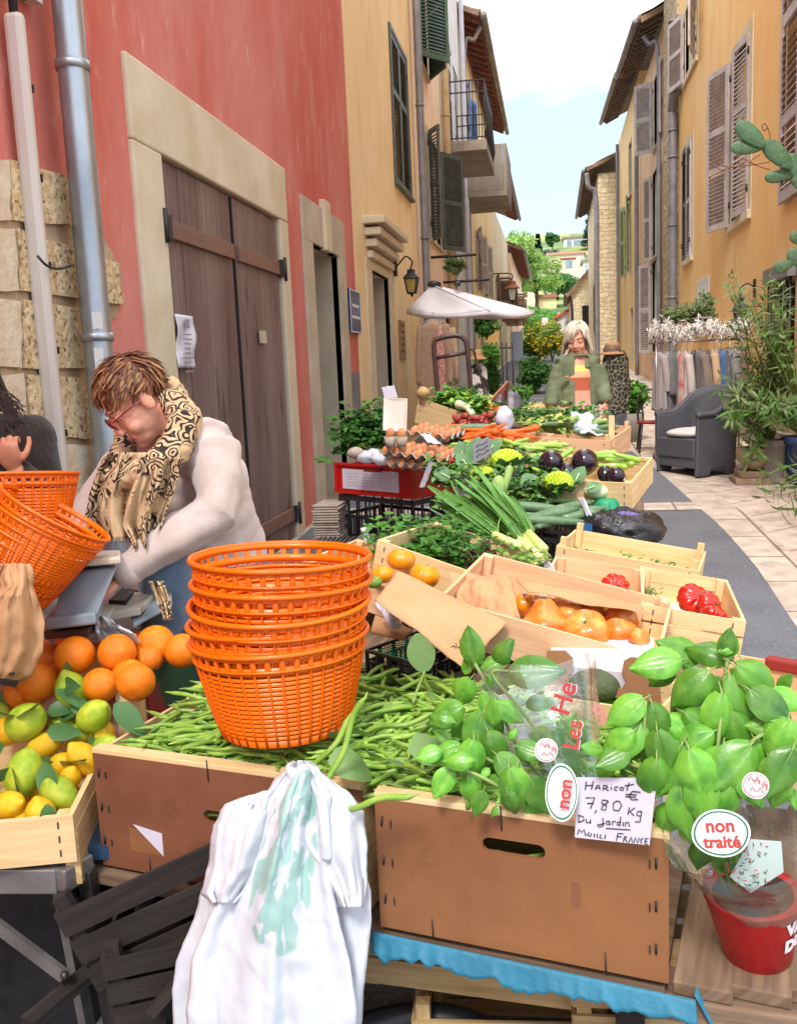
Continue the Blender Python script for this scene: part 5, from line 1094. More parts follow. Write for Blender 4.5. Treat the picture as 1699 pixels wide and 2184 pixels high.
MB().tube(spline([onY(905,1432,1.86),onY(890,1470,1.85),onY(880,1500,1.83)],4),.003,6).build('stalk',stem_g,bl)
card=empty('price_card',onY(1300,1800,1.40),'white handwritten price card stuck in front of the right bean crate','price card')
q=[onY(1229,1658,1.425),onY(1400,1660,1.385),onY(1384,1803,1.375),onY(1225,1786,1.415)]
cn=(q[1]-q[0]).cross(q[3]-q[0]).normalized();cn=-cn if cn.y>0 else cn
MB().prism(q,-cn*.0015).build('card',m_paper,card)
def onc(a,b):return q[0]*(1-a)*(1-b)+q[1]*a*(1-b)+q[2]*a*b+q[3]*(1-a)*b+cn*.0012
strokes={'haricot':[[(.13,.06),(.12,.2)],[(.22,.05),(.2,.19)],[(.12,.13),(.22,.12)],[(.25,.19),(.27,.12),(.3,.12),(.31,.19)],[(.26,.16),(.31,.16)],[(.35,.2),(.35,.12),(.4,.12),(.41,.15),(.36,.16),(.42,.2)],[(.45,.14),(.45,.19)],[(.45,.1),(.452,.1)],[(.54,.14),(.5,.14),(.49,.18),(.53,.19)],[(.57,.14),(.56,.18),(.6,.19),(.61,.15),(.57,.14)],[(.67,.07),(.65,.19)],[(.62,.12),(.73,.09)]],
 'price':[[(.13,.33),(.25,.32),(.2,.5)],[(.155,.42),(.24,.41)],[(.28,.52),(.26,.57)],[(.42,.36),(.35,.35),(.34,.4),(.41,.44),(.40,.51),(.34,.5),(.36,.44),(.43,.38),(.41,.35)],[(.53,.36),(.49,.4),(.5,.5),(.57,.51),(.6,.43),(.57,.36),(.52,.36)],[(.82,.21),(.72,.2),(.68,.27),(.72,.33),(.8,.32)],[(.64,.25),(.78,.25)],[(.64,.285),(.77,.285)],[(.7,.45),(.69,.56)],[(.77,.45),(.71,.51),(.77,.57)],[(.86,.5),(.81,.5),(.8,.56),(.85,.57),(.86,.5),(.85,.66),(.79,.66)]],
 'dujardin':[[(.05,.62),(.05,.74)],[(.04,.62),(.11,.64),(.12,.7),(.05,.74)],[(.15,.67),(.15,.73),(.2,.73),(.21,.67),(.21,.74)],[(.37,.64),(.38,.76),(.33,.79),(.3,.76),(.4,.72)],[(.46,.68),(.42,.69),(.42,.73),(.46,.73),(.46,.68),(.47,.74)],[(.5,.74),(.5,.68),(.54,.68)],[(.6,.68),(.56,.69),(.56,.73),(.6,.73)],[(.6,.6),(.6,.74)],[(.64,.68),(.64,.74)],[(.67,.74),(.67,.68),(.71,.68),(.72,.74)],[(.42,.80),(.74,.79)]],
 'france':[[(.04,.94),(.06,.85),(.09,.9),(.13,.85),(.15,.95)],[(.2,.89),(.17,.93),(.22,.95),(.23,.9)],[(.27,.9),(.27,.96)],[(.31,.9),(.31,.96)],[(.36,.9),(.34,.96),(.38,.96)],[(.42,.9),(.41,.97)],[(.57,.98),(.58,.86),(.65,.86)],[(.57,.91),(.63,.91)],[(.66,.98),(.67,.9),(.7,.9),(.68,.94),(.71,.98)],[(.73,.98),(.76,.9),(.78,.98)],[(.8,.98),(.81,.9),(.85,.98),(.86,.9)],[(.91,.9),(.88,.93),(.9,.98)],[(.98,.9),(.94,.9),(.94,.98),(.98,.98)],[(.94,.94),(.97,.94)]]}
for nm,ss in strokes.items():
 mb=MB()
 for s in ss:mb.tube([onc(a,b)for a,b in s],.00085,5)
 mb.build('handwriting',m_ink,card)
MB().box(onc(.9,.05),(.012,.001,.002)).build('staple',m_staple,card)
def basket_mb(rb=.122,rt=.167,h=.19,n=40,rows=14):
 mb=MB();S=56
 def ring(r,z,w,t,seg=S):mb.tube([(r*math.cos(2*math.pi*k/seg),r*math.sin(2*math.pi*k/seg),z)for k in range(seg)],[(t,w)]*seg,6,closed=True,flat=(1,0,0)if False else None)
 def R_(z):t=z/h;return rb+(rt-rb)*(t**.85)
 def band(z0,z1,th=.0024,push=0):
  for(za,zb)in((z0,z1),):
   ra,rb_=R_(za)+push,R_(zb)+push;prof=[(ra,za),(rb_,zb),(rb_-th,zb),(ra-th,za),(ra,za)]
   mb.lathe(prof,O0,S,cap=False)
 z=.014;pitch=(h*.80-.02)/rows
 for i in range(rows):band(z+pitch*.28,z+pitch*1.0);z+=pitch
 band(0,.014);band(h*.80,h*.88);band(h*.94,h)
 for k in range(n):
  a=2*math.pi*k/n;c,s=math.cos(a),math.sin(a);mb.bar((R_(h*.86)*c,R_(h*.86)*s,h*.86),(R_(h*.955)*c,R_(h*.955)*s,h*.955),.010,.003,up=(c,s,0));pts=[V3((R_(q*h/6)*c*1.0,R_(q*h/6)*s*1.0,q*h/6))for q in range(7)];mb.tube([p+V3((c,s,0))*.0008 for p in pts],[(.0022,.0028)]*7,4)
 mb.tube([((rt+.003)*math.cos(2*math.pi*k/S),(rt+.003)*math.sin(2*math.pi*k/S),h)for k in range(S)],.0052,8,closed=True)
 mb.tube([((R_(h*.84)+.003)*math.cos(2*math.pi*k/S),(R_(h*.84)+.003)*math.sin(2*math.pi*k/S),h*.84)for k in range(S)],.003,6,closed=True)
 for k in range(1,6):mb.tube([(rb*k/6*math.cos(2*math.pi*j/24),rb*k/6*math.sin(2*math.pi*j/24),.003)for j in range(24)],.0035,4,closed=True)
 for k in range(12):a=2*math.pi*k/12;mb.tube([(0,0,.003),(rb*math.cos(a),rb*math.sin(a),.003)],.0035,4)
 return mb
bme=basket_mb().mesh('basket',m_orp,O0)
bc=V3((-.547,1.71,.905));brot=eul(R(-2.5),R(0),0)
bcv=V3((-.553,1.71,0))
zoff=[0,.037,.074,.110,.158]
bl_=('bottom orange basket of the central stack, standing on the beans','second orange basket from below in the central stack','middle orange basket of the central stack','fourth orange basket from below in the central stack','topmost orange basket of the central stack')
for i,z in enumerate(zoff):inst('orange_basket',bme,bc+brot@V3((0,0,z)),eul(R(-2.5),rnd.uniform(-.01,.01),rnd.uniform(0,6)),(1.045,1.045,1),bl_[i],'basket','stacked orange baskets')
def bpl(u,v,Y,ax,lb,s=.9):d=V3(ax).normalized();inst('orange_basket',bme,onY(u,v,Y),align(d),s,lb,'basket')
bpl(45,1148,2.15,(.0,.12,1),'upright orange basket standing in the tilted ones at the left edge',.88)
for i,(du,dv)in enumerate(((0,0),(26,-28),(44,-50))):
 bpl(10+du,1262+dv,1.98,(.50,.22,.84),('lowest','middle','outermost')[i]+' orange basket of the tilted pile at the left edge',.81)
def sheetpx(rows,Y,fold=.01,seed=0,n=24,m=24,yf=None):
 mb=MB()
 def f(a,b):
  k=b*(len(rows)-1);i=min(int(k),len(rows)-2);t=k-i;v=rows[i][0]*(1-t)+rows[i+1][0]*t;L=rows[i][1]*(1-t)+rows[i+1][1]*t;Rr=rows[i][2]*(1-t)+rows[i+1][2]*t
  yy=Y+(yf(a,b)if yf else 0)+fold*(nz((a*3.5,b*1.2,seed))+.6*nz((a*9,b*2.2,seed+4)))
  return onY(L+(Rr-L)*a,v,yy)
 mb.grid(f,n,m);return mb
kb_=empty('kraft_bag',onY(20,1450,1.9),'crumpled brown kraft bag with a pinched top at the left edge','paper bag')
mb=MB()
for s in(0,1):
 mb.join(sheetpx([(1203,5,62),(1225,-10,72),(1250,0,70),(1275,-40,82),(1330,-80,98),(1390,-90,92),(1440,-95,66),(1462,-90,30)],1.86+s*.02,.022 if s==0 else .03,5+s,40,44,yf=(lambda a,b:-.07*math.sin(math.pi*a)*min(1,b*2.5))if s==0 else(lambda a,b:.07*math.sin(math.pi*a))))
displace(mb,lambda p,q:.020*abs(nz(p,9,3))+.009*abs(nz(p,24,5))-.008);mb.build('bag_body',m_kraft,kb_,thick=.001)
mb=MB();mb.tube([onY(22,1438,1.765),onY(30,1436,1.765)],.004,6);mb.prism([onY(0,1447,1.758),onY(40,1452,1.77),onY(34,1466,1.775),onY(0,1460,1.76)],(0,.002,0));mb.build('bag_print',m_ink,kb_)
m_gry=M('grey_blue_plastic',srgb('98A4AC'),.4,srgb('8894A0'),8);m_bone=M('bone_plastic',srgb('C9C5B4'),.45)
ts=empty('till_table',(-1.35,2.45,gz(2.4)),'small steel edged side table holding the scale and papers','table')
a,b,c,d=onZ(130,1345,.93),onZ(290,1320,.93),onZ(372,1272,.93),onZ(215,1255,.93)
MB().box((-1.32,2.56,.905),(.62,.5,.03),rot=rotz(.3)).build('tabletop',m_steel,ts,bevel=.006)
for dx,dy in((-.25,-.2),(.25,-.1),(-.28,.2),(.2,.25)):MB().tube([(-1.32+dx,2.56+dy,.89),(-1.32+dx,2.56+dy,gz(2.5))],.014,8).build('leg',m_steel,ts)
sc=empty('weighing_scale',onY(190,1320,2.3),'blue grey market scale with a cream platter beside the seller','scale')
mb=MB();P=[onY(112,1325,2.06),onY(205,1318,2.02),onY(218,1290,2.22),onY(132,1292,2.26),onY(138,1222,2.08),onY(250,1210,2.03),onY(254,1192,2.2),onY(160,1190,2.25)]
mb.hexa(P);mb.build('scale_body',m_gry,sc,bevel=.008)
P=[onY(134,1212,2.06),onY(258,1203,2.0),onY(258,1186,2.24),onY(158,1186,2.28)];mb=MB();mb.hexa(P+[p+V3((0,0,.016))for p in P]);mb.build('platter',m_bone,sc,bevel=.004)
P=[onY(98,1345,2.04),onY(206,1332,2.0),onY(222,1305,2.2),onY(118,1310,2.25)];mb=MB();mb.hexa(P+[p+V3((0,0,.03))for p in P]);mb.build('scale_foot',m_gry,sc,bevel=.006)
def slab(nm,lb,cat,pts,Y,th,mat,dz=None,bev=.003,**k):
 P=[onY(u,v,y)for(u,v),y in zip(pts,Y)];mb=MB();mb.hexa(P+[p+V3((0,0,th))for p in P]);return mb.build(nm,mat,label=lb,cat=cat,bevel=bev,**k)
slab('notebook','thick cream paged notebook beside the napkin','book',[(105,1345),(230,1340),(250,1300),(150,1290)],(2.15,2.12,2.3,2.32),.022,m_bone)
slab('ledger','pale ledger lying under the notebook','book',[(95,1365),(190,1358),(220,1330),(120,1330)],(2.08,2.06,2.2,2.22),.02,M('dark_cover',srgb('5A3A34'),.6))
slab('paper_pad','cream order pad in front of the phone','pad',[(230,1325),(300,1312),(330,1280),(262,1275)],(2.2,2.18,2.36,2.38),.02,m_bone)
slab('mobile_phone','black phone lying on the cream order pad','phone',[(232,1290),(268,1292),(295,1268),(262,1262)],(2.28,2.26,2.4,2.42),.014,m_blkp)
slab('receipt','white receipt paper left of the phone','receipt',[(208,1292),(250,1294),(268,1270),(228,1266)],(2.29,2.27,2.4,2.42),.004,m_paper,bev=0)
slab('red_tin','small red tin between scale and phone','tin',[(172,1305),(205,1302),(212,1285),(182,1284)],(2.3,2.28,2.4,2.42),.03,m_redp)
slab('black_wallet','open black wallet at the steel table corner','wallet',[(300,1320),(345,1295),(352,1272),(310,1275)],(2.22,2.3,2.42,2.4),.012,m_blkp)
slab('cash_tray','grey metal tray at the right end of the till table','tray',[(285,1340),(368,1295),(366,1258),(275,1300)],(2.15,2.25,2.4,2.35),.012,m_gry)
mb=displace(sheetpx([(1308,195,215),(1325,190,240),(1340,188,262),(1352,185,290),(1370,190,300)],2.12,.09,3,30,24),lambda p,q:.006*nz(p,40));nap=mb.build('crumpled_bag',M('napkin_white',srgb('D9DBE0'),.8,translu=.2),label='crumpled white plastic bag behind the oranges',cat='bag')
def film_mat():
 m=M('mint_printed_film',srgb('EEF1F6'),.3,srgb('E4E9F0'),3,translu=.35,bump=.4,bscale=8,bdist=.01);nt=m.node_tree;N=nt.nodes;Lk=nt.links
 tc=N.new('ShaderNodeTexCoord');sp=N.new('ShaderNodeSeparateXYZ');Lk.new(tc.outputs['UV'],sp.inputs[0]);n=N.new('ShaderNodeTexNoise');n.inputs['Scale'].default_value=9;n.inputs['Detail'].default_value=2;Lk.new(tc.outputs['UV'],n.inputs['Vector'])
 vm=N.new('ShaderNodeVectorMath');vm.operation='SUBTRACT';Lk.new(tc.outputs['UV'],vm.inputs[0]);vm.inputs[1].default_value=(.55,.40,0);vs_=N.new('ShaderNodeVectorMath');vs_.operation='MULTIPLY';Lk.new(vm.outputs[0],vs_.inputs[0]);vs_.inputs[1].default_value=(3.0,3.0,0)
 ln=N.new('ShaderNodeVectorMath');ln.operation='LENGTH';Lk.new(vs_.outputs[0],ln.inputs[0]);sb=N.new('ShaderNodeMath');sb.operation='SUBTRACT';sb.inputs[0].default_value=1.02;Lk.new(ln.outputs['Value'],sb.inputs[1])
 mu=N.new('ShaderNodeMath');mu.operation='MULTIPLY_ADD';Lk.new(n.outputs['Fac'],mu.inputs[0]);mu.inputs[1].default_value=2.4;mu.inputs[2].default_value=-1.12;a2=N.new('ShaderNodeMath');a2.operation='MINIMUM';Lk.new(mu.outputs[0],a2.inputs[0]);Lk.new(sb.outputs[0],a2.inputs[1])
 mr=N.new('ShaderNodeMapRange');mr.inputs[1].default_value=0;mr.inputs[2].default_value=.03;Lk.new(a2.outputs[0],mr.inputs[0]);mx=N.new('ShaderNodeMix');mx.data_type='RGBA';b=N['Principled BSDF'];old=b.inputs['Base Color'].links[0].from_socket
 Lk.new(old,mx.inputs['A']);mx.inputs['B'].default_value=(*srgb('A6D4C6'),1);mm=N.new('ShaderNodeMath');mm.operation='MULTIPLY';mm.inputs[1].default_value=.85;Lk.new(mr.outputs[0],mm.inputs[0]);Lk.new(mm.outputs[0],mx.inputs['Factor']);Lk.new(mx.outputs['Result'],b.inputs['Base Color'])
 return m
cb=empty('carrier_bags',onY(575,2300,1.36),'bundle of white carrier bags with a mint print hanging on the crate front','bag bundle')
def bagrow(rows,Y,seed,fold,nm,mat,yf=None,n=60,mm=90):
 mb=sheetpx(rows,Y,fold,seed,n,mm,yf=yf or(lambda a,b:-.035*math.sin(math.pi*a)*(.4+.6*b)-.04*b-.012*nz((a*5,b*.9,seed),1,2)*2*min(1,b*3+.2)))
 displace(mb,lambda p,q:.004*nz((p.x*11,p.y*11,p.z*6),1,seed)+.0055*abs(nz(p,15,seed))+.003*abs(nz(p,34,seed+3))-.003);return mb.build(nm,mat,cb,thick=.0008)
bagrow([(1640,610,680),(1660,590,690),(1700,555,735),(1740,500,775),(1790,462,778),(1850,450,775),(1900,432,790),(1960,415,792),(2050,378,782),(2110,368,775),(2300,372,765)],1.50,11,.035,'back_bag',m_wht_bag)
bagrow([(1650,640,690),(1690,628,740),(1730,620,778),(1800,630,783),(1900,700,780),(1935,720,775)],1.475,23,.02,'folded_bag_side',m_wht_bag,n=30,mm=50)
bagrow([(1690,560,600),(1715,480,600),(1760,452,590),(1850,445,560),(1905,433,520),(1925,450,500)],1.48,29,.02,'folded_bag_side',m_wht_bag,n=30,mm=50)
bagrow([(1630,622,672),(1655,600,690),(1700,560,705),(1760,540,700),(1850,500,705),(1950,450,720),(2050,410,745),(2150,400,760),(2300,400,760)],1.455,17,.03,'printed_front_bag',film_mat())
mb=displace(sheetpx([(1622,625,660),(1634,608,676),(1650,612,680),(1668,620,672)],1.445,.03,7,24,12),lambda p,q:.004*nz(p,50));mb.tube(spline([onY(686,1700,1.43),onY(694,1780,1.42),onY(698,1830,1.42)],5),[.010]*11,8)
mb.build('rolled_handle',m_wht_bag,cb)
st=empty('trestle_table',(-.1,1.75,gz(1.7)),'low plank table under the bean crates covered with blue oilcloth','table')
mb=MB();mb.bar((-1.0,1.95,.575),(.22,1.69,.575),.56,.02);mb.build('tabletop',m_oldw,st)
mb=MB();A0,B0=onY(790,1972,1.49),onY(1440,2085,1.39)
def rag(a,b):
 p=V3((A0.x-.0,1.512-.0,.598)).lerp(V3((.205,1.385,.598)),a);drop=(.020+.020*nz((a*11,0,3))+.012*nz((a*33,0,4))+.045*max(0,nz((a*3.2,1,5)))+.008)*b
 return p+V3((.0,-.018*b-.01,-drop-.003*b))
mb.grid(rag,90,6);rr=V3((.205,1.385,.598));mb.grid(lambda a,b:rr+V3((.11*a+.018*b,.51*a,0))+V3((.012*b,0,-.06*b)),12,4)
mb.build('oilcloth_edge',m_blue,st,thick=.002)
for x,y in((-.9,1.75),(.12,1.6),(-.85,2.15),(.2,2.0)):MB().box((x,y,(.56+gz(y))/2),(.05,.05,.56-gz(y))).build('leg',M('dark_leg',(.03,.025,.02),.8),st)
pt=empty('pallet_table',(.45,1.6,gz(1.6)),'weathered grey wood pallet carrying the potted basil','pallet')
for k in range(4):
 mb=MB();a=onZ(1442+k*118,2068-k*2,.6);x=a.x+.035;mb.bar((x+.0,1.405,.588),(x+.15,2.05,.588),.092,.024);mb.build('top_plank',m_oldw,pt,bevel=.003)
MB().bar((.165,1.45,.555),(.75,1.37,.555),.09,.04).build('bearer',m_oldw,pt,bevel=.004);MB().bar((.3,1.95,.555),(.85,1.85,.555),.09,.04).build('bearer',m_oldw,pt,bevel=.004)
for x,y in((.215,1.45),(.7,1.4)):MB().box((x,y,.28),(.025,.025,.52)).build('leg',m_steel,pt)
def slatcrate(label,o,ex,L,D,h,mat,seed=0,nm='slatted_crate',cat='crate',tilt=0):
 ex=V3(ex).normalized();ey=V3((-ex.y,ex.x,0)).normalized();ez=ex.cross(ey);Mx=mat4(V3(o),ex,ey,ez);r=empty(nm,V3(o),label,cat);n=3
 for yy,N_ in((0,'front_slats'),(D,'back_slats')):
  mb=MB()
  for k in range(n):mb.box((L/2,yy,h*(k+.5)/n),(L,.008,h/n*.78))
  mb.xform(Mx).build(N_,mat,r)
 for x in(0,L):
  mb=MB()
  for k in range(n):mb.box((x,D/2,h*(k+.5)/n),(.008,D,h/n*.78))
  mb.xform(Mx).build('end_slats',mat,r)
 for x in(.02,L-.02):
  for y in(.018,D-.018):MB().box((x,y,h*.55),(.028,.028,h*1.1)).xform(Mx).build('corner_post',mat,r)
 mb=MB()
 for k in range(5):mb.box((L/2,D*(k+.5)/5,.004),(L,D/5*.7,.008))
 mb.xform(Mx).build('base',mat,r)
 return r
slatcrate('pale slatted crate under the table behind the black tub',(-.42,1.72,.33),(.98,-.12,.02),.5,.35,.22,m_pop3)
slatcrate('pale slatted crate on edge under the blue cloth',(.02,1.62,.30),(.98,-.02,.05),.5,.3,.24,m_pop3)
slatcrate('lower pale crate on the ground right of the black tub',(-.3,1.66,.09),(.99,.05,.02),.55,.35,.22,m_pop3)
slatcrate('lower pale crate at the bottom right corner',(.30,1.62,.09),(.99,.05,.10),.5,.3,.22,m_pop3)
slatcrate('empty dark crate lying tilted under the left table',onY(215,2120,1.55),(.9,.2,.38),.45,.35,.2,m_dkw)  # one dark wood tone over all slats, here and on the next crates
slatcrate('dark crate behind the folding table leg',onY(270,2010,1.85),(.95,-.1,-.12),.5,.35,.22,m_dkw)
slatcrate('dark broken crate low behind the carrier bags',onY(250,2200,1.5),(.95,.3,.1),.45,.3,.16,m_dkw)
slatcrate('greyish crate under the left bean crate',onY(380,1990,1.75),(.98,-.1,.08),.45,.3,.16,m_oldw)
mb=MB();mb.bar(onY(60,2184,1.5),onY(400,1900,1.9),.04,.02);mb.build('loose_slat',m_dkw,label='dark slat leaning diagonally under the left table',cat='slat')
mb=MB();mb.bar(onY(330,2150,1.5),onY(410,2060,1.5),.045,.02);mb.build('loose_slat',m_dkw,label='dark slat crossing the leaning one',cat='slat')
tb=MB();tb.lathe([(.001,.0),(.17,.0),(.2,.02),(.225,.3),(.24,.305),(.24,.325),(.225,.325),(.205,.3),(.18,.03),(.001,.03)],(-.27,1.50,-.04),48,cap=False);tb.build('black_tub',m_blkp,label='round black rubber tub on the ground at the bottom edge',cat='tub')
bs=MB();bs.box((-1.42,2.05,.27),(.62,.5,.5));bs.build('dark_filler_box',m_blkp,label='black box added to fill the dark space under the folding table',cat='box',bevel=.02)  # black box added to make the space under the table read dark
def basil_leaf_me(k):
 mb=MB();L,W=1.,.66;n=12;vs=[];fs=[];rg=random.Random(k);c=(.35,.7,.2,.95)[k%4]
 for i in range(n+1):
  t=i/n;w=W/2*math.sin(math.pi*min(1,(t*.96+.02))**.82)**.75*(1-.1*t)
  for j in range(-5,6):
   s=j/5;z=-.32*(s*s)*W*(.8 if k%2 else .4)+.05*abs(math.sin(t*19+abs(s)*5))*abs(s)**.5*(1-abs(s)*.5)*1.3-c*t*t*.55+.02*(1-abs(s))*-1 if j else-c*t*t*.55-.035
   vs.append(V3((t*L*(1-c*.18*t)-.05*s*s,s*w,z)))
 for i in range(n):
  for j in range(10):a=i*11+j;fs.append((a,a+1,a+12,a+11))
 mb.add(vs,fs,0,True);mb.tube([(-.2,0,-.14),(-.06,0,-.05),(.05,0,-.03),(.6,0,-.04-c*.2)],[.014,.016,.016,.004],6,m=1);return mb.mesh('basil_leaf',[m_basil,stem_g],O0)
m_basil=M('basil_leaf',srgb('57962E'),.3,srgb('74AE3E'),3,.35,.65,rand=.4,coat=.15,translu=.2,spec=.55,bump=.1,bscale=9,bdist=.02,col3=srgb('42802A'),s3=1.6)
BAS=[basil_leaf_me(k)for k in range(4)]
def bleaf(par,u,v,Y,L,d,up,k=0):
 d=V3(d).normalized();up=V3(up);up=(up-up.dot(d)*d).normalized();m3=Matrix((d,up.cross(d),up)).transposed();p=onY(u,v,Y)
 o=inst('leaf',BAS[k%4],p-wloc(par),m3,1.1*L*Y/F,parent=par);return p
def basil(label,base,stems,leaves,seed):
 b=empty('basil_plant',V3(base),label,'plant');rg=random.Random(seed);mb=MB()
 for s in stems:mb.tube(spline([onY(*q)for q in s],6),.0032,8)
 mb.build('stem',stem_g,b)
 for i,(u,v,Y,L,ang,tilt)in enumerate(leaves):
  a=R(ang);d=V3((math.cos(a),-math.sin(R(tilt))*1.0,math.sin(a)));up=V3((-.3*math.cos(a)+rg.uniform(-.3,.3),-.85,.75));bleaf(b,u,v,Y,L,d,up,i)
  for q_ in((1,)if i%2 else(1,2)):a2=a+rg.uniform(-1.4,1.4);bleaf(b,u+rg.uniform(-35,35),v+rg.uniform(-15,45),Y+.025*q_,L*rg.uniform(.35,.75),V3((math.cos(a2),-rg.uniform(-.2,.6),math.sin(a2))),up,i+q_)
 return b
Lf=[(915,1412,1.62,0,0,0)]
left_leaves=[(1012,1415,1.60,82,100,5),(1025,1425,1.6,66,35,5),(1085,1432,1.58,118,8,10),(1000,1450,1.60,80,235,10),(1030,1480,1.58,70,300,15),(985,1505,1.54,95,200,15),(1030,1520,1.52,100,250,20),(1040,1560,1.50,90,300,25),(980,1590,1.50,75,205,20),
   (1010,1580,1.47,100,265,25),(960,1640,1.46,75,240,20),(1000,1650,1.46,80,285,25),(940,1600,1.48,60,190,20),(1100,1640,1.44,90,260,20),(1060,1610,1.46,85,320,20),(1085,1640,1.43,105,285,25),(1060,1500,1.55,70,330,10),(1120,1500,1.6,60,20,10),(1100,1590,1.50,70,350,20),(1040,1440,1.58,60,330,10),(1130,1660,1.44,90,300,10),(1010,1620,1.44,70,170,15),
   (1150,1690,1.46,80,260,10),(970,1540,1.49,60,150,10),(1050,1545,1.5,60,90,10),(1140,1560,1.56,90,320,0),(1190,1600,1.56,90,300,0),(1210,1540,1.6,80,330,0),(1180,1660,1.5,80,330,0),(1250,1640,1.53,80,290,0),(1030,1690,1.42,60,250,10),(1080,1690,1.42,70,280,10)]
lb_=basil('bushy basil plant in a clear sleeve tipped over the beans',onY(1230,1720,1.56),[[(1230,1720,1.56),(1120,1620,1.55),(1060,1500,1.58),(1012,1415,1.60)],[(1230,1700,1.55),(1130,1540,1.57),(1050,1440,1.58),(1085,1432,1.58)],[(1220,1720,1.55),(1100,1650,1.5),(980,1590,1.50)],[(1220,1740,1.53),(1090,1690,1.46),(1010,1650,1.45),(960,1640,1.46)]],left_leaves,1)
right_leaves=[(1450,1405,1.52,105,185,10),(1480,1450,1.50,85,230,15),(1495,1400,1.55,95,155,5),(1560,1405,1.52,90,150,5),(1545,1400,1.5,60,80,5),(1510,1430,1.46,110,215,20),(1560,1440,1.46,110,305,15),(1570,1420,1.46,130,325,15),(1600,1470,1.44,110,325,20),(1540,1480,1.44,120,270,20),(1500,1490,1.46,110,240,20),(1560,1520,1.44,120,290,20),
   (1370,1490,1.42,95,210,15),(1390,1500,1.42,100,285,25),(1365,1530,1.42,110,235,25),(1350,1560,1.40,90,220,20),(1400,1560,1.40,100,280,20),(1420,1530,1.44,90,330,15),(1340,1600,1.40,80,200,20),(1400,1620,1.38,110,265,20),(1450,1590,1.40,120,240,20),(1470,1600,1.38,130,290,25),
   (1600,1590,1.40,130,225,20),(1610,1580,1.42,90,290,20),(1640,1540,1.42,110,320,20),(1680,1540,1.40,100,250,20),(1690,1600,1.38,110,240,20),(1540,1600,1.40,120,250,20),(1500,1650,1.38,120,270,15),(1560,1680,1.38,100,260,10),(1450,1680,1.38,110,280,10),(1520,1560,1.42,100,200,20),
   (1640,1480,1.46,80,350,10),(1460,1520,1.44,80,330,10),(1580,1640,1.39,90,300,15),(1480,1740,1.40,100,280,5),(1540,1760,1.40,100,270,5),(1500,1800,1.42,80,260,5),(1570,1820,1.42,80,290,5),(1430,1720,1.40,90,250,5),(1285,1600,1.44,50,160,15),(1300,1620,1.42,60,250,15),(1310,1610,1.43,50,330,15),(1530,1390,1.5,45,40,5),(1640,1620,1.4,90,280,10),(1670,1660,1.38,80,250,10)]
pc=V3((.325,1.50,.60))
rb2=basil('tall basil plant in the red wrapped pot',pc+V3((0,0,.12)),[[(1560,1900,1.47),(1500,1700,1.42),(1465,1560,1.46),(1470,1440,1.5)],[(1570,1900,1.47),(1560,1700,1.42),(1600,1585,1.41),(1660,1560,1.42)],[(1550,1900,1.47),(1450,1700,1.4),(1380,1600,1.41),(1375,1495,1.42)],[(1565,1900,1.47),(1530,1650,1.42),(1540,1500,1.45),(1550,1405,1.5)],[(1470,1650,1.40),(1380,1640,1.41),(1300,1615,1.43)]],right_leaves,2)
pp=empty('red_plant_pot',pc,'red wrapped plant pot with white lettering holding the basil','pot')
tilt=eul(R(3),R(-6),0)
MB().lathe([(.001,0),(.052,0),(.055,.004),(.078,.115),(.080,.12),(.070,.118),(.001,.10)],pc+V3((0,0,.0)),40,rot=tilt,cap=False).build('pot_body',M('red_foil',srgb('B01A1C'),.35,srgb('96141A'),12,bump=.4,bscale=25,bdist=.006),pp)
MB().lathe([(.071,.1165),(.001,.119)],pc,24,rot=tilt,cap=False).build('soil',M('potting_soil',(.03,.02,.015),.95),pp)
def wraptext(s,size,z,a0,mat,par,r0=.078,kern=1.0,nm='lettering',bold=.002,c=None,rot=None):
 mb=text_mb(s,size,O0,(1,0,0),(0,1,0),.0006,bold=bold);c=c or pc
 out=MB();vs=[]
 for p in mb.v:rr=.0555+(.078-.055)*((z+p.y)/.115)+.0012+p.z*.5;a=a0+p.x/rr;q=V3((rr*math.sin(a),-rr*math.cos(a),z+p.y));vs.append(c+tilt@q)
 out.add(vs,mb.f);return out.build(nm,mat,par)
m_wink=M('white_ink',srgb('DCDCDC'),.5)
wraptext('VA',.03,.078,.55,m_wink,pp);wraptext('DU',.03,.045,.52,m_wink,pp)
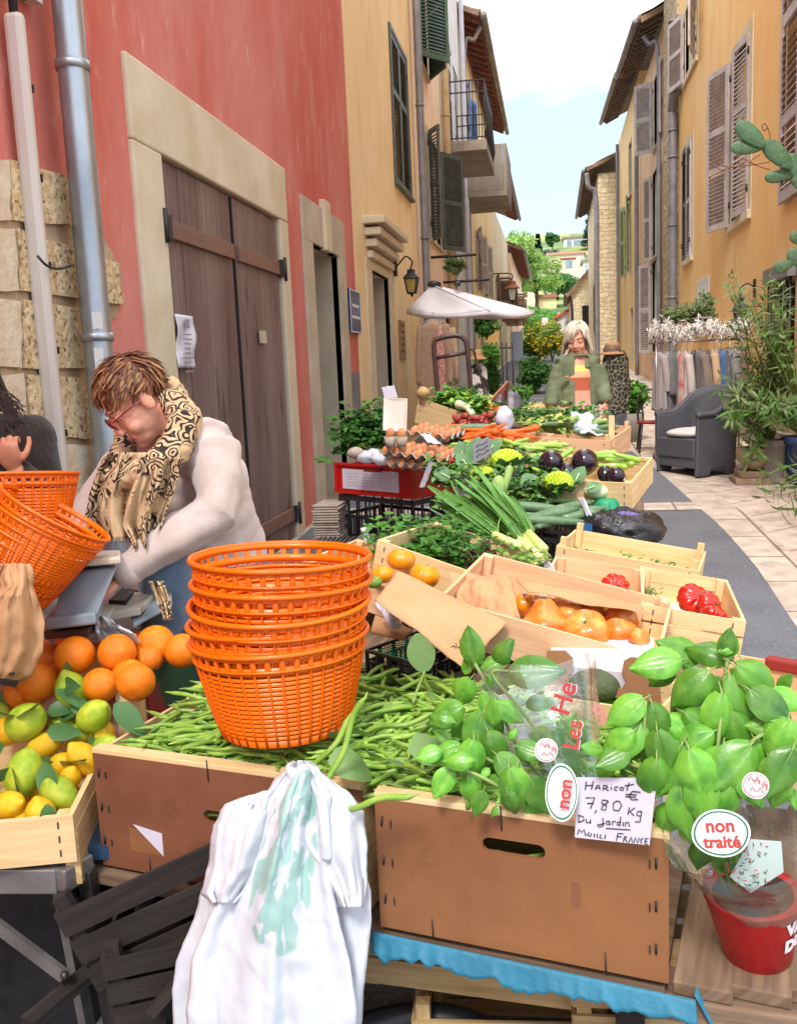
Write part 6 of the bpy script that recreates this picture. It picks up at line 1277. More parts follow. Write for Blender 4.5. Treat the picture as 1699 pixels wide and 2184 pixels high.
def film(name='clear_film',tint=(.93,.97,.98),g=.22):
 m=bpy.data.materials.new(name);m.use_nodes=True;nt=m.node_tree;N=nt.nodes;Lk=nt.links;N.remove(N['Principled BSDF'])
 tr=N.new('ShaderNodeBsdfTransparent');tr.inputs[0].default_value=(*tint,1);gl=N.new('ShaderNodeBsdfGlossy');gl.inputs['Roughness'].default_value=.12;di=N.new('ShaderNodeBsdfDiffuse');di.inputs[0].default_value=(.75,.8,.82,1)
 lw=N.new('ShaderNodeLayerWeight');lw.inputs[0].default_value=.32;mr=N.new('ShaderNodeMapRange');mr.inputs[3].default_value=g*.5;mr.inputs[4].default_value=.75;Lk.new(lw.outputs['Facing'],mr.inputs[0])
 nn=N.new('ShaderNodeTexNoise');nn.inputs['Scale'].default_value=22;nn.inputs['Detail'].default_value=4;bp=N.new('ShaderNodeBump');bp.inputs['Strength'].default_value=.7;bp.inputs['Distance'].default_value=.01;tc=N.new('ShaderNodeTexCoord');Lk.new(tc.outputs['Object'],nn.inputs['Vector']);Lk.new(nn.outputs['Fac'],bp.inputs['Height'])
 for x in(gl,lw):Lk.new(bp.outputs[0],x.inputs['Normal'])
 m0=N.new('ShaderNodeMixShader');m0.inputs[0].default_value=.07;Lk.new(tr.outputs[0],m0.inputs[1]);Lk.new(di.outputs[0],m0.inputs[2])
 m1=N.new('ShaderNodeMixShader');Lk.new(mr.outputs[0],m1.inputs[0]);Lk.new(m0.outputs[0],m1.inputs[1]);Lk.new(gl.outputs[0],m1.inputs[2]);Lk.new(m1.outputs[0],N['Material Output'].inputs[0]);return m
m_film=film()
def sleeve_pt(axis0,axis1,r0,r1,a,b,seed):
 d=axis1-axis0;L=d.length;z=d.normalized();x=z.cross(V3((0,1,0))).normalized();y=z.cross(x);th=a*2*math.pi
 r=(r0+(r1-r0)*b)*(1+.10*nz((math.cos(th)*2.2,math.sin(th)*2.2,b*3),1,seed)+.05*math.sin(th*7+b*4)*b);return axis0+d*(b+.05*math.sin(th*3+seed)*b*b)+x*(math.cos(th)*r)+y*(math.sin(th)*r)
s0,s1=pc+V3((0,0,.118)),V3((.29,1.44,.90));sl1=MB().grid(lambda a,b:sleeve_pt(s0,s1,.078,.15,a,b,2),60,24).build('clear_sleeve',m_film,label='clear plastic sleeve round the basil in the red pot',cat='plastic sleeve')
t0,t1=onY(1215,1745,1.53),onY(1140,1440,1.66);sl2=MB().grid(lambda a,b:sleeve_pt(t0,t1,.06,.115,a,b,5),60,24).build('clear_sleeve',m_film,label='clear printed plastic sleeve lying round the left basil',cat='plastic sleeve')
def decal(par,u,v,Y,w,h,rx,parts):
 c=onY(u,v,Y);n=(EYE-c).normalized();n.z*=.8;n.normalize();ex=V3((0,0,1)).cross(n).normalized();ey=n.cross(ex);ex2=ex*math.cos(R(rx))+ey*math.sin(R(rx));ey2=n.cross(ex2)
 for nm,kind,k,mat,off in parts:
  if kind=='oval':MB().prism([c+n*off+ex2*(w*k*math.cos(2*math.pi*j/36))*(1+.05*math.sin(4*math.pi*j/36))+ey2*(h*k*math.sin(2*math.pi*j/36))for j in range(36)],-n*.0003).build(nm,mat,par)
  elif kind=='blobs':
   mb=MB()
   for j in range(7):a=j*.9;q=c+n*off+ex2*(w*.45*math.cos(a*1.7))+ey2*(h*.45*math.sin(a));mb.tube([q,q+ex2*.004+ey2*.005,q+ex2*.007-ey2*.002],.0012,4)
   mb.build(nm,mat,par)
  else:
   s,dx,dy=kind;text_mb(s,k,c+n*off+ex2*dx+ey2*dy,ex2,ey2,.0003,align_x='CENTER',bold=.0008).build(nm,mat,par)
m_gink=M('green_ink',srgb('1E6A4A'),.5);m_rink=M('red_ink',srgb('A8302A'),.5);m_lab=M('label_white',srgb('D8D8D8'),.5)
decal(sl1,1536,1777,1.335,.042,.034,8,[('label_border','oval',1,m_lab,.0),('label_ring','oval',.93,m_gink,.0008),('label_face','oval',.86,m_lab,.0016),('label_lettering',('non',-.0,.002),.027,m_rink,.0024),('label_lettering',('traité',.0,-.02),.024,m_rink,.0024)])
decal(sl2,1197,1690,1.40,.026,.045,0,[('label_border','oval',1,m_lab,.0),('label_ring','oval',.93,m_gink,.0008),('label_face','oval',.86,m_lab,.0016)])
decal(sl2,1200,1690,1.39,.03,.03,82,[('label_lettering',('non',-.002,-.012),.030,m_rink,.0)])
for(u,v,Y,par)in((1164,1600,1.44,sl2),(1610,1675,1.33,sl1)):
 decal(par,u,v,Y,.019,.019,10,[('round_logo','oval',1,m_lab,0),('logo_ring','oval',.9,M('pale_red_ink',srgb('C87A7A'),.6),.0008),('logo_face','oval',.82,m_lab,.0016),('logo_figure','blobs',1,M('pale_red_ink',srgb('C87A7A'),.6),.0024)])
decal(sl2,1238,1570,1.43,.03,.03,80,[('film_lettering',('Les',.0,.0),.036,m_lab,0),('film_lettering',('Les',.0,.0012),.035,m_rink,.001)])
decal(sl2,1222,1495,1.47,.03,.03,74,[('film_lettering',('He',.0,.0),.046,m_lab,0),('film_lettering',('He',.0,.0012),.045,m_rink,.001)])
decal(sl2,1290,1520,1.52,.03,.03,130,[('film_lettering',('dus',.0,.0),.03,M('pale_red_ink',srgb('C87A7A'),.6),0)])
mb=MB();c=onY(1625,1850,1.36)
for k in range(70):a=rnd.uniform(0,6.28);r=rnd.random()**.5;p=onY(1610+55*r*math.cos(a),1845+50*r*math.sin(a),1.365+.01*math.cos(a));mb.tube([p,p+V3((rnd.uniform(-.006,.006),0,rnd.uniform(-.006,.006)))],.0009,4,m=k%2)
mb.prism([onY(1555,1870,1.375),onY(1600,1790,1.372),onY(1665,1795,1.372),(onY(1670,1860,1.372)),onY(1600,1905,1.375)],(0,.0006,0),m=2)
mb.build('printed_patch',[m_rink,m_gink,M('pale_film_print',srgb('B9C9C4'),.6)],sl1)
cbx=empty('cardboard_box',onY(1290,1500,1.95),'brown cardboard tray with scooped cut outs and a white lining','box')
ct=MB()
def cpt(u,v):return onY(u,v,1.90-.0004*(u-1165))
ct.prism([cpt(1165,1388),cpt(1205,1388),cpt(1222,1405),cpt(1222,1425),cpt(1212,1440),cpt(1225,1456),cpt(1290,1462),cpt(1325,1470),cpt(1335,1455),cpt(1325,1435),cpt(1330,1410),cpt(1345,1402),cpt(1400,1408),cpt(1410,1500),cpt(1165,1470)],(0,.004,0));ct.build('front_panel',m_card,cbx)
MB().hexa([cpt(1165,1475)+V3((0,.01,0)),cpt(1400,1500)+V3((0,.01,0)),cpt(1400,1500)+V3((.02,.26,0)),cpt(1165,1475)+V3((.02,.26,0)),cpt(1165,1420)+V3((0,.01,0)),cpt(1400,1445)+V3((0,.01,0)),cpt(1400,1440)+V3((.02,.26,0)),cpt(1165,1416)+V3((.02,.26,0))]).build('lining',m_paper,cbx)
avm=M('avocado_skin',srgb('3E4A2C'),.55,srgb('55603A'),12,bump=.6,bscale=60);MB().ell(onY(1268,1462,1.86),(.055,.04,.035)).build('avocado',avm,label='dark green avocado lying in the cardboard tray',cat='avocado')
crate('low pale crate right behind the left basil',onY(1150,1480,1.84),onY(1405,1520,1.74),.2,.07,m_pop,posts=True)
r3,M3,W3_=crate('open wooden crate with a brick red rim behind the right basil',onY(1415,1500,1.90),onY(1700,1560,1.78),.4,.13,m_pop2,posts=False)
MB().box((W3_/2+.06,.4,.125),(W3_*.7,.03,.03)).xform(M3).build('red_rim',M('brick_red_wood',srgb('8A2A24'),.6),r3,bevel=.006)
m_cloth2=M('dark_table_cloth',srgb('23262C'),.8,srgb('2E3238'),5)
def tbl(label,c,sz,yaw=0,mat=None):
 c=V3(c);t=empty('stall_table',(c.x,c.y,gz(c.y)),label,'table');MB().box(c,(sz[0],sz[1],.025),rot=rotz(yaw)).build('tabletop',mat or m_oldw,t)
 for i in(-1,1):
  for j in(-1,1):p=c+rotz(yaw)@V3((i*(sz[0]/2-.05),j*(sz[1]/2-.05),0));MB().box((p.x,p.y,(c.z+gz(p.y))/2-.01),(.035,.035,c.z-gz(p.y)-.02)).build('leg',m_steel,t)
 return t
tbl('plank table under the tomato crates',(.02,2.75,.835),(.86,1.4),-.1);tbl('table under the leeks and herbs',(-.55,3.1,.82),(.5,1.5),-.1)
tbl('table under the cucumbers and black bag',(.06,4.6,.84),(.74,1.4),-.08);tbl('table under the eggs and red crate',(-.95,4.5,.72),(.8,1.0),-.1,m_steel);tbl('last stall table under the carrot and lettuce crates',(-.25,5.9,1.02),(1.4,1.25),-.05)
m_btom=M('red_tomato',srgb('C2200F'),.25,srgb('B0180C'),2,rand=.08,sss=.1,coat=.3,col3=srgb('CE3A1E'),s3=1.5);m_otom=M('orange_tomato',srgb('E07A24'),.3,srgb('DA6A1C'),1.5,rand=.1,sss=.12,coat=.2,col3=srgb('E8A04E'),s3=1.2,lo3=.45,hi3=.65);m_ytom=M('yellow_tomato',srgb('EE9A16'),.3,srgb('E88C10'),1.5,sss=.12,coat=.2,rand=.08)
def tomato_me(k,mats,ribs,dep,sq=.75,neck=0):
 def f(d):
  th=math.atan2(d.y,d.x);rad=math.hypot(d.x,d.y);g=1-dep*abs(math.sin(th*ribs/2+.4*math.sin(th+k)))**3*0-dep*(1-abs(math.sin(th*ribs/2+.5*math.sin(th*2+k))))**2*min(1,rad*1.6)
  g*=1-.18*math.exp(-(1-abs(d.z))/.04);z=1
  if neck and d.z>.15:q=(d.z-.15)/.85;g*=1-.5*q**.6*(1-.5*q*q);z=1+.55*q
  return V3((g*(1+.04*math.sin(th*2+k)),g,g*z))
 mb=MB();mb.ell(O0,(1,1,sq),nu=48,nv=24,fn=f)
 for j in range(5):a=j*1.256+k;mb.leaf((0,0,sq*.84*(1.3 if neck else 1)),(math.cos(a),math.sin(a),.1),(0,0,1),.34,.09,m=1,curl=.3)
 mb.tube([(0,0,sq*.82),(0.02,0,sq*1.0)],.035,6,m=1)
 return mb.mesh('tomato',mats,O0)
TR=[tomato_me(k,[m_btom,lf_dk],9,.16,.68)for k in range(2)];TO=[tomato_me(k+3,[m_otom,lf_gr],5,.04,.85)for k in range(2)];TY=[tomato_me(k+6,[m_ytom,lf_gr],8,.06,.8)for k in range(2)];TN=[tomato_me(9,[m_otom,lf_gr],5,.03,.95,1)]
crate('tomato crate nearest the road with only a few tomatoes left',V3((.213,2.36,.99)),V3((.465,2.34,.95)),.46,.085,m_pop,boards=2,post_up=.0)
crate('nearly empty tomato crate beside the herb crate',V3((-.06,2.32,1.025)),V3((.207,2.29,.985)),.50,.085,m_pop2)
for u,v,r,Y,me,lb,rt in((1478,1280,38,2.62,TR,'big ribbed red tomato in the crate nearest the road',eul(.9,.3,.4)),(1512,1292,30,2.55,TR,'ribbed red tomato half behind the biggest one',eul(1.2,-.3,1)),(1522,1312,28,2.45,TR,'small red tomato touching the front board',eul(.4,.5,1.6)),(1310,1254,33,2.62,TR,'ribbed orange red tomato in the crate beside the herbs',eul(1.1,.1,.3)),(1225,1262,14,2.7,TR,'dark dried tomato remains beside the white paper',eul(.3,0,0))):
 fruit('tomato',me,u,v,r,Y,lb,'tomato',None,rt)
BLo,BRo=V3((-.285,2.45,1.10)),V3((.205,2.36,.985));FRo=V3((.215,1.985,.965))
exo=(BRo-BLo).normalized();FLo=FRo-exo*(BRo-BLo).length
oc2,Mo2,Wo2=crate('wide poplar crate of large orange tomatoes half covered with kraft paper',FLo,FRo,.40,.10,m_pop2,pitch=4,boards=1)
for u,v,r,Y,me,lb,rt in((1163,1330,50,2.12,TN,'large pear necked orange tomato at the left front',eul(-.15,-.05,0)),(1249,1348,46,2.08,TO,'pale orange tomato in front with its green star showing',eul(.7,-.1,0)),(1322,1352,36,2.10,TO,'deep orange tomato at the right front',eul(.2,.3,1)),(1118,1287,24,2.3,TY,'small yellow tomato at the upper left of the crate',eul(.2,0,0)),(1215,1318,34,2.22,TO,'pale tomato behind the starred one',eul(.5,.5,2)),(1262,1312,36,2.26,TO,'orange tomato in the back row under the paper',eul(.3,-.4,2)),(1325,1322,34,2.22,TO,'orange tomato at the right back under the paper flap',eul(.9,.4,2)),(1205,1292,26,2.32,TO,'small tomato beneath the kraft flap',eul(.3,.2,1)),(1362,1362,22,2.04,TO,'broken orange tomato in the right corner',eul(.3,.9,1)),(1140,1300,28,2.3,TO,'tomato behind the pear necked one',eul(0,0,1))):
 fruit('tomato',me,u,v,r*1.13,Y,lb,'tomato','orange tomatoes in the wide crate',rt)
BLl,BRl=V3((-.665,2.99,1.055)),V3((-.335,2.90,.97));exl=(BRl-BLl).normalized();eyl=V3((-exl.y,exl.x,0)).normalized()
crate('pinkish crate of yellow tomatoes behind the basket stack',BLl-eyl*.36,BRl-eyl*.36,.36,.09,m_pop2)
for u,v,r,Y,me,lb,rt in((855,1194,31,2.62,TY,'topmost yellow orange tomato behind the baskets',eul(-.1,.1,0)),(905,1228,34,2.5,TY,'wide yellow tomato next to the folded kraft paper',eul(.2,.2,1)),(815,1226,26,2.56,TY,'yellow tomato beside the basket rims',eul(0,.3,2)),(798,1242,18,2.5,[tomato_me(12,[lf_lt,lf_gr],8,.06,.8)],'green unripe tomato behind the baskets',eul(0,.3,2))):
 fruit('tomato',me,u,v,r,Y,lb,'tomato',None,rt)
def papersheet(lb,corners,seed,name='kraft_paper',mat=None,cat='paper',bend=.03,crump=.008):
 P=[onY(*c)for c in corners]
 def f(a,b):p=P[0]*(1-a)*(1-b)+P[1]*a*(1-b)+P[2]*a*b+P[3]*(1-a)*b;return p+V3((0,-.3,1))*(bend*math.sin(math.pi*a)*math.sin(math.pi*b)+crump*nz((a*3,b*3,seed))+crump*.4*nz((a*9,b*9,seed)))
 return MB().grid(f,30,30).build(name,mat or m_kraft,label=lb,cat=cat,thick=.0012)
papersheet('large flat kraft bag lying across the crates',[(848,1218,2.18),(1082,1326,2.02),(988,1426,1.90),(800,1280,1.98)],3,'kraft_bag',cat='paper bag',bend=.02)
papersheet('second kraft bag folded behind the flat one',[(955,1215,2.3),(1088,1232,2.28),(1108,1318,2.06),(985,1310,2.12)],8,'kraft_bag',cat='paper bag',bend=.02,crump=.02)
papersheet('kraft paper flap shading the orange tomatoes',[(1098,1235,2.32),(1365,1290,2.24),(1382,1312,2.12),(1122,1262,2.20)],5,bend=.012)
pk_=text_mb('OUT',.022,onY(962,1400,1.925)+V3((0,-.004,.004)),(onY(990,1375,1.94)-onY(962,1400,1.925)),V3((-.4,.5,.8)),.0004);pk_.build('bag_print',m_ink,bpy.data.objects['kraft_bag.001'])
papersheet('crumpled white paper with writing beside the basket rims',[(800,1285,2.1),(822,1280,2.15),(862,1335,2.1),(835,1345,2.05)],6,'white_paper',m_paper,'paper')
papersheet('white sheet standing between herb crate and tomatoes',[(1152,1195,2.75),(1165,1205,2.75),(1200,1245,2.6),(1178,1240,2.6)],7,'white_paper',m_paper,'paper')
papersheet('white notes lying in the crate nearest the road',[(1380,1290,2.6),(1445,1292,2.58),(1455,1308,2.5),(1378,1306,2.52)],9,'white_paper',m_paper,'paper')
papersheet('small white price tab on the front of the crate nearest the road',[(1385,1318,2.42),(1440,1323,2.40),(1440,1335,2.40),(1385,1330,2.42)],10,'price_tab',m_paper,'price tab',bend=.004)
papersheet('white price tab under the orange tomato crate',[(1205,1400,1.98),(1325,1425,1.93),(1325,1450,1.92),(1205,1428,1.97)],10,'price_tab',m_paper,'price tab',bend=.002)
def pcrate(label,FL,FR,D,h,mat=None,pitch=0,hexes=False,name='plastic_crate'):
 ex,ey,ez,W=frame(FL,FR,pitch);o=V3(FL)-ez*h;Mx=mat4(o,ex,ey,ez);r=empty(name,o+ex*W/2+ey*D/2,label,'crate');mat=mat or m_blkp;t=.006
 def wall(nm,p0,d,L,nrm):
  mb=MB()
  def bx(x0,x1,z0,z1):c=p0+d*(x0+x1)/2;mb.box((c.x,c.y,(z0+z1)/2),(abs(d.x)*(x1-x0)+abs(nrm.x)*t,abs(d.y)*(x1-x0)+abs(nrm.y)*t,z1-z0))
  bx(0,L,0,h*.14);bx(0,L,h*.9,h);bx(0,L,h*.55,h*.62);n=max(4,int(L/.07))
  for k in range(n+1):x=min(L-.008,max(0,L*k/n-.004));bx(x,x+.008,h*.14,h*.9)
  n2=n*3
  for k in range(n2):x=L*(k+.5)/n2;bx(x,x+.004,h*.14,h*.55)
  mb.xform(Mx).build(nm,mat,r)
 wall('front_panel',V3((0,0,0)),V3((1,0,0)),W,V3((0,1,0)));wall('back_panel',V3((0,D,0)),V3((1,0,0)),W,V3((0,1,0)));wall('end_panel',V3((0,0,0)),V3((0,1,0)),D,V3((1,0,0)));wall('end_panel',V3((W,0,0)),V3((0,1,0)),D,V3((1,0,0)))
 mb=MB()
 for k in range(10):mb.box((W/2,D*(k+.5)/10,.004),(W,D/10*.6,.008))
 mb.xform(Mx).build('base',mat,r);return r,Mx,W
pcrate('small black perforated crate under the kraft bag end',onY(1052,1412,2.0),onY(1150,1432,1.95),.16,.10);
mb=MB();mb.box((0,0,0),(.1,.12,.06));
r5,M5,W5=pcrate('black crate with green netting right of the baskets',onY(780,1385,2.1),onY(880,1412,2.02),.2,.07)
mb=MB()
for k in range(14):mb.tube([M5@V3((.004,.01+k*.013,.062)),M5@V3((W5-.004,.01+k*.013,.062))],.0016,4)
mb.build('netting',m_green,r5)
slab('cardboard_sheet','piece of cardboard beside the green netting','cardboard',[(790,1352),(860,1368),(880,1350),(800,1318)],(2.1,2.05,2.15,2.2),.01,m_card)
BLh,BRh=V3((-.41,3.06,1.10)),V3((-.03,2.91,1.0));exh=(BRh-BLh).normalized();eyh=V3((-exh.y,exh.x,0)).normalized()
crate('tilted poplar crate behind the parsley and mint',BLh-eyh*.36,BRh-eyh*.36,.36,.12,m_pop,boards=1)
def herb(name,label,pts,n,size,mats,spread=(.05,.05,.035),seed=1,cat='herbs',curly=False):
 t=empty(name,onY(*pts[0])-V3((0,0,.06)),label,cat);rg=random.Random(seed);st=MB();lv=MB()
 for(u,v,Y)in pts:
  c=onY(u,v,Y);root=c+V3((rg.uniform(-.03,.03),.02,-.08))
  for k in range(n):
   p=c+V3((rg.gauss(0,spread[0]),rg.gauss(0,spread[1]),rg.gauss(0,spread[2])))
   if k%3==0:st.tube([root,(root+p)/2+V3((0,0,.015)),p],.0012,4)
   for q in range(3):a=rg.uniform(0,6.28);lv.leaf(p,(math.cos(a),math.sin(a),rg.uniform(-.2,.7)),(rg.uniform(-.5,.5),rg.uniform(-.8,.2),1),size*rg.uniform(.6,1.2),size*.62,m=rg.randrange(len(mats)),curl=rg.uniform(-.1,.5),n=3,fold=.25,wave=.05)
 st.build('stem',stem_g,t);lv.build('foliage',mats,t);return t
lf_par=lm('parsley_leaf','3F7A2E','5A9438','2C5E22');lf_mint=lm('mint_leaf','4E8A3A','6AA24A','3A702C')
herb('parsley_bunch','big bunch of flat parsley spilling over the tilted crate',[(930,1150,2.95),(970,1155,2.9),(905,1175,2.88),(950,1185,2.84),(995,1165,2.85)],60,.028,[lf_par,lf_mid],seed=3)
herb('mint_bunch','bunch of mint at the left of the parsley',[(870,1140,3.0),(845,1155,2.98),(885,1165,2.95),(820,1150,3.02)],42,.032,[lf_mint,lf_mid],seed=4)
herb('red_basil_bunch','dark reddish herb bunch right of the parsley',[(1025,1180,2.82),(1045,1200,2.78),(1010,1195,2.8)],40,.022,[M('purple_leaf',srgb('4A2E2E'),.5,srgb('3A2226'),20,translu=.1),lf_par],seed=5,spread=(.035,.03,.025))
herb('celery_bunch','pale celery leaves at the right end of the herb crate',[(1080,1215,2.72),(1110,1215,2.7),(1135,1200,2.72),(1060,1215,2.74)],30,.026,[lf_lt,lf_mid],seed=6,spread=(.03,.03,.022))
herb('sprout_leaves','loose green leaves in the left of the long shallow crate',[(1215,1180,3.3),(1238,1185,3.25)],40,.014,[lf_mid,lf_dk],seed=7,spread=(.03,.02,.012));herb('sprout_leaves','trail of green shoots in the right of the long shallow crate',[(1310,1190,3.2),(1345,1198,3.16),(1380,1205,3.13),(1410,1212,3.1)],26,.014,[lf_mid,lf_lt],seed=8,spread=(.03,.02,.01))
herb('thyme_sprig','small dry sprig in the crate nearest the road',[(1390,1262,2.75),(1375,1265,2.75)],22,.01,[lf_gr],seed=9,spread=(.02,.02,.006))
crate('long shallow crate holding a few green shoots',V3((.0,3.12,1.0)),V3((.455,3.02,.93)),.32,.09,m_pop,post_up=.03)
m_leekg=M('leek_green',srgb('4E8038'),.45,srgb('6A9A48'),3,uv=True,stretch=(1,30,1),rand=.15,col3=srgb('3C6A30'),s3=1.5);m_leekp=M('leek_pale',srgb('B9CC6A'),.45,srgb('D2DB96'),4,rand=.1)
def leek(tip,root,seed,lb):
 rg=random.Random(seed);a,b=V3(tip),V3(root);d=(b-a).normalized();L=(b-a).length;t=empty('leek',b,lb,'leek','leeks in the tied bundle')
 MB().tube([a.lerp(b,.66),a.lerp(b,.74),a.lerp(b,.86),b,b+d*.006],[.013,.015,.0145,.016,.006],12).build('stalk',m_leekp,t)
 mb=MB()
 for k in range(5):mb.tube([b+d*.004,b+d*.03+V3((rg.uniform(-.01,.01),0,rg.uniform(-.012,.004)))],.0006,4)
 mb.build('root',m_leekp,t);mb=MB();o=d.orthogonal().normalized();p2=d.cross(o)
 for k in range(10):
  an=k*.63+rg.random();s=o*math.cos(an)+p2*math.sin(an);st_=a.lerp(b,.80)+s*.009;
  mb.leaf(st_,-d+s*rg.uniform(.1,.32)+V3((0,0,.12)),V3((0,0,1))if k%2 else s,L*rg.uniform(.42,.62),.036,curl=rg.uniform(.0,.25),n=8,fold=.5,shape=lambda t:.018*(1-.75*t**3)*(.75+.25*t))
 mb.build('leaf',m_leekg,t)
for k,(a,b,c,d,lb)in enumerate(((890,1035,1120,1175,'lowest leek of the bundle toward the parsley'),(900,1020,1135,1178,'second leek from below'),(925,1015,1145,1182,'leek in the middle of the bundle'),(950,1010,1152,1180,'leek just above the middle of the bundle'),(985,1005,1158,1178,'upper leek with broad leaves'),(1010,1015,1160,1172,'topmost leek of the bundle by the cucumbers'),(880,1060,1105,1165,'front leek resting on the crate edge'),(960,1030,1150,1188,'pale leek at the right rim'))):
 leek(onY(a,b,3.35),onY(c,d,2.96-.01*k),60+k,lb)
MB().tube([onY(1075+14*math.cos(q*.52),1128+30*math.sin(q*.52),3.02+.05*math.cos(q*.52+1))for q in range(12)],.0025,6,closed=True).build('binding_band',lf_lt,label='pale green band tying the leeks',cat='band')
def tapered_me(name,L,r,mats,bend=.1,n=14,seg=14,prof=None,tip=None):
 pts=[];rad=[]
 for i in range(n+1):t=i/n;pts.append((t*L-L/2,bend*L*math.sin(math.pi*t),0));rad.append(max(.0006,r*(prof(t)if prof else min(1,(math.sin(math.pi*min(1,max(.0,t*.96+.02))))**.35))))
 mb=MB().tube(pts,rad,seg)
 if tip:mb.tube([(L/2-.003,0,0),(L/2+tip,.002,.002)],r*.18,6,m=1)
 return mb.mesh(name,mats,O0)
m_cuc=M('cucumber_skin',srgb('4E6E4A'),.45,srgb('6A8862'),12,rand=.12,bump=.4,bscale=60,col3=srgb('8FA886'),s3=50,lo3=.6,hi3=.7);m_zuc=M('pale_zucchini_skin',srgb('7FA050'),.4,srgb('97B366'),20,rand=.12,col3=srgb('B4CC86'),s3=60,lo3=.6,hi3=.7)
m_aub=M('aubergine_skin',(.012,.006,.012),.12,(.02,.009,.018),3,coat=.5);m_calyx=M('aubergine_calyx',srgb('93A64E'),.6,srgb('A8B866'),8);m_car=M('carrot',srgb('E06A20'),.5,srgb('D45E16'),20,rand=.1,bump=.3,bscale=90,col3=srgb('E8843C'),s3=8)
m_pep=M('light_green_pepper',srgb('86B03A'),.25,srgb('9AC04C'),3,coat=.3,rand=.12);m_rpep=M('red_pepper',srgb('C01A10'),.25,srgb('A8140C'),3,coat=.3);m_romb=M('romanesco',srgb('A8C422'),.6,srgb('C2D63C'),14,bump=.8,bscale=50,rand=.1,bdist=.006)
m_fen=M('pale_vegetable',srgb('D5DDB2'),.4,srgb('C3D092'),5,rand=.08);m_caul=lm('cabbage_leaf','567E4E','6E9664','3E6640',rough=.55,tl=.1)
CUC=[tapered_me('cucumber',.26,.021,[m_cuc,m_stem],b,tip=.012)for b in(.06,.12,-.05)];ZUC=[tapered_me('courgette',.18,.018,[m_zuc,m_stem],b,prof=lambda t:(.8+.25*t)*min(1,(t+.02)/.05,(1.02-t)/.08)**.5,tip=.018)for b in(.03,.08,-.03)]
CAR=[tapered_me('carrot',.17,.0165,[m_car,m_stem],b,prof=lambda t:(.12+.88*t**.6)*min(1,(1.02-t)/.06)**.5,tip=.008)for b in(.03,-.05,.08)]
PEP=[tapered_me('pepper',.13,.017,[m_pep,m_stem],b,prof=lambda t:(.15+.85*t**.5)*min(1,(1.02-t)/.1)**.5*(1+.08*math.sin(t*14)),tip=.025)for b in(.1,.25,-.1)]
BROAD=[tapered_me('broad_bean',.15,.009,[M('broad_bean_pod',srgb('86A83E'),.45,srgb('9CBA52'),12,rand=.15),m_stem],b,prof=lambda t:min(1,(t+.02)/.1,(1.02-t)/.08)*(1+.12*math.sin(t*30)),tip=.012)for b in(.08,.2,-.1)]
def veg(name,mes,u,v,Y,yaw=0,pit=0,sc=1,label=None,cat=None,group=None,roll=0):return inst(name,rnd.choice(mes),onY(u,v,Y),eul(roll,pit,yaw),sc,label,cat or name.replace('_',' '),group)
pcrate('black crate of dark cucumbers in front of the black bag',onY(1080,1112,3.75),onY(1232,1140,3.62),.34,.12)
for k,(u,v,Y,yw,pt,lb)in enumerate(((1145,1085,3.75,-.1,.12,'longest cucumber lying along the crate rim'),(1165,1098,3.7,.15,-.15,'middle cucumber of the black crate'),(1195,1088,3.72,.25,-.2,'cucumber crossing over the others'),(1205,1108,3.68,.2,-.2,'cucumber at the right front of the crate'),(1120,1098,3.8,-.1,.1,'cucumber under the longest one'),(1180,1112,3.66,.05,.08,'lowest cucumber by the black rim'),(1225,1095,3.8,.3,-.1,'cucumber touching the black bag'))):veg('cucumber',CUC,u,v,Y,yw,pt,1,lb)
pcrate('black crate tilted behind the leeks holding courgettes',onY(1078,1040,4.05),onY(1235,1085,3.95),.3,.10)
for k,(u,v,Y,yw,pt)in enumerate(((1140,1040,4.15,.9,-.9),(1150,1050,4.1,1.1,-1.1),(1175,1062,4.0,.5,-.5),(1120,1050,4.1,.2,.1),(1190,1050,4.1,.6,-.6),(1200,1060,4.05,.2,0),(1215,1068,4.0,.1,.1),(1110,1062,4.05,-.2,.1),(1160,1070,4.0,.1,0),(1075,1030,3.9,1.2,-.8))):
 veg('courgette',ZUC,u,v,Y,yw,pt,1,'pale green courgette standing up behind the black rim' if pt<-.4 else 'pale green courgette lying in the tilted black crate','courgette','courgettes upright' if pt<-.4 else 'courgettes lying')
MB().ell(onY(1063,1037,3.75),(.03,.03,.045)).build('round_courgette',m_zuc,label='stubby round green courgette beside the leek tops',cat='courgette')
MB().ell(onY(1272,1047,3.95),(.055,.035,.034),nu=20).build('fennel_bulb',m_fen,label='pale smooth marrow in front of the aubergine crate',cat='marrow')
gb=empty('green_basket',onY(1292,1085,3.9),'small green plastic punnet upside down beside the black bag','punnet')
c=onY(1292,1080,3.95);MB().lathe([(.062,-.03),(.058,.02),(.045,.035),(.001,.038)],c,20,cap=False).build('punnet_body',m_green,gb)
mb=MB()
for k in range(9):a=k*.7;mb.tube([c+V3((math.cos(a)*.0635,math.sin(a)*.0635,-.03)),c+V3((math.cos(a)*.059,math.sin(a)*.059,.022)),c+V3((math.cos(a)*.03,math.sin(a)*.03,.039))],.002,4)
mb.build('punnet_rib',m_green,gb)
m_bag=M('black_bin_liner',(.008,.008,.009),.22,(.016,.016,.018),5,bump=.9,bscale=16,spec=.7,bdist=.02)
bb=empty('bin_liner',onY(1325,1165,3.7),'crumpled black bin liner with a glimpse of purple inside','bin bag')
cb0=onY(1322,1125,3.72)
mb=MB();mb.ell(cb0,(.185,.16,.085),nu=72,nv=48)
displace(mb,lambda p,q:.030*nz(p,7,3)+.020*abs(nz(p,16,5))*1.4-.012+.006*nz(p,45,8)-(.035 if(p-cb0).z>.03 and(p-cb0-V3((.0,0,0))).xy.length<.09 else 0));mb.build('bag_body',m_bag,bb)
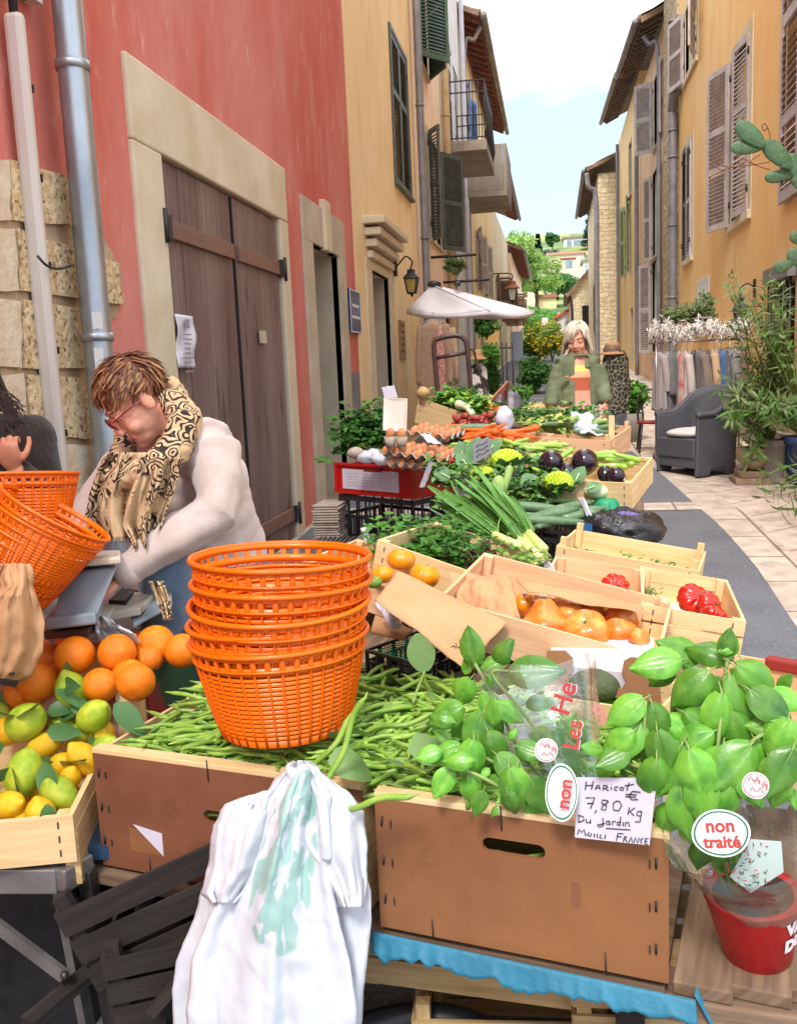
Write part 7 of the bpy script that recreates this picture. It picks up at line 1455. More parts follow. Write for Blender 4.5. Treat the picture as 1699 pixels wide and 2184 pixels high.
mb=MB();cc_=onY(1328,1108,3.66);mb.ell(cc_,(.085,.05,.03),nu=30,nv=16);displace(mb,lambda p,q:.012*nz(p,22));mb.build('purple_lining',M('purple_film',srgb('5E4C8A'),.3,srgb('72609E'),12,bump=.6,bscale=30),bb)
mb=MB();mb.hexa([onY(1232,1140,3.6),onY(1262,1145,3.58),onY(1262,1145,3.75),onY(1232,1140,3.75),onY(1232,1112,3.6),onY(1262,1118,3.58),onY(1262,1118,3.75),onY(1232,1112,3.75)]);mb.build('blue_crate_corner',M('blue_plastic',srgb('2C6494'),.4),label='blue plastic crate corner under the black bag',cat='crate')
papersheet('white tab poking out between cucumbers and black bag',[(1232,1062,3.7),(1240,1064,3.7),(1262,1100,3.65),(1250,1100,3.65)],3,'white_paper',m_paper,'paper')
crate('pale wooden crate with dark aubergines at the road side',onY(1150,1022,4.02),onY(1346,1030,3.90),.42,.115,m_pop,pitch=9,boards=1)
def aub_me(k):
 mb=MB();mb.ell(O0,(.058,.058,.075),nu=28,nv=20,fn=lambda d:V3((1,1,1))*(1-.12*max(0,d.z)));mb.lathe([(.034,.05),(.036,.062),(.02,.078),(.008,.085),(.007,.105),(.002,.107)],O0,7,m=1,sm=True);return mb.mesh('aubergine',[m_aub,m_calyx],O0)
AUB=[aub_me(0)]
for u,v,Y,rt,sc,lb in((1174,988,4.15,eul(-1.9,.5,0),1,'big round aubergine left in the road side crate'),(1246,986,4.15,eul(-1.8,-.3,0),1.05,'big round aubergine right of its twin'),(1310,1020,4.0,eul(-2.4,0,.4),.75,'flat dark aubergine at the right corner of the crate'),(1290,1010,4.05,eul(-.9,.4,0),.6,'small aubergine with a pale green cap'),(1210,1006,4.1,eul(-1.3,1.2,0),.7,'aubergine between the two big ones')):
 inst('aubergine',AUB[0],onY(u,v,Y),rt,sc,lb,'aubergine')
for k,(u,v,Y,yw,pt)in enumerate(((1300,975,4.25,.1,.1),(1320,985,4.2,0,.2),(1285,968,4.3,.2,0),(1335,975,4.22,.1,.3),(1205,972,4.3,.9,-.4),(1140,975,4.28,.5,0),(1225,1000,4.15,.8,.2),(1305,995,4.15,.1,.1),(1265,975,4.3,-.4,.2),(1155,1010,4.1,.7,.5))):veg('pepper',PEP,u,v,Y,yw,pt,1,'light green pepper between the aubergines' if k in(4,6,9,5)else 'long light green pepper right of the aubergines','pepper','peppers between aubergines' if k in(4,6,9,5)else 'peppers right of aubergines')
papersheet('white label stuck among the aubergines',[(1318,1005,3.98),(1330,1010,3.98),(1332,1025,3.97),(1322,1025,3.97)],3,'price_tab',m_paper,'label',bend=.002)
def roman(u,v,Y,r,lb,seed):
 c=onY(u,v,Y);t=empty('romanesco',c-V3((0,0,r*.6)),lb,'cauliflower');rg=random.Random(seed);mb=MB()
 for k in range(90):
  z=1-1.25*k/90;a=k*2.39996;q=math.sqrt(max(0,1-z*z));mb.ell(c+V3((math.cos(a)*q*r,math.sin(a)*q*r*.9,z*r*.8)),r*(.14+.10*(1-z)),nu=7,nv=5)
 mb.build('curd',m_romb,t);mb=MB()
 for k in range(9):
  a=k*.7+rg.random()*.3;d=V3((math.cos(a),math.sin(a),.45));mb.leaf(c+V3((math.cos(a)*r*.4,math.sin(a)*r*.4,-r*.6)),d,(-math.cos(a),-math.sin(a),1),r*rg.uniform(1.4,2.1),r*1.1,curl=rg.uniform(-.3,.15),n=7,fold=.2,wave=.03)
 mb.build('leaf',m_caul,t)
roman(1080,985,4.15,.065,'tall yellow green romanesco cauliflower behind the leeks',1);roman(1030,1015,4.05,.05,'romanesco half hidden behind the grey price slate',2);roman(1190,1030,3.95,.055,'flat yellow romanesco in front of the aubergines',3);roman(1060,1000,4.3,.05,'smaller romanesco at the back left',4)
def cableaf(u,v,Y,L,d,lb,w=.8):
 t=empty('cabbage_leaf',onY(u,v,Y),lb,'leaf');MB().leaf(onY(u,v,Y),d,(0,-.8,.6),L,L*w,curl=.25,n=10,fold=.18,wave=.02).build('blade',m_caul,t);MB().tube([onY(u,v,Y),onY(u,v,Y)+V3(d).normalized()*L*.5+V3((0,-.006,.004))],[.006,.002],6).build('rib',m_fen,t)
for k,(u,v,Y,L,d)in enumerate(((1225,1030,3.95,.12,(.5,0,1)),(1205,1035,3.98,.10,(.1,0,1)),(1000,1000,4.2,.14,(-.5,0,.8)),(990,985,4.3,.15,(-.2,0,1)),(1040,970,4.3,.14,(.5,0,.8)),(1095,1010,4.1,.12,(.4,0,.9)),(1110,1030,4.0,.12,(.8,0,.3)),(1250,1045,3.9,.10,(.9,0,.4)),(960,1020,4.1,.13,(-.9,0,.5)),(1010,980,4.25,.16,(.2,0,1)))):cableaf(u,v,Y,L*.72,d,('grey green leaf standing beside the marrow','narrow leaf beside the flat romanesco','broad leaf leaning left behind the leeks','broad leaf behind the slate','leaf left of the tall romanesco','leaf right of the tall romanesco','leaf lying toward the courgettes','leaf lying over the marrow','leaf at the left beside the red peppers','tall leaf right of the slate')[k])
herb('leafy_greens','mixed leafy greens filling the tray behind the leeks',[(960,1005,4.2),(990,1000,4.3),(1020,985,4.4),(1060,1020,4.05),(1100,1000,4.2),(1130,1020,4.1),(1160,1040,3.98),(1180,1015,4.1),(1120,990,4.25),(1090,1045,3.95),(1130,1055,3.98),(1000,1030,4.0),(945,1010,4.2),(1040,1040,3.95)],46,.035,[lf_mid,lf_lt,m_caul],seed=31,spread=(.05,.05,.03),cat='greens')
for k,(u,v,Y)in enumerate(((948,975,4.3),(956,985,4.25),(940,985,4.28))):inst('red_pepper',tomato_me(3,[m_rpep,lf_dk],4,.15,1.1),onY(u,v,Y),eul(.4*k,.5,k),.027,'shiny red pepper, %s of the three behind the leeks'%('upper','right','left')[k],'pepper')
sl_=empty('price_slate',onY(1030,985,4.0),'dark grey price slate with chalk writing leaning in the greens','price slate')
q=[onY(1010,945,4.05),onY(1042,930,4.05),onY(1050,965,4.0),onY(1008,990,4.0)];MB().prism(q,(0,.004,0)).build('slate',M('slate_grey',srgb('6E7074'),.6),sl_);mb=MB()
for k in range(3):e=q[0].lerp(q[3],.25+.25*k);f=q[1].lerp(q[2],.25+.25*k);mb.tube([e.lerp(f,.15)+V3((0,-.003,0)),e.lerp(f,.35)+V3((0,-.003,.006)),e.lerp(f,.5)+V3((0,-.003,-.004)),e.lerp(f,.85)+V3((0,-.003,.003))],.0015,4)
mb.build('chalk_writing',m_ink,sl_)
crate('wooden crate of cut courgettes and gourds',onY(1118,930,5.15),onY(1300,940,5.0),.45,.13,m_pop2,pitch=6,post_up=.03)
MB().box(onY(1303,920,5.1),(.03,.04,.17)).build('wooden_post',m_pop,label='pale wooden corner post at the road end of the courgette crate',cat='post')
for k in range(26):
 u,v,Y=rnd.uniform(965,1180),rnd.uniform(945,960),rnd.uniform(4.45,4.7);veg('broad_bean',BROAD,u,v,Y,rnd.uniform(-.5,.5),rnd.uniform(-.3,.3),1.2,'flat green pod lying left of the slate' if u<1010 else 'flat green pod lying behind the aubergines','bean pod','pods left of the slate' if u<1010 else 'pods behind the aubergines')
for k in range(20):
 u,v,Y=rnd.uniform(1135,1290),rnd.uniform(895,928),rnd.uniform(5.2,5.4);veg('courgette',ZUC if k%2 else CUC,u,v,Y,rnd.uniform(-.8,1.2),rnd.uniform(-.3,.4),.75,'green courgette heaped in the pinkish wooden crate','courgette','courgettes in the pinkish crate')
herb('courgette_flowers','pale yellow green stalks over the courgettes',[(1150,902,5.3),(1180,898,5.3),(1205,905,5.25),(1165,910,5.25)],16,.05,[M('pale_stalk',srgb('C9CE7A'),.6,srgb('B0BC5A'),8,translu=.1),lf_lt],seed=33,spread=(.05,.04,.02),cat='greens')
papersheet('clear white plastic wrap over the round gourds',[(1215,880,5.4),(1260,882,5.4),(1285,925,5.2),(1225,925,5.2)],13,'plastic_wrap',m_wht_bag,'plastic',crump=.02)
pcrate('long black crate of green salad in front of the walking woman',onY(1118,905,5.75),onY(1268,905,5.65),.4,.13)
pcrate('black crate with green bunches beside the crumpled paper',onY(1040,905,5.7),onY(1112,912,5.65),.35,.12)
herb('salad_greens','green salad leaves heaped in the long black crate',[(1130,885,6.0),(1155,880,6.1),(1180,884,6.0),(1205,880,6.1),(1230,884,6.0),(1250,882,6.05),(1145,890,5.9),(1215,890,5.9)],26,.045,[lf_mid,lf_lt,m_caul],seed=35,spread=(.06,.06,.025),cat='greens')
herb('salad_greens','green bunches with spring onions in the smaller black crate',[(1060,885,6.0),(1080,888,5.9),(1095,882,6.0)],24,.04,[lf_mid,lf_dk],seed=36,spread=(.05,.05,.025),cat='greens')
mb=MB()
for k in range(14):a=onY(1045+k*2,868+k,6.3);mb.tube([a,a+V3((.12,-.1,-.01)),a+V3((.26,-.2,-.05))],.006,5)
mb.build('spring_onions',lf_caul if False else m_caul,label='sheaf of grey green spring onions at the back of the stall',cat='spring onions')
crate('shallow wooden crate lined with paper before the walking woman',onY(1125,872,6.5),onY(1262,868,6.5),.4,.09,m_pop,pitch=4)
mb=MB();mb.box((0,0,0),(.1,.1,.1));
crate('wooden crate with orange carrots in the middle of the stall',onY(975,950,4.95),onY(1112,962,4.8),.42,.11,m_pop2,pitch=8)
for k in range(26):
 if k<18:u,v,Y,lb,g=rnd.uniform(1020,1112),rnd.uniform(918,946),5.05,'orange carrot heaped right in the wooden crate','carrots right in the crate'
 else:u,v,Y,lb,g=rnd.uniform(965,990),rnd.uniform(905,920),5.3,'stubby orange carrot left of the black shallot crate','carrots left of the shallots'
 veg('carrot',CAR,u,v,Y,rnd.gauss(.1,.25)+(3.1 if k%2 else 0),rnd.uniform(-.2,.35),1.25 if k<18 else .8,lb,'carrot',g)
pcrate('black crate of red shallots standing on the carrots',onY(960,916,5.35),onY(1056,922,5.25),.3,.13)
m_shal=M('shallot_skin',srgb('A8483A'),.5,srgb('8A3430'),14,rand=.15);SH=[MB().ell(O0,(.8,.8,1.1),nu=14,nv=10,fn=lambda d:1-.25*max(0,d.z)**3).mesh('shallot',m_shal,O0)]
for k in range(26):inst('shallot',SH[0],onY(rnd.uniform(970,1050),rnd.uniform(884,908),5.4+rnd.uniform(-.05,.1)),rrot(),.024,'red shallot in the black crate','shallot','shallots in the black crate')
veg('long_courgette',CUC,1005,911,5.28,0,0,1,'grey green cucumber lying under the shallots','cucumber')
mb=displace(MB().ell(onY(1076,895,5.4),(.055,.05,.075),nu=24,nv=18),lambda p,q:.018*nz(p,20)+.01*nz(p,60));mb.build('crumpled_paper',m_paper,label='crumpled white paper between the black crates',cat='paper')
crate('long tilted wooden crate of lettuce at the wall end of the stall',onY(893,848,6.05),onY(1058,905,5.7),.35,.17,m_pop,pitch=0)
herb('lettuce','frilly bright green lettuce in the tilted crate',[(985,858,6.0),(1005,862,5.95),(1020,868,5.9),(965,852,6.05),(945,848,6.1)],60,.05,[M('lettuce_leaf',srgb('8CB83A'),.5,srgb('A8CC52'),12,translu=.25,rand=.1),lf_mid],seed=41,spread=(.045,.05,.03),cat='lettuce')
herb('fennel_fronds','feathery dark fronds at the back of the lettuce crate',[(985,838,6.2),(1000,842,6.2),(965,838,6.2)],40,.03,[lf_dk],seed=42,spread=(.05,.04,.025),cat='herbs')
mb=MB();mb.tube(spline([onY(975,862,5.85),onY(995,868,5.8),onY(1008,885,5.75)],5),[(.03-.001*k)for k in range(11)],8);mb.build('cut_lettuce',m_fen,label='pale cut lettuce stem leaning over the crate edge',cat='lettuce')
displace(MB().ell(onY(902,838,6.0),(.045,.04,.04),nu=20,nv=16),lambda p,q:.006*nz(p,30)).build('celeriac',m_pop3,label='round beige celeriac at the left end of the lettuce crate',cat='celeriac')
for k in range(7):veg('carrot',CAR,1040+k*5,868+k*3,6.0,.2+rnd.uniform(-.2,.2),.2,1.3,'long pinkish carrot in the bunch right of the lettuce','carrot','bunch of carrots by the lettuce')
mb=MB();mb.hexa([onY(1035,868,6.3),onY(1078,875,6.3),onY(1078,875,6.6),onY(1035,868,6.6),onY(1035,852,6.3),onY(1078,862,6.3),onY(1078,862,6.6),onY(1035,852,6.6)]);mb.build('dark_box',M('dark_red_box',srgb('3A1E1E'),.5),label='dark shallow box behind the bunch of carrots',cat='box')
FLr,FRr=onZ(722,1048,1.0),onZ(880,1062,.99);
rr_,Mr,Wr=pcrate('black slatted crate standing under the red one',V3((FLr.x,FLr.y,.985)),V3((FRr.x,FRr.y,.975)),.36,.27)
rc=empty('red_crate',V3((FLr.x,FLr.y,1.0)),'red plastic crate with a paper sheet taped to its front','crate');ex,ey,ez,W=frame(FLr,FRr);Mq=mat4(V3((FLr.x,FLr.y,.995)),ex,ey,ez)
for nm,args in(('front_panel',((W/2,0,.08),(W+.02,.012,.16))),('back_panel',((W/2,.36,.07),(W,.012,.15))),('end_panel',((0,.18,.07),(.012,.35,.15))),('end_panel',((W,.18,.07),(.012,.35,.15))),('base',((W/2,.18,.004),(W-.01,.35,.008)))):
 mb=MB();mb.box(*args)
 if nm=='front_panel':mb.box((W/2,-.01,.155),(W+.03,.02,.012));mb.box((W/2,-.01,.008),(W+.03,.02,.014));mb.box((.0,-.008,.08),(.02,.02,.15));mb.box((W,-.008,.08),(.02,.02,.15));mb.box((W*.5,-.006,.14),(.12,.014,.03),m=1)
 mb.xform(Mq).build(nm,[m_redp,M('dark_red',srgb('7E1410'),.5)],rc)
pn=MB().box((W*.46,-.009,.078),(W*.76,.002,.105)).xform(Mq).build('paper_sheet',m_paper,rc)
mb=MB()
for j in range(3):
 for k in range(5):mb.box((W*(.16+.22*j)+.03,-.0105,.045+.016*k),(W*.16,.001,.0018))
mb.xform(Mq).build('printed_lines',M('pale_print',srgb('9A98A8'),.8),pn)
m_pulp=M('egg_tray_pulp',srgb('B4A596'),.95,srgb('A39484'),20,bump=.5,bscale=120);m_egg=M('brown_egg',srgb('D08A5E'),.5,srgb('C47C50'),6,rand=.12,sss=.08)
EGG=[MB().ell(O0,(.0215,.0215,.029),nu=18,nv=14,fn=lambda d:V3((1-.10*d.z,1-.10*d.z,1))).mesh('egg',m_egg,O0)]
def tray(label,FL,FR,nx,ny,tag_,z_up=0,pitch=0):
 ex,ey,ez,W=frame(FL,FR,pitch);o=V3(FL);D=W/nx*ny;t=empty('egg_tray',o+ex*W/2+ey*D/2,label,'egg tray')
 def f(a,b):x,y=a*nx,b*ny;z=.011*(math.cos(x*2*math.pi)+math.cos(y*2*math.pi));e=min(a,1-a,b,1-b);return o+ex*(a*W)+ey*(b*D)+ez*(z+(.0 if e>.001 else-.006))
 MB().grid(f,nx*8,ny*8).build('tray_body',m_pulp,t,thick=.0025)
 for i in range(nx):
  for j in range(ny):
   c=o+ex*((i+.5)*W/nx)+ey*((j+.5)*D/ny)+ez*.010;rt=Matrix((ex,ey,ez)).transposed()@eul(rnd.uniform(-.15,.15),rnd.uniform(.1,.5),0);inst('egg',EGG[0],c,rt,1.0,'brown egg in the '+tag_,'egg','eggs in the '+tag_)
def at2(u,v,Y):return onY(u,v,Y)
tray('lowest grey pulp egg tray on the red crate',at2(822,992,4.30),at2(950,1000,4.22),6,3,'lowest tray')
tray('middle pulp egg tray full of brown eggs',at2(806,966,4.28),at2(948,984,4.18),6,4,'middle tray',pitch=4)
tray('top pulp egg tray with a row of brown eggs',at2(866,924,4.42),at2(958,936,4.34),4,3,'top tray',pitch=4)
ec=empty('egg_carton',at2(842,930,4.35),'open egg carton with its lid standing up behind the eggs','egg carton')
mb=MB();P=[at2(816,918,4.45),at2(866,922,4.42),at2(868,850,4.55),at2(818,848,4.58)]
mb.grid(lambda a,b:(P[0]*(1-a)*(1-b)+P[1]*a*(1-b)+P[2]*a*b+P[3]*(1-a)*b)+V3((0,.02*(math.sin(math.pi*a)*math.sin(math.pi*b))**.3,0)),14,18);mb.build('lid',M('pale_pulp',srgb('CFC4BA'),.95,bump=.3,col2=srgb('C2B6AA')),ec,thick=.004)
mb=MB()
for u in(832,856):mb.lathe([(.022,-.03),(.03,.02),(.027,.02),(.02,-.025)],at2(u,940,4.25),14)
mb.build('cup',m_pulp,ec)
for k,u in enumerate((832,856)):inst('egg',EGG[0],at2(u,925,4.27),eul(.3,.2,0),1,('left','right')[k]+' egg in the open carton','egg')
papersheet('white handwritten card standing behind the egg carton',[(813,826,4.6),(840,822,4.6),(848,848,4.6),(820,850,4.6)],4,'price_card',m_paper,'card',bend=.002,crump=.002)
papersheet('folded white note lying on the middle egg tray',[(896,925,4.3),(915,926,4.3),(942,948,4.2),(912,944,4.2)],4,'white_note',m_paper,'note',bend=.004)
for k,(u,v,Y,r,lb)in enumerate(((790,972,4.45,.05,'crumpled clear bag at the left of the red crate'),(822,978,4.4,.055,'crumpled white bag in the red crate'),(860,985,4.35,.04,'white wrap beside the lowest eggs'),(885,992,4.32,.035,'white wrap at the right end of the red crate'))):
 displace(MB().ell(onY(u,v,Y),(r*1.5,r,r*.6),nu=30,nv=20),lambda p,q:r*.35*nz(p,22,k)+r*.15*nz(p,60,k)).build('crumpled_bag',m_wht_bag,label=lb,cat='bag')
displace(MB().ell(onY(758,966,4.45),(.04,.035,.03)),lambda p,q:.006*nz(p,40)).build('pulp_cup',m_pulp,label='beige pulp cup at the left corner of the red crate',cat='cup')
papersheet('torn grey strip leaning between eggs and leeks',[(1034-120,985,4.1),(925,985,4.1),(905,1040,4.0),(893,1040,4.0)],4,'paper_strip',m_zinc2,'strip',bend=.002)
mb=MB();c=onY(706,1105,4.65)
for k in range(15):mb.box(c+V3((rnd.uniform(-.006,.006),rnd.uniform(-.006,.006),-.11+k*.0135)),(.14,.22,.010),rot=rotz(rnd.uniform(-.04,.04)),m=0)
mb.build('egg_carton_stack',m_pulp,label='stack of empty grey egg cartons beside the black crate',cat='cartons',bevel=.003)
mb=MB();c=onY(712,1165,4.4)
for k in range(9):mb.box(c+V3((-.10+k*.025,0,0)),(.012,.3,.05))
mb.box(c+V3((0,-.15,-.01)),(.26,.02,.07));mb.build('steel_rack',m_steel,label='small steel rack on the table under the egg cartons',cat='rack')
bt=empty('glass_bottle',onY(780,1160,3.4),'clear glass jar bottle with a white cap behind the pinkish crate','bottle');c=onY(780,1175,3.4)
MB().lathe([(.03,-.04),(.034,-.03),(.034,.035),(.028,.055),(.015,.068),(.014,.08)],c,20,cap=False).build('bottle_glass',m_film,bt);MB().lathe([(.0165,.074),(.0165,.09),(.001,.091)],c,16).build('cap',m_wht,bt)
herb('potted_parsley','bushy dark parsley plants left of the egg carton',[(780,905,4.9),(800,895,4.95),(760,925,4.85),(785,930,4.8),(745,938,4.8),(805,920,4.85),(770,910,4.95)],60,.05,[lf_dk,lf_par],seed=51,spread=(.06,.06,.05))
tbl('grey table top behind the basket stack',(-.95,3.75,.76),(.7,.55),-.1,m_steel)
def hand(mb,w,d,n,curl=.5,s=1,side=1):
 w=V3(w);d=V3(d).normalized();n=V3(n);n=(n-n.dot(d)*d).normalized();x=d.cross(n)*side
 rt=Matrix((x,d,n)).transposed();mb.ell(w+d*.045*s,(.040*s,.052*s,.015*s),rot=rt)
 for k,(ox,L,r)in enumerate(((-.030,.066,.0078),(-.010,.076,.0084),(.010,.080,.0086),(.030,.074,.0084))):
  p=w+d*(.082-.004*abs(k-1.7))*s+x*ox*s;pts=[p-d*.02*s,p];a=0
  for q,f in enumerate((.42,.32,.26)):a+=curl*(.55+.35*q)+.06*k*.5;p=p+(d*math.cos(a)-n*math.sin(a)+x*(.10*(k-1.5))*.5)*L*f*s;pts.append(p)
  mb.tube(pts,[r*s,r*s,r*.95*s,r*.9*s,r*.72*s],10)
 p=w+d*.025*s+x*.032*s;pts=[p]
 for q,f in enumerate((.030,.028,.022)):p=p+(d*(.7+.1*q)+x*(.75-.35*q)-n*(.35+curl*.3))*f*s;pts.append(p)
 mb.tube(pts,[.0125*s,.011*s,.010*s,.008*s],10)
def head_prims(mb,c,f,u):
 f=V3(f).normalized();u=V3(u);u=(u-u.dot(f)*f).normalized();x=u.cross(-f)*-1;x=f.cross(u);rt=Matrix((x,-f,u)).transposed();c=V3(c)
 g=lambda x_,y_,z_:c+rt@V3((x_,y_,z_))
 for p,r in(((0,.012,.035),(.072,.092,.080)),((0,-.02,-.03),(.060,.068,.085)),((0,-.043,-.084),(.042,.042,.030)),((0,-.070,-.102),(.020,.017,.015)),((.034,-.056,-.042),(.026,.024,.028)),((-.034,-.056,-.042),(.026,.024,.028)),
                 ((.031,-.073,.0),(.0165,.013,.0115)),((-.031,-.073,.0),(.0165,.013,.0115)),((.011,-.096,-.040),(.009,.010,.008)),((-.011,-.096,-.040),(.009,.010,.008)),((.076,.012,-.012),(.008,.018,.031)),((-.076,.012,-.012),(.008,.018,.031)),((0,-.099,-.036),(.010,.011,.010))):
  mb.ell(g(*p),r,rot=rt)
 mb.tube([g(0,-.078,.014),g(0,-.088,-.008),g(0,-.102,-.034)],[.009,.009,.011],10);mb.tube([g(-.046,-.066,.020),g(-.02,-.083,.023),(g(0,-.080,.018)),g(.02,-.083,.023),g(.046,-.066,.020)],.009,8)
 mb.tube([g(-.024,-.078,-.068),g(-.008,-.092,-.064),g(.008,-.092,-.064),g(.024,-.078,-.068)],[.003,.0058,.0058,.003],8);mb.tube([g(-.022,-.078,-.072),g(0,-.090,-.075),g(.022,-.078,-.072)],[.003,.0068,.003],8)
 mb.tube([g(0,.02,-.06),g(0,.045,-.17)],[.052,.056],16);return g,rt,c
def skin_mats(base,blush):return[M('skin_'+base,srgb(base),.5,srgb(blush),9,.42,.7,sss=.15,spec=.35,bump=.08,bscale=180),M('lip_'+base,srgb('B4685A'),.4),M('lash_line',(.03,.02,.015),.6),M('brow_hair',srgb('7A5638'),.8)]
def paint(mb,rt,c):
 inv=rt.transposed()
 for i,f in enumerate(mb.f):
  p=inv@((mb.v[f[0]]+mb.v[f[2]])/2-c)
  if p.y<-.074 and abs(p.x)<.021 and-.080<p.z<-.060:mb.m[i]=1
  elif p.y<-.06 and .012<abs(p.x)<.048 and abs(p.z+.004+(abs(p.x)-.03)**2*6)<.0022:mb.m[i]=2
  elif p.y<-.055 and .012<abs(p.x)<.05 and abs(p.z-.024+(abs(p.x)-.026)**2*5)<.0032:mb.m[i]=3
def hair_mb(g,rt,n,L,W,seed,nm=3,style='short'):
 rg=random.Random(seed);mb=MB();inv=rt.transposed()
 mb.ell(g(0,.014,.040),(.076,.096,.083),rot=rt,nu=28,nv=20,fn=lambda d:.2 if(d.z<-.15 and d.y<.2)or(d.y<-.72 and d.z<.45)else 1)
 for k in range(n):
  th,ph=rg.uniform(0,6.28),math.acos(rg.uniform(-.35,1));d=V3((math.sin(ph)*math.cos(th),math.sin(ph)*math.sin(th),math.cos(ph)))
  if d.y<-.45 and d.z<.42:continue
  if d.z<.0 and d.y<.1:continue
  p=V3((d.x*.077,.014+d.y*.097,.040+d.z*.084));
  if style=='short':t=V3((d.x*.5+rg.gauss(0,.3),-1.0+rg.gauss(0,.35),-.35*(1-d.z)+rg.gauss(0,.25)))if d.y<.45 else V3((d.x*.4+rg.gauss(0,.3),.2,-1))
  else:t=V3((d.x*1.1+(.25 if d.x>0 else-.25),d.y*.5-.15,-1.1+.5*d.z))if d.y>-.1 else V3((1.1 if d.x>-.35 else-1.2,-.5,-.55))
  t=(t-t.dot(d)*d).normalized();l=L*rg.uniform(.6,1.25)*(.7 if style=='bob' and d.y<-.3 and abs(d.x)<.5 else 1);w=W*rg.uniform(.6,1.3)
  if style=='bob':
   pts=[g(*(p+d*.003))];q=p.copy()
   for s in range(5):
    q=q+t*(l/5);e=V3((q.x/.083,(q.y-.014)/.100,(q.z-.040)/.09 if q.z>.04 else 0));m_=e.length
    if m_>0:q.x=e.x/m_*.083*(1.04+.22*max(0,.04-q.z)/.1);q.y=.014+e.y/m_*.10*1.04;q.z=.04+e.z/m_*.09 if q.z>.04 else q.z
    t=(t+V3((0,0,-.75))).normalized();pts.append(g(*q))
   mb.tube(pts,[(w*.5,w*.3)]*3+[(w*.55,w*.3),(w*.45,w*.25),(w*.12,w*.1)],5,m=rg.randrange(nm))
  else:mb.leaf(g(*(p+d*.002)),rt@(t+d*rg.uniform(.02,.28)),rt@d,l,w,m=rg.randrange(nm),curl=rg.uniform(.1,.5),n=5,fold=.3)
 return mb
def P(u,v,Y):return onY(u,v,Y)
def scarfmat():
 m=M('paisley_scarf',srgb('D0B48E'),.85,srgb('BC9C74'),4,bump=.3,bscale=120);nt=m.node_tree;N=nt.nodes;Lk=nt.links;b=N['Principled BSDF'];tc=N.new('ShaderNodeTexCoord')
 n=N.new('ShaderNodeTexNoise');n.inputs['Scale'].default_value=16;Lk.new(tc.outputs['Object'],n.inputs['Vector']);va=N.new('ShaderNodeVectorMath');va.operation='MULTIPLY_ADD';Lk.new(n.outputs['Color'],va.inputs[0]);va.inputs[1].default_value=(.05,)*3;Lk.new(tc.outputs['Object'],va.inputs[2])
 vo=N.new('ShaderNodeTexVoronoi');vo.inputs['Scale'].default_value=19;Lk.new(va.outputs[0],vo.inputs['Vector']);sn=N.new('ShaderNodeMath');sn.operation='SINE';ml=N.new('ShaderNodeMath');ml.operation='MULTIPLY';ml.inputs[1].default_value=30;Lk.new(vo.outputs['Distance'],ml.inputs[0]);Lk.new(ml.outputs[0],sn.inputs[0])
 n2=N.new('ShaderNodeTexNoise');n2.inputs['Scale'].default_value=7;n2.inputs['Detail'].default_value=1;Lk.new(tc.outputs['Object'],n2.inputs['Vector']);s2=N.new('ShaderNodeMath');s2.operation='MULTIPLY_ADD';Lk.new(n2.outputs['Fac'],s2.inputs[0]);s2.inputs[1].default_value=7;s2.inputs[2].default_value=-3.2
 mn=N.new('ShaderNodeMath');mn.operation='MINIMUM';Lk.new(sn.outputs[0],mn.inputs[0]);Lk.new(s2.outputs[0],mn.inputs[1]);mr=N.new('ShaderNodeMapRange');mr.inputs[1].default_value=0;mr.inputs[2].default_value=.25;Lk.new(mn.outputs[0],mr.inputs[0])
 mx=N.new('ShaderNodeMix');mx.data_type='RGBA';Lk.new(b.inputs['Base Color'].links[0].from_socket,mx.inputs['A']);mx.inputs['B'].default_value=(*srgb('2A211C'),1);Lk.new(mr.outputs[0],mx.inputs['Factor']);Lk.new(mx.outputs['Result'],b.inputs['Base Color']);return m
def dress(mb,vs,sm,par,nm,mat,fold,sc,seed=0,thick=0):
 v=voxel(mb,vs,sm);displace(v,lambda p,q:fold*(nz((p.x*sc,p.y*sc,p.z*sc*.6),1,seed)+.5*abs(nz(p,sc*2.3,seed+2))-.15));return v.build(nm,mat,par)
sl=empty('person',(P(440,1250,2.6).x,2.6,gz(2.6)),'woman with short reddish hair, red glasses and paisley scarf bending over the till','person')
hc=P(290,853,2.45);S1,E1,W1=P(452,958,2.46),P(462,1092,2.36),P(258,1226,2.24);S2,E2,W2=P(262,1005,2.72),P(196,1090,2.62),P(140,1172,2.48)
mb=MB();g,rt,c=head_prims(mb,hc,(-.60,-.42,-.62),(0,0,1))
nb=P(375,950,2.58);mb.tube([g(0,.02,-.05),g(0,.05,-.10),nb],[.054,.056,.07],16)
mb.tube([nb,P(385,1010,2.58),P(430,1110,2.62),P(470,1230,2.64)],[(.08,.08),(.14,.10),(.13,.10),(.15,.11)],20,flat=(1,0,0))
mb.tube([S1,E1,W1],[.05,.042,.027],14);mb.tube([S2,E2,W2],[.05,.042,.027],14);mb.tube([S1,nb,S2],.05,12)
hipc=P(470,1230,2.64)
for s in(-1,1):mb.tube([hipc+V3((s*.09,0,0)),V3((hipc.x+s*.10,2.66,.55)),V3((hipc.x+s*.10,2.68,gz(2.6)+.07))],[.09,.06,.04],12);mb.ell((hipc.x+s*.10,2.62,gz(2.6)+.04),(.045,.12,.04))
hand(mb,W1,(W1-E1)+V3((-.02,-.02,-.06)),(-.2,-.5,.8),.35,1,1);hand(mb,W2,(W2-E2)+V3((.03,-.05,-.06)),(0,-.4,.9),.4,1,-1)
vb=voxel(mb,.0042,3,fac=.45);paint(vb,rt,c);vb.build('body',skin_mats('E2A68A','D48468'),sl)
hm=[M('auburn_hair',srgb('5A3222'),.55,srgb('643A26'),20),M('copper_hair',srgb('74462A'),.5,srgb('7E4E30'),20),M('golden_hair',srgb('94683E'),.5,srgb('9E7246'),20)]
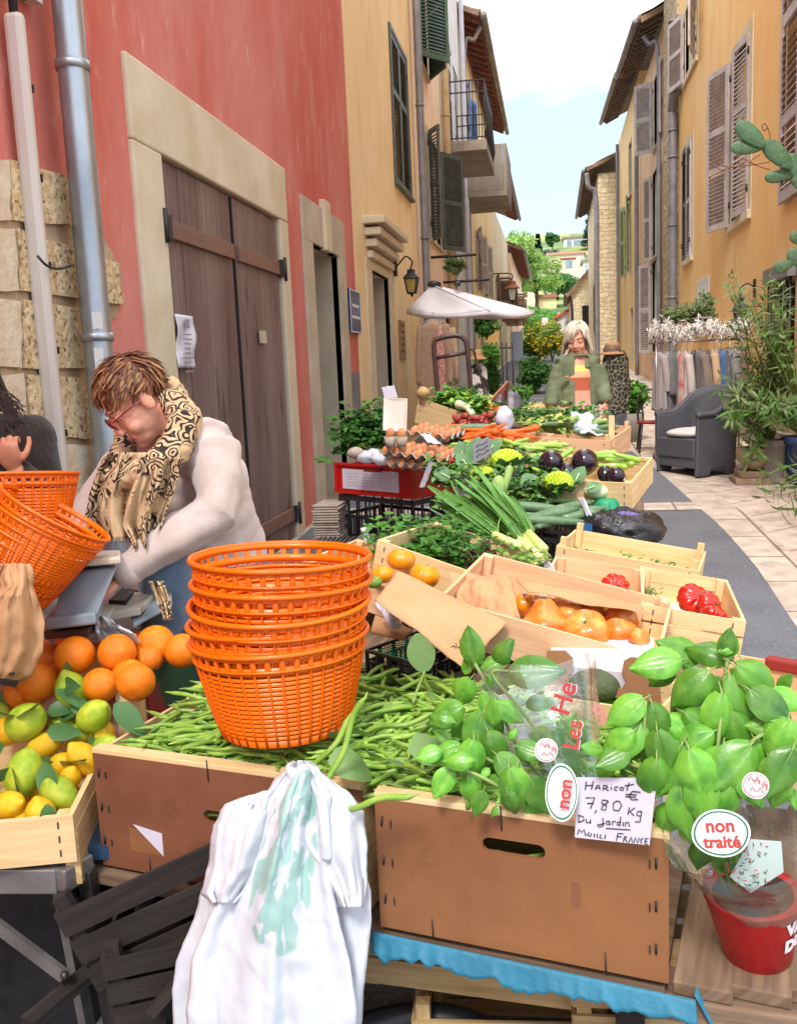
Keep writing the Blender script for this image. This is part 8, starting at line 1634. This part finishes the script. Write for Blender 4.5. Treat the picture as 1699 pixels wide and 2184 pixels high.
hair_mb(g,rt,1900,.058,.007,4).build('hair',hm,sl)
mb=MB()
fr=lambda sx:[g(sx*(.031+.024*math.cos(a)*(1+.1*math.cos(2*a))),-.096-.004*abs(math.cos(a)),-.004+.018*math.sin(a))for a in[k*math.pi/9 for k in range(18)]]
mg=M('red_glasses',srgb('7E1820'),.25,coat=.5);gl=empty('glasses',wloc(sl)*0);gl.parent=sl
mb=MB()
for sx in(-1,1):mb.tube(fr(sx),.0026,6,closed=True);mb.tube([g(sx*.054,-.096,.004),g(sx*.072,-.05,.004),g(sx*.079,.0,.0),g(sx*.079,.018,-.014)],.0024,6)
mb.tube([g(-.008,-.099,.0),g(0,-.102,.004),g(.008,-.099,.0)],.0026,6);mb.build('frame',mg,gl)
MB().tube([g(.079,.006,-.045)+V3((0,0,-.008))+V3((.009*math.cos(a),0,.011*math.sin(a)))for a in[k*.63 for k in range(10)]],.0026,6,closed=True).build('earring',M('gold',srgb('C9A050'),.3,metal=1),sl)
m_knit=M('cream_pink_knit',srgb('C2B0A8'),.95,srgb('B5A39B'),14,bump=.8,bscale=150,sheen=.3,col3=srgb('D2C4BE'),s3=4,bdist=.002)
mb=MB();mb.tube([P(380,945,2.58),P(385,1010,2.60),P(425,1090,2.62),P(455,1160,2.64),P(468,1215,2.64)],[(.11,.09),(.168,.13),(.165,.14),(.165,.15),(.165,.15)],28,flat=(1,0,0))
mb.tube([S2,nb,S1],[.075,.085,.09],16);mb.ell(S1+V3((-.018,.01,-.012)),(.074,.08,.074));mb.ell(S2,(.08,.08,.08));mb.ell(P(472,1060,2.62),(.09,.12,.17))
mb.tube([S1,S1.lerp(E1,.5)+V3((.012,0,0)),E1,E1.lerp(W1,.35),E1.lerp(W1,.75),W1+(W1-E1)*.02],[.080,.072,.068,.064,.052,.042],20);mb.tube([S2,E2,E2.lerp(W2,.5),W2],[.075,.066,.058,.046],18)
v=voxel(mb,.008,5);displace(v,lambda p,q:.009*nz((p.x*7,p.y*7,p.z*5),1,3)+.013*abs(nz((p.x*9+p.z*7,p.y*6,p.z*13-p.x*6),1,6))-.005);v.build('sweater',m_knit,sl)
mb=MB();dW=(W1-E1).normalized();mb.tube([W1-dW*.035,W1-dW*.01,W1+dW*.012],[.047,.045,.040],24);displace(mb,lambda p,q:.0025*math.sin(math.atan2(q.z,q.y)*24));mb.build('cuff',m_knit,sl)
m_jean=cloth('worn_denim','5A6E84','6C8298',12)
mb=MB();mb.tube([P(455,1195,2.64),hipc+V3((0,0,-.1))],[(.17,.14),(.18,.14)],20,flat=(1,0,0))
for s in(-1,1):mb.tube([hipc+V3((s*.09,0,-.04)),V3((hipc.x+s*.10,2.66,.5)),V3((hipc.x+s*.10,2.68,gz(2.6)+.1))],[.10,.085,.07],14)
dress(mb,.011,4,sl,'jeans',m_jean,.010,10,5)
mb=MB();mb.tube([P(350,1130,2.38),P(352,1230,2.40),P(360,1350,2.42)],[(.075,.05),(.085,.06),(.08,.06)],16,flat=(1,0,0));dress(mb,.009,3,sl,'denim_apron',m_jean,.008,12,6)
m_sc=scarfmat();mb=MB()
mb.tube(spline([P(352,838,2.60),P(392,868,2.50),P(402,925,2.40),P(355,985,2.33),P(298,1016,2.32),P(248,1006,2.40),P(270,950,2.58),P(320,880,2.66)],6,closed=True),[(.030+.006*math.sin(k*.9),.040+.008*math.sin(k*.7))for k in range(48)],14,closed=True)
mb.tube(spline([P(365,850,2.48),P(385,895,2.41),P(370,945,2.37),P(325,995,2.32),P(255,1022,2.36)],6),[.034,.037,.038,.036,.034]*5,12)
vb=voxel(mb,.007,3);displace(vb,lambda p,q:.011*abs(nz((p.x*18,p.y*18,p.z*30),1,4))+.004*nz(p,50));vb.build('scarf',m_sc,sl)
for nm,rows,Y,sd in(('scarf_tail',[(965,232,312),(1010,206,318),(1060,190,318),(1105,182,322),(1148,198,318)],2.33,3),('scarf_tail',[(975,300,385),(1020,290,380),(1070,272,362),(1120,262,345),(1160,285,330)],2.28,8),('scarf_tail',[(1240,318,348),(1280,335,362),(1312,348,366)],2.2,9)):
 mb=sheetpx(rows,Y,.05,sd,40,30,yf=lambda a,b:-.02*math.sin(a*11+sd)*(.4+b)-.03*b)
 for k in range(26):a=mb.v[int(k*40/26)*31+30];mb.tube([a,a+V3((rnd.uniform(-.004,.004),0,-.012))],.0012,3)
 mb.build(nm,m_sc,sl,thick=.003)
lpz=empty('person',(-1.75,2.95,gz(2.95)),'person cut by the left edge in a dark brown ribbed cardigan, fist raised','person')
mb=MB();hc2=P(-55,830,2.95);g2,rt2,c2=head_prims(mb,hc2,(.35,-.85,-.45),(0,0,1))
s1,e1,w1=P(70,935,2.95),P(102,1075,2.9),P(30,1000,2.72);s2=P(-160,945,3.0);nb2=P(-48,925,3.0)
mb.tube([g2(0,.02,-.06),nb2,P(-45,1050,3.02),P(-45,1230,3.02)],[.055,(.08),.13,.13],16);mb.tube([s1,nb2,s2],.05,12);mb.tube([s1,e1,w1],[.05,.042,.028],12);mb.tube([s2,P(-190,1090,2.95),P(-150,1200,2.8)],[.05,.042,.028],12)
for s in(-1,1):x=P(-45,1230,3.02).x+s*.1;mb.tube([(x,3.02,.85),(x,3.04,gz(3)+.07)],[.09,.045],12);mb.ell((x,2.97,gz(3)+.04),(.045,.12,.04))
hand(mb,w1,P(12,945,2.70)-w1,(.3,-.9,.1),1.15,.95,1);hand(mb,P(-150,1200,2.8),(0,-.3,-1),(0,-1,0),.4,1,-1)
vb=voxel(mb,.0048,3,fac=.45);paint(vb,rt2,c2);vb.build('body',skin_mats('CF9272','B87058'),lpz)
hb_=hair_mb(g2,rt2,380,.14,.012,9,2,'bob')
for k in range(70):a=P(-10+rnd.uniform(-10,20),855+rnd.uniform(-20,25),2.9);hb_.tube(spline([a,a+V3((.03+rnd.uniform(0,.03),-.02,.0)),a+V3((.05+rnd.uniform(0,.05),-.02,-.03-rnd.uniform(0,.07)))],4),.0022,4)
hb_.build('hair',[M('dark_brown_hair',srgb('2E2420'),.5,srgb('42342C'),50),M('brown_hair',srgb('46362C'),.5)],lpz)
m_rib=M('ribbed_brown_knit',srgb('221814'),.9,srgb('33261F'),8,bump=.6,bscale=8,stretch=(14,14,1),sheen=.2)
mb=MB();mb.tube([P(-40,915,3.0),P(-30,960,3.02),P(-20,1050,3.02),P(-20,1200,3.02)],[(.10,.09),(.17,.13),(.18,.14),(.18,.14)],20,flat=(1,0,0));mb.tube([s2,nb2,s1],.08,14)
mb.ell(s1,(.085,.085,.085));mb.tube([s1,e1,e1.lerp(w1,.5),w1+(w1-e1)*-.05],[.08,.07,.058,.045],16);mb.tube([s2,P(-190,1090,2.95),P(-155,1190,2.8)],[.08,.068,.048],14)
dress(mb,.008,4,lpz,'cardigan',m_rib,.008,10,12)
mb=MB()
for s in(-1,1):x=P(-45,1230,3.02).x+s*.09;mb.tube([(x,3.02,.98),(x,3.04,gz(3)+.1)],[.11,.07],12)
dress(mb,.012,3,lpz,'trousers',cloth('dark_trousers','2C2E34','38393E'),.008,10,13)
gw=empty('person',(.2,6.95,gz(6.95)),'woman with a grey blonde bob in a green jacket and striped top','person')
Y=6.95;mb=MB();hc3=P(1229,722,Y);g3_,rt3,c3=head_prims(mb,hc3,(-.12,-.93,-.28),(0,0,1))
nb3=P(1232,762,Y+.04);a1,a2,a3=P(1270,781,Y),P(1285,828,Y-.02),P(1290,858,Y-.06);b1,b2,b3=P(1194,783,Y),P(1178,832,Y-.02),P(1174,866,Y-.08)
mb.tube([g3_(0,.02,-.06),nb3,P(1230,810,Y),P(1232,870,Y),P(1235,895,Y)],[(.055,.055),(.08,.08),(.13,.1),(.12,.1),(.13,.1)],18,flat=(1,0,0));mb.tube([a1,nb3,b1],.05,12)
mb.tube([a1,a2,a3],[.05,.04,.027],12);mb.tube([b1,b2,b3],[.05,.04,.027],12);hx=P(1235,890,Y).x
for s in(-1,1):mb.tube([(hx+s*.08,Y,1.18),(hx+s*.09,Y,.75),(hx+s*.09,Y,gz(Y)+.07)],[.085,.055,.04],12);mb.ell((hx+s*.09,Y-.05,gz(Y)+.04),(.045,.12,.04))
hand(mb,a3,(.0,-.1,-1),(.9,-.4,0),.35,1,1);hand(mb,b3,(0,-.2,-1),(-.9,-.4,0),.35,1,-1)
vb=voxel(mb,.0055,2,fac=.45);paint(vb,rt3,c3);vb.build('body',skin_mats('DDA388','CC8068'),gw)
hair_mb(g3_,rt3,620,.142,.013,6,3,'bob').build('hair',[M('ash_blonde_hair',srgb('DACFB8'),.5,srgb('C9BCA2'),50),M('pale_blonde_hair',srgb('F0E8D6'),.45),M('grey_hair',srgb('B0A48E'),.5)],gw)
m_jk=M('olive_canvas_jacket',srgb('6B7458'),.85,srgb('5E674C'),10,bump=.3,bscale=160,col3=srgb('7C8568'),s3=5)
mb=MB();mb.tube([P(1231,758,Y+.02),P(1231,774,Y),P(1231,830,Y),P(1231,866,Y)],[(.085,.07),(.145,.105),(.145,.115),(.15,.12)],28,flat=(1,0,0))
mb.tube([a1,a2,a3+V3((0,0,.0))],[.064,.055,.046],16);mb.tube([b1,b2,b3],[.064,.055,.046],16);mb.tube([a1,nb3+V3((0,.02,-.01)),b1],.07,14)
v=voxel(mb,.009,9);ax=P(1238,800,Y).x
displace(v,lambda p,q:.009*nz((p.x*9,p.y*9,p.z*7),1,4)+.010*abs(nz((p.x*12,p.y*12,p.z*16),1,7))-.003);
keep=[i for i,f in enumerate(v.f)if not(q_:=(v.v[f[0]]+v.v[f[2]])/2).y<Y-.04 or not(-.045-.02*(1.75-q_.z)<q_.x-ax-.03*(1.6-q_.z)<.06)or q_.z>1.68]
v.f=[v.f[i]for i in keep];v.m=[0]*len(keep);v.s=[True]*len(keep);v.uv=[v.uv[i]for i in keep];jk=v.build('jacket',m_jk,gw,thick=.006)
mb=MB()
for sx in(-1,1):c_=P(1231+sx*20,772,Y-.10);mb.prism([c_+V3((-.012*sx,.04,.03)),c_+V3((.03*sx,.04,.012)),c_+V3((.024*sx,.012,-.035)),c_+V3((-.016*sx,.01,-.04))],(0,.006,0))
for u in(1203,):c_=P(u,808,Y-.135);mb.box(c_+V3((0,.012,0)),(.07,.02,.024))
mb.build('collar_and_pocket',m_jk,jk)
def stripes():
 m=M('striped_top',srgb('E0B8A4'),.85);nt=m.node_tree;N=nt.nodes;Lk=nt.links;tc=N.new('ShaderNodeTexCoord');sp=N.new('ShaderNodeSeparateXYZ');Lk.new(tc.outputs['Object'],sp.inputs[0]);mr=N.new('ShaderNodeMapRange');mr.inputs[1].default_value=.86;mr.inputs[2].default_value=1.45;Lk.new(sp.outputs['Z'],mr.inputs[0]);r=N.new('ShaderNodeValToRGB');r.color_ramp.interpolation='CONSTANT';e=r.color_ramp.elements
 cols=[(0,'D8C070'),(.14,'C8A0A0'),(.30,'D09880'),(.42,'B05A3C'),(.58,'E0A078'),(.66,'E0C468'),(.80,'E4C0B0')]
 e[0].color=(*srgb(cols[0][1]),1);e[1].position=cols[1][0];e[1].color=(*srgb(cols[1][1]),1)
 for p,c_ in cols[2:]:k=e.new(p);k.color=(*srgb(c_),1)
 Lk.new(mr.outputs[0],r.inputs[0]);Lk.new(r.outputs[0],N['Principled BSDF'].inputs['Base Color']);return m
mb=MB();mb.tube([P(1231,778,Y),P(1231,800,Y),P(1233,875,Y)],[(.10,.08),(.14,.11),(.135,.115)],24,flat=(1,0,0));dress(mb,.01,3,gw,'striped_top',stripes(),.006,12,5)
mb=MB();mb.tube([P(1235,862,Y),P(1235,892,Y)],[(.145,.11),(.15,.12)],18,flat=(1,0,0))
for s in(-1,1):mb.tube([(hx+s*.08,Y,1.15),(hx+s*.09,Y,.7),(hx+s*.09,Y,gz(Y)+.1)],[.10,.085,.07],12)
dress(mb,.012,3,gw,'white_trousers',cloth('white_trousers','D2D0D0','C2C0C2'),.008,10,8)
MB().tube([a3+V3((.034*math.cos(k*.63),.034*math.sin(k*.63),.012))for k in range(10)],.006,6,closed=True).build('bracelet',M('orange_band',srgb('C87A4A'),.6),gw)
w=bpy.data.worlds.new('World');scene.world=w;w.use_nodes=True;nt=w.node_tree;N=nt.nodes;Lk=nt.links
bg=N['Background'];bg.inputs['Strength'].default_value=.14
SUN_E,SUN_A=R(52),R(187)
sky=N.new('ShaderNodeTexSky');sky.sky_type='NISHITA';sky.sun_disc=False;sky.sun_elevation=SUN_E;sky.sun_rotation=SUN_A;sky.air_density=1.2;sky.dust_density=1.5
tc=N.new('ShaderNodeTexCoord');mp=N.new('ShaderNodeMapping');mp.inputs['Scale'].default_value=(1.2,1.2,3.2);mp.inputs['Location'].default_value=(.3,.1,.35);Lk.new(tc.outputs['Generated'],mp.inputs[0])
n1=N.new('ShaderNodeTexNoise');n1.inputs['Scale'].default_value=2.6;n1.inputs['Detail'].default_value=7;n1.inputs['Roughness'].default_value=.5;Lk.new(mp.outputs[0],n1.inputs['Vector'])
sx=N.new('ShaderNodeSeparateXYZ');Lk.new(tc.outputs['Generated'],sx.inputs[0])
el=N.new('ShaderNodeMapRange');el.inputs[1].default_value=.17;el.inputs[2].default_value=.37;el.inputs[3].default_value=-.26;el.inputs[4].default_value=.36;Lk.new(sx.outputs['Z'],el.inputs[0])
ad=N.new('ShaderNodeMath');ad.operation='ADD';nm=N.new('ShaderNodeMath');nm.operation='MULTIPLY_ADD';nm.inputs[1].default_value=1.9;nm.inputs[2].default_value=-.38;Lk.new(n1.outputs['Fac'],nm.inputs[0]);Lk.new(nm.outputs[0],ad.inputs[0]);Lk.new(el.outputs[0],ad.inputs[1])
mr=N.new('ShaderNodeMapRange');mr.inputs[1].default_value=.46;mr.inputs[2].default_value=.74;Lk.new(ad.outputs[0],mr.inputs[0])
mx=N.new('ShaderNodeMix');mx.data_type='RGBA';Lk.new(mr.outputs[0],mx.inputs['Factor']);bl=N.new('ShaderNodeMix');bl.data_type='RGBA';bl.inputs['Factor'].default_value=.78;Lk.new(sky.outputs[0],bl.inputs['A']);bl.inputs['B'].default_value=(3.0,3.9,5.5,1);Lk.new(bl.outputs['Result'],mx.inputs['A']);mx.inputs['B'].default_value=(8.0,8.5,9.3,1)
Lk.new(mx.outputs['Result'],bg.inputs['Color'])
sl=bpy.data.lights.new('sun','SUN');sl.energy=1.8;sl.angle=R(13);sl.color=(1,.95,.88)
so=bpy.data.objects.new('sun',sl);COL.objects.link(so)
sd=V3((math.sin(SUN_A)*math.cos(SUN_E),math.cos(SUN_A)*math.cos(SUN_E),math.sin(SUN_E)))
so.rotation_euler=sd.to_track_quat('Z','Y').to_euler();so.location=(0,0,30)
cam=bpy.data.cameras.new('camera');co=bpy.data.objects.new('camera',cam);COL.objects.link(co)
wr=V3((Xc.x,Yc.x,Zc.x));wu=V3((Xc.y,Yc.y,Zc.y));wb=V3((Xc.z,Yc.z,Zc.z))
co.matrix_world=Matrix(((wr.x,wu.x,wb.x,0),(wr.y,wu.y,wb.y,0),(wr.z,wu.z,wb.z,H),(0,0,0,1)))
cam.sensor_fit='VERTICAL';cam.sensor_height=24;cam.lens=24*F/2184;cam.clip_end=3000;cam.clip_start=.05
scene.camera=co
scene.view_settings.view_transform='Standard';scene.view_settings.look='None';scene.view_settings.exposure=EXPO;scene.view_settings.gamma=1
cy=scene.cycles;cy.max_bounces=7;cy.diffuse_bounces=4;cy.glossy_bounces=3;cy.transmission_bounces=6;cy.transparent_max_bounces=10;cy.caustics_reflective=False;cy.caustics_refractive=False
cy.use_denoising=True
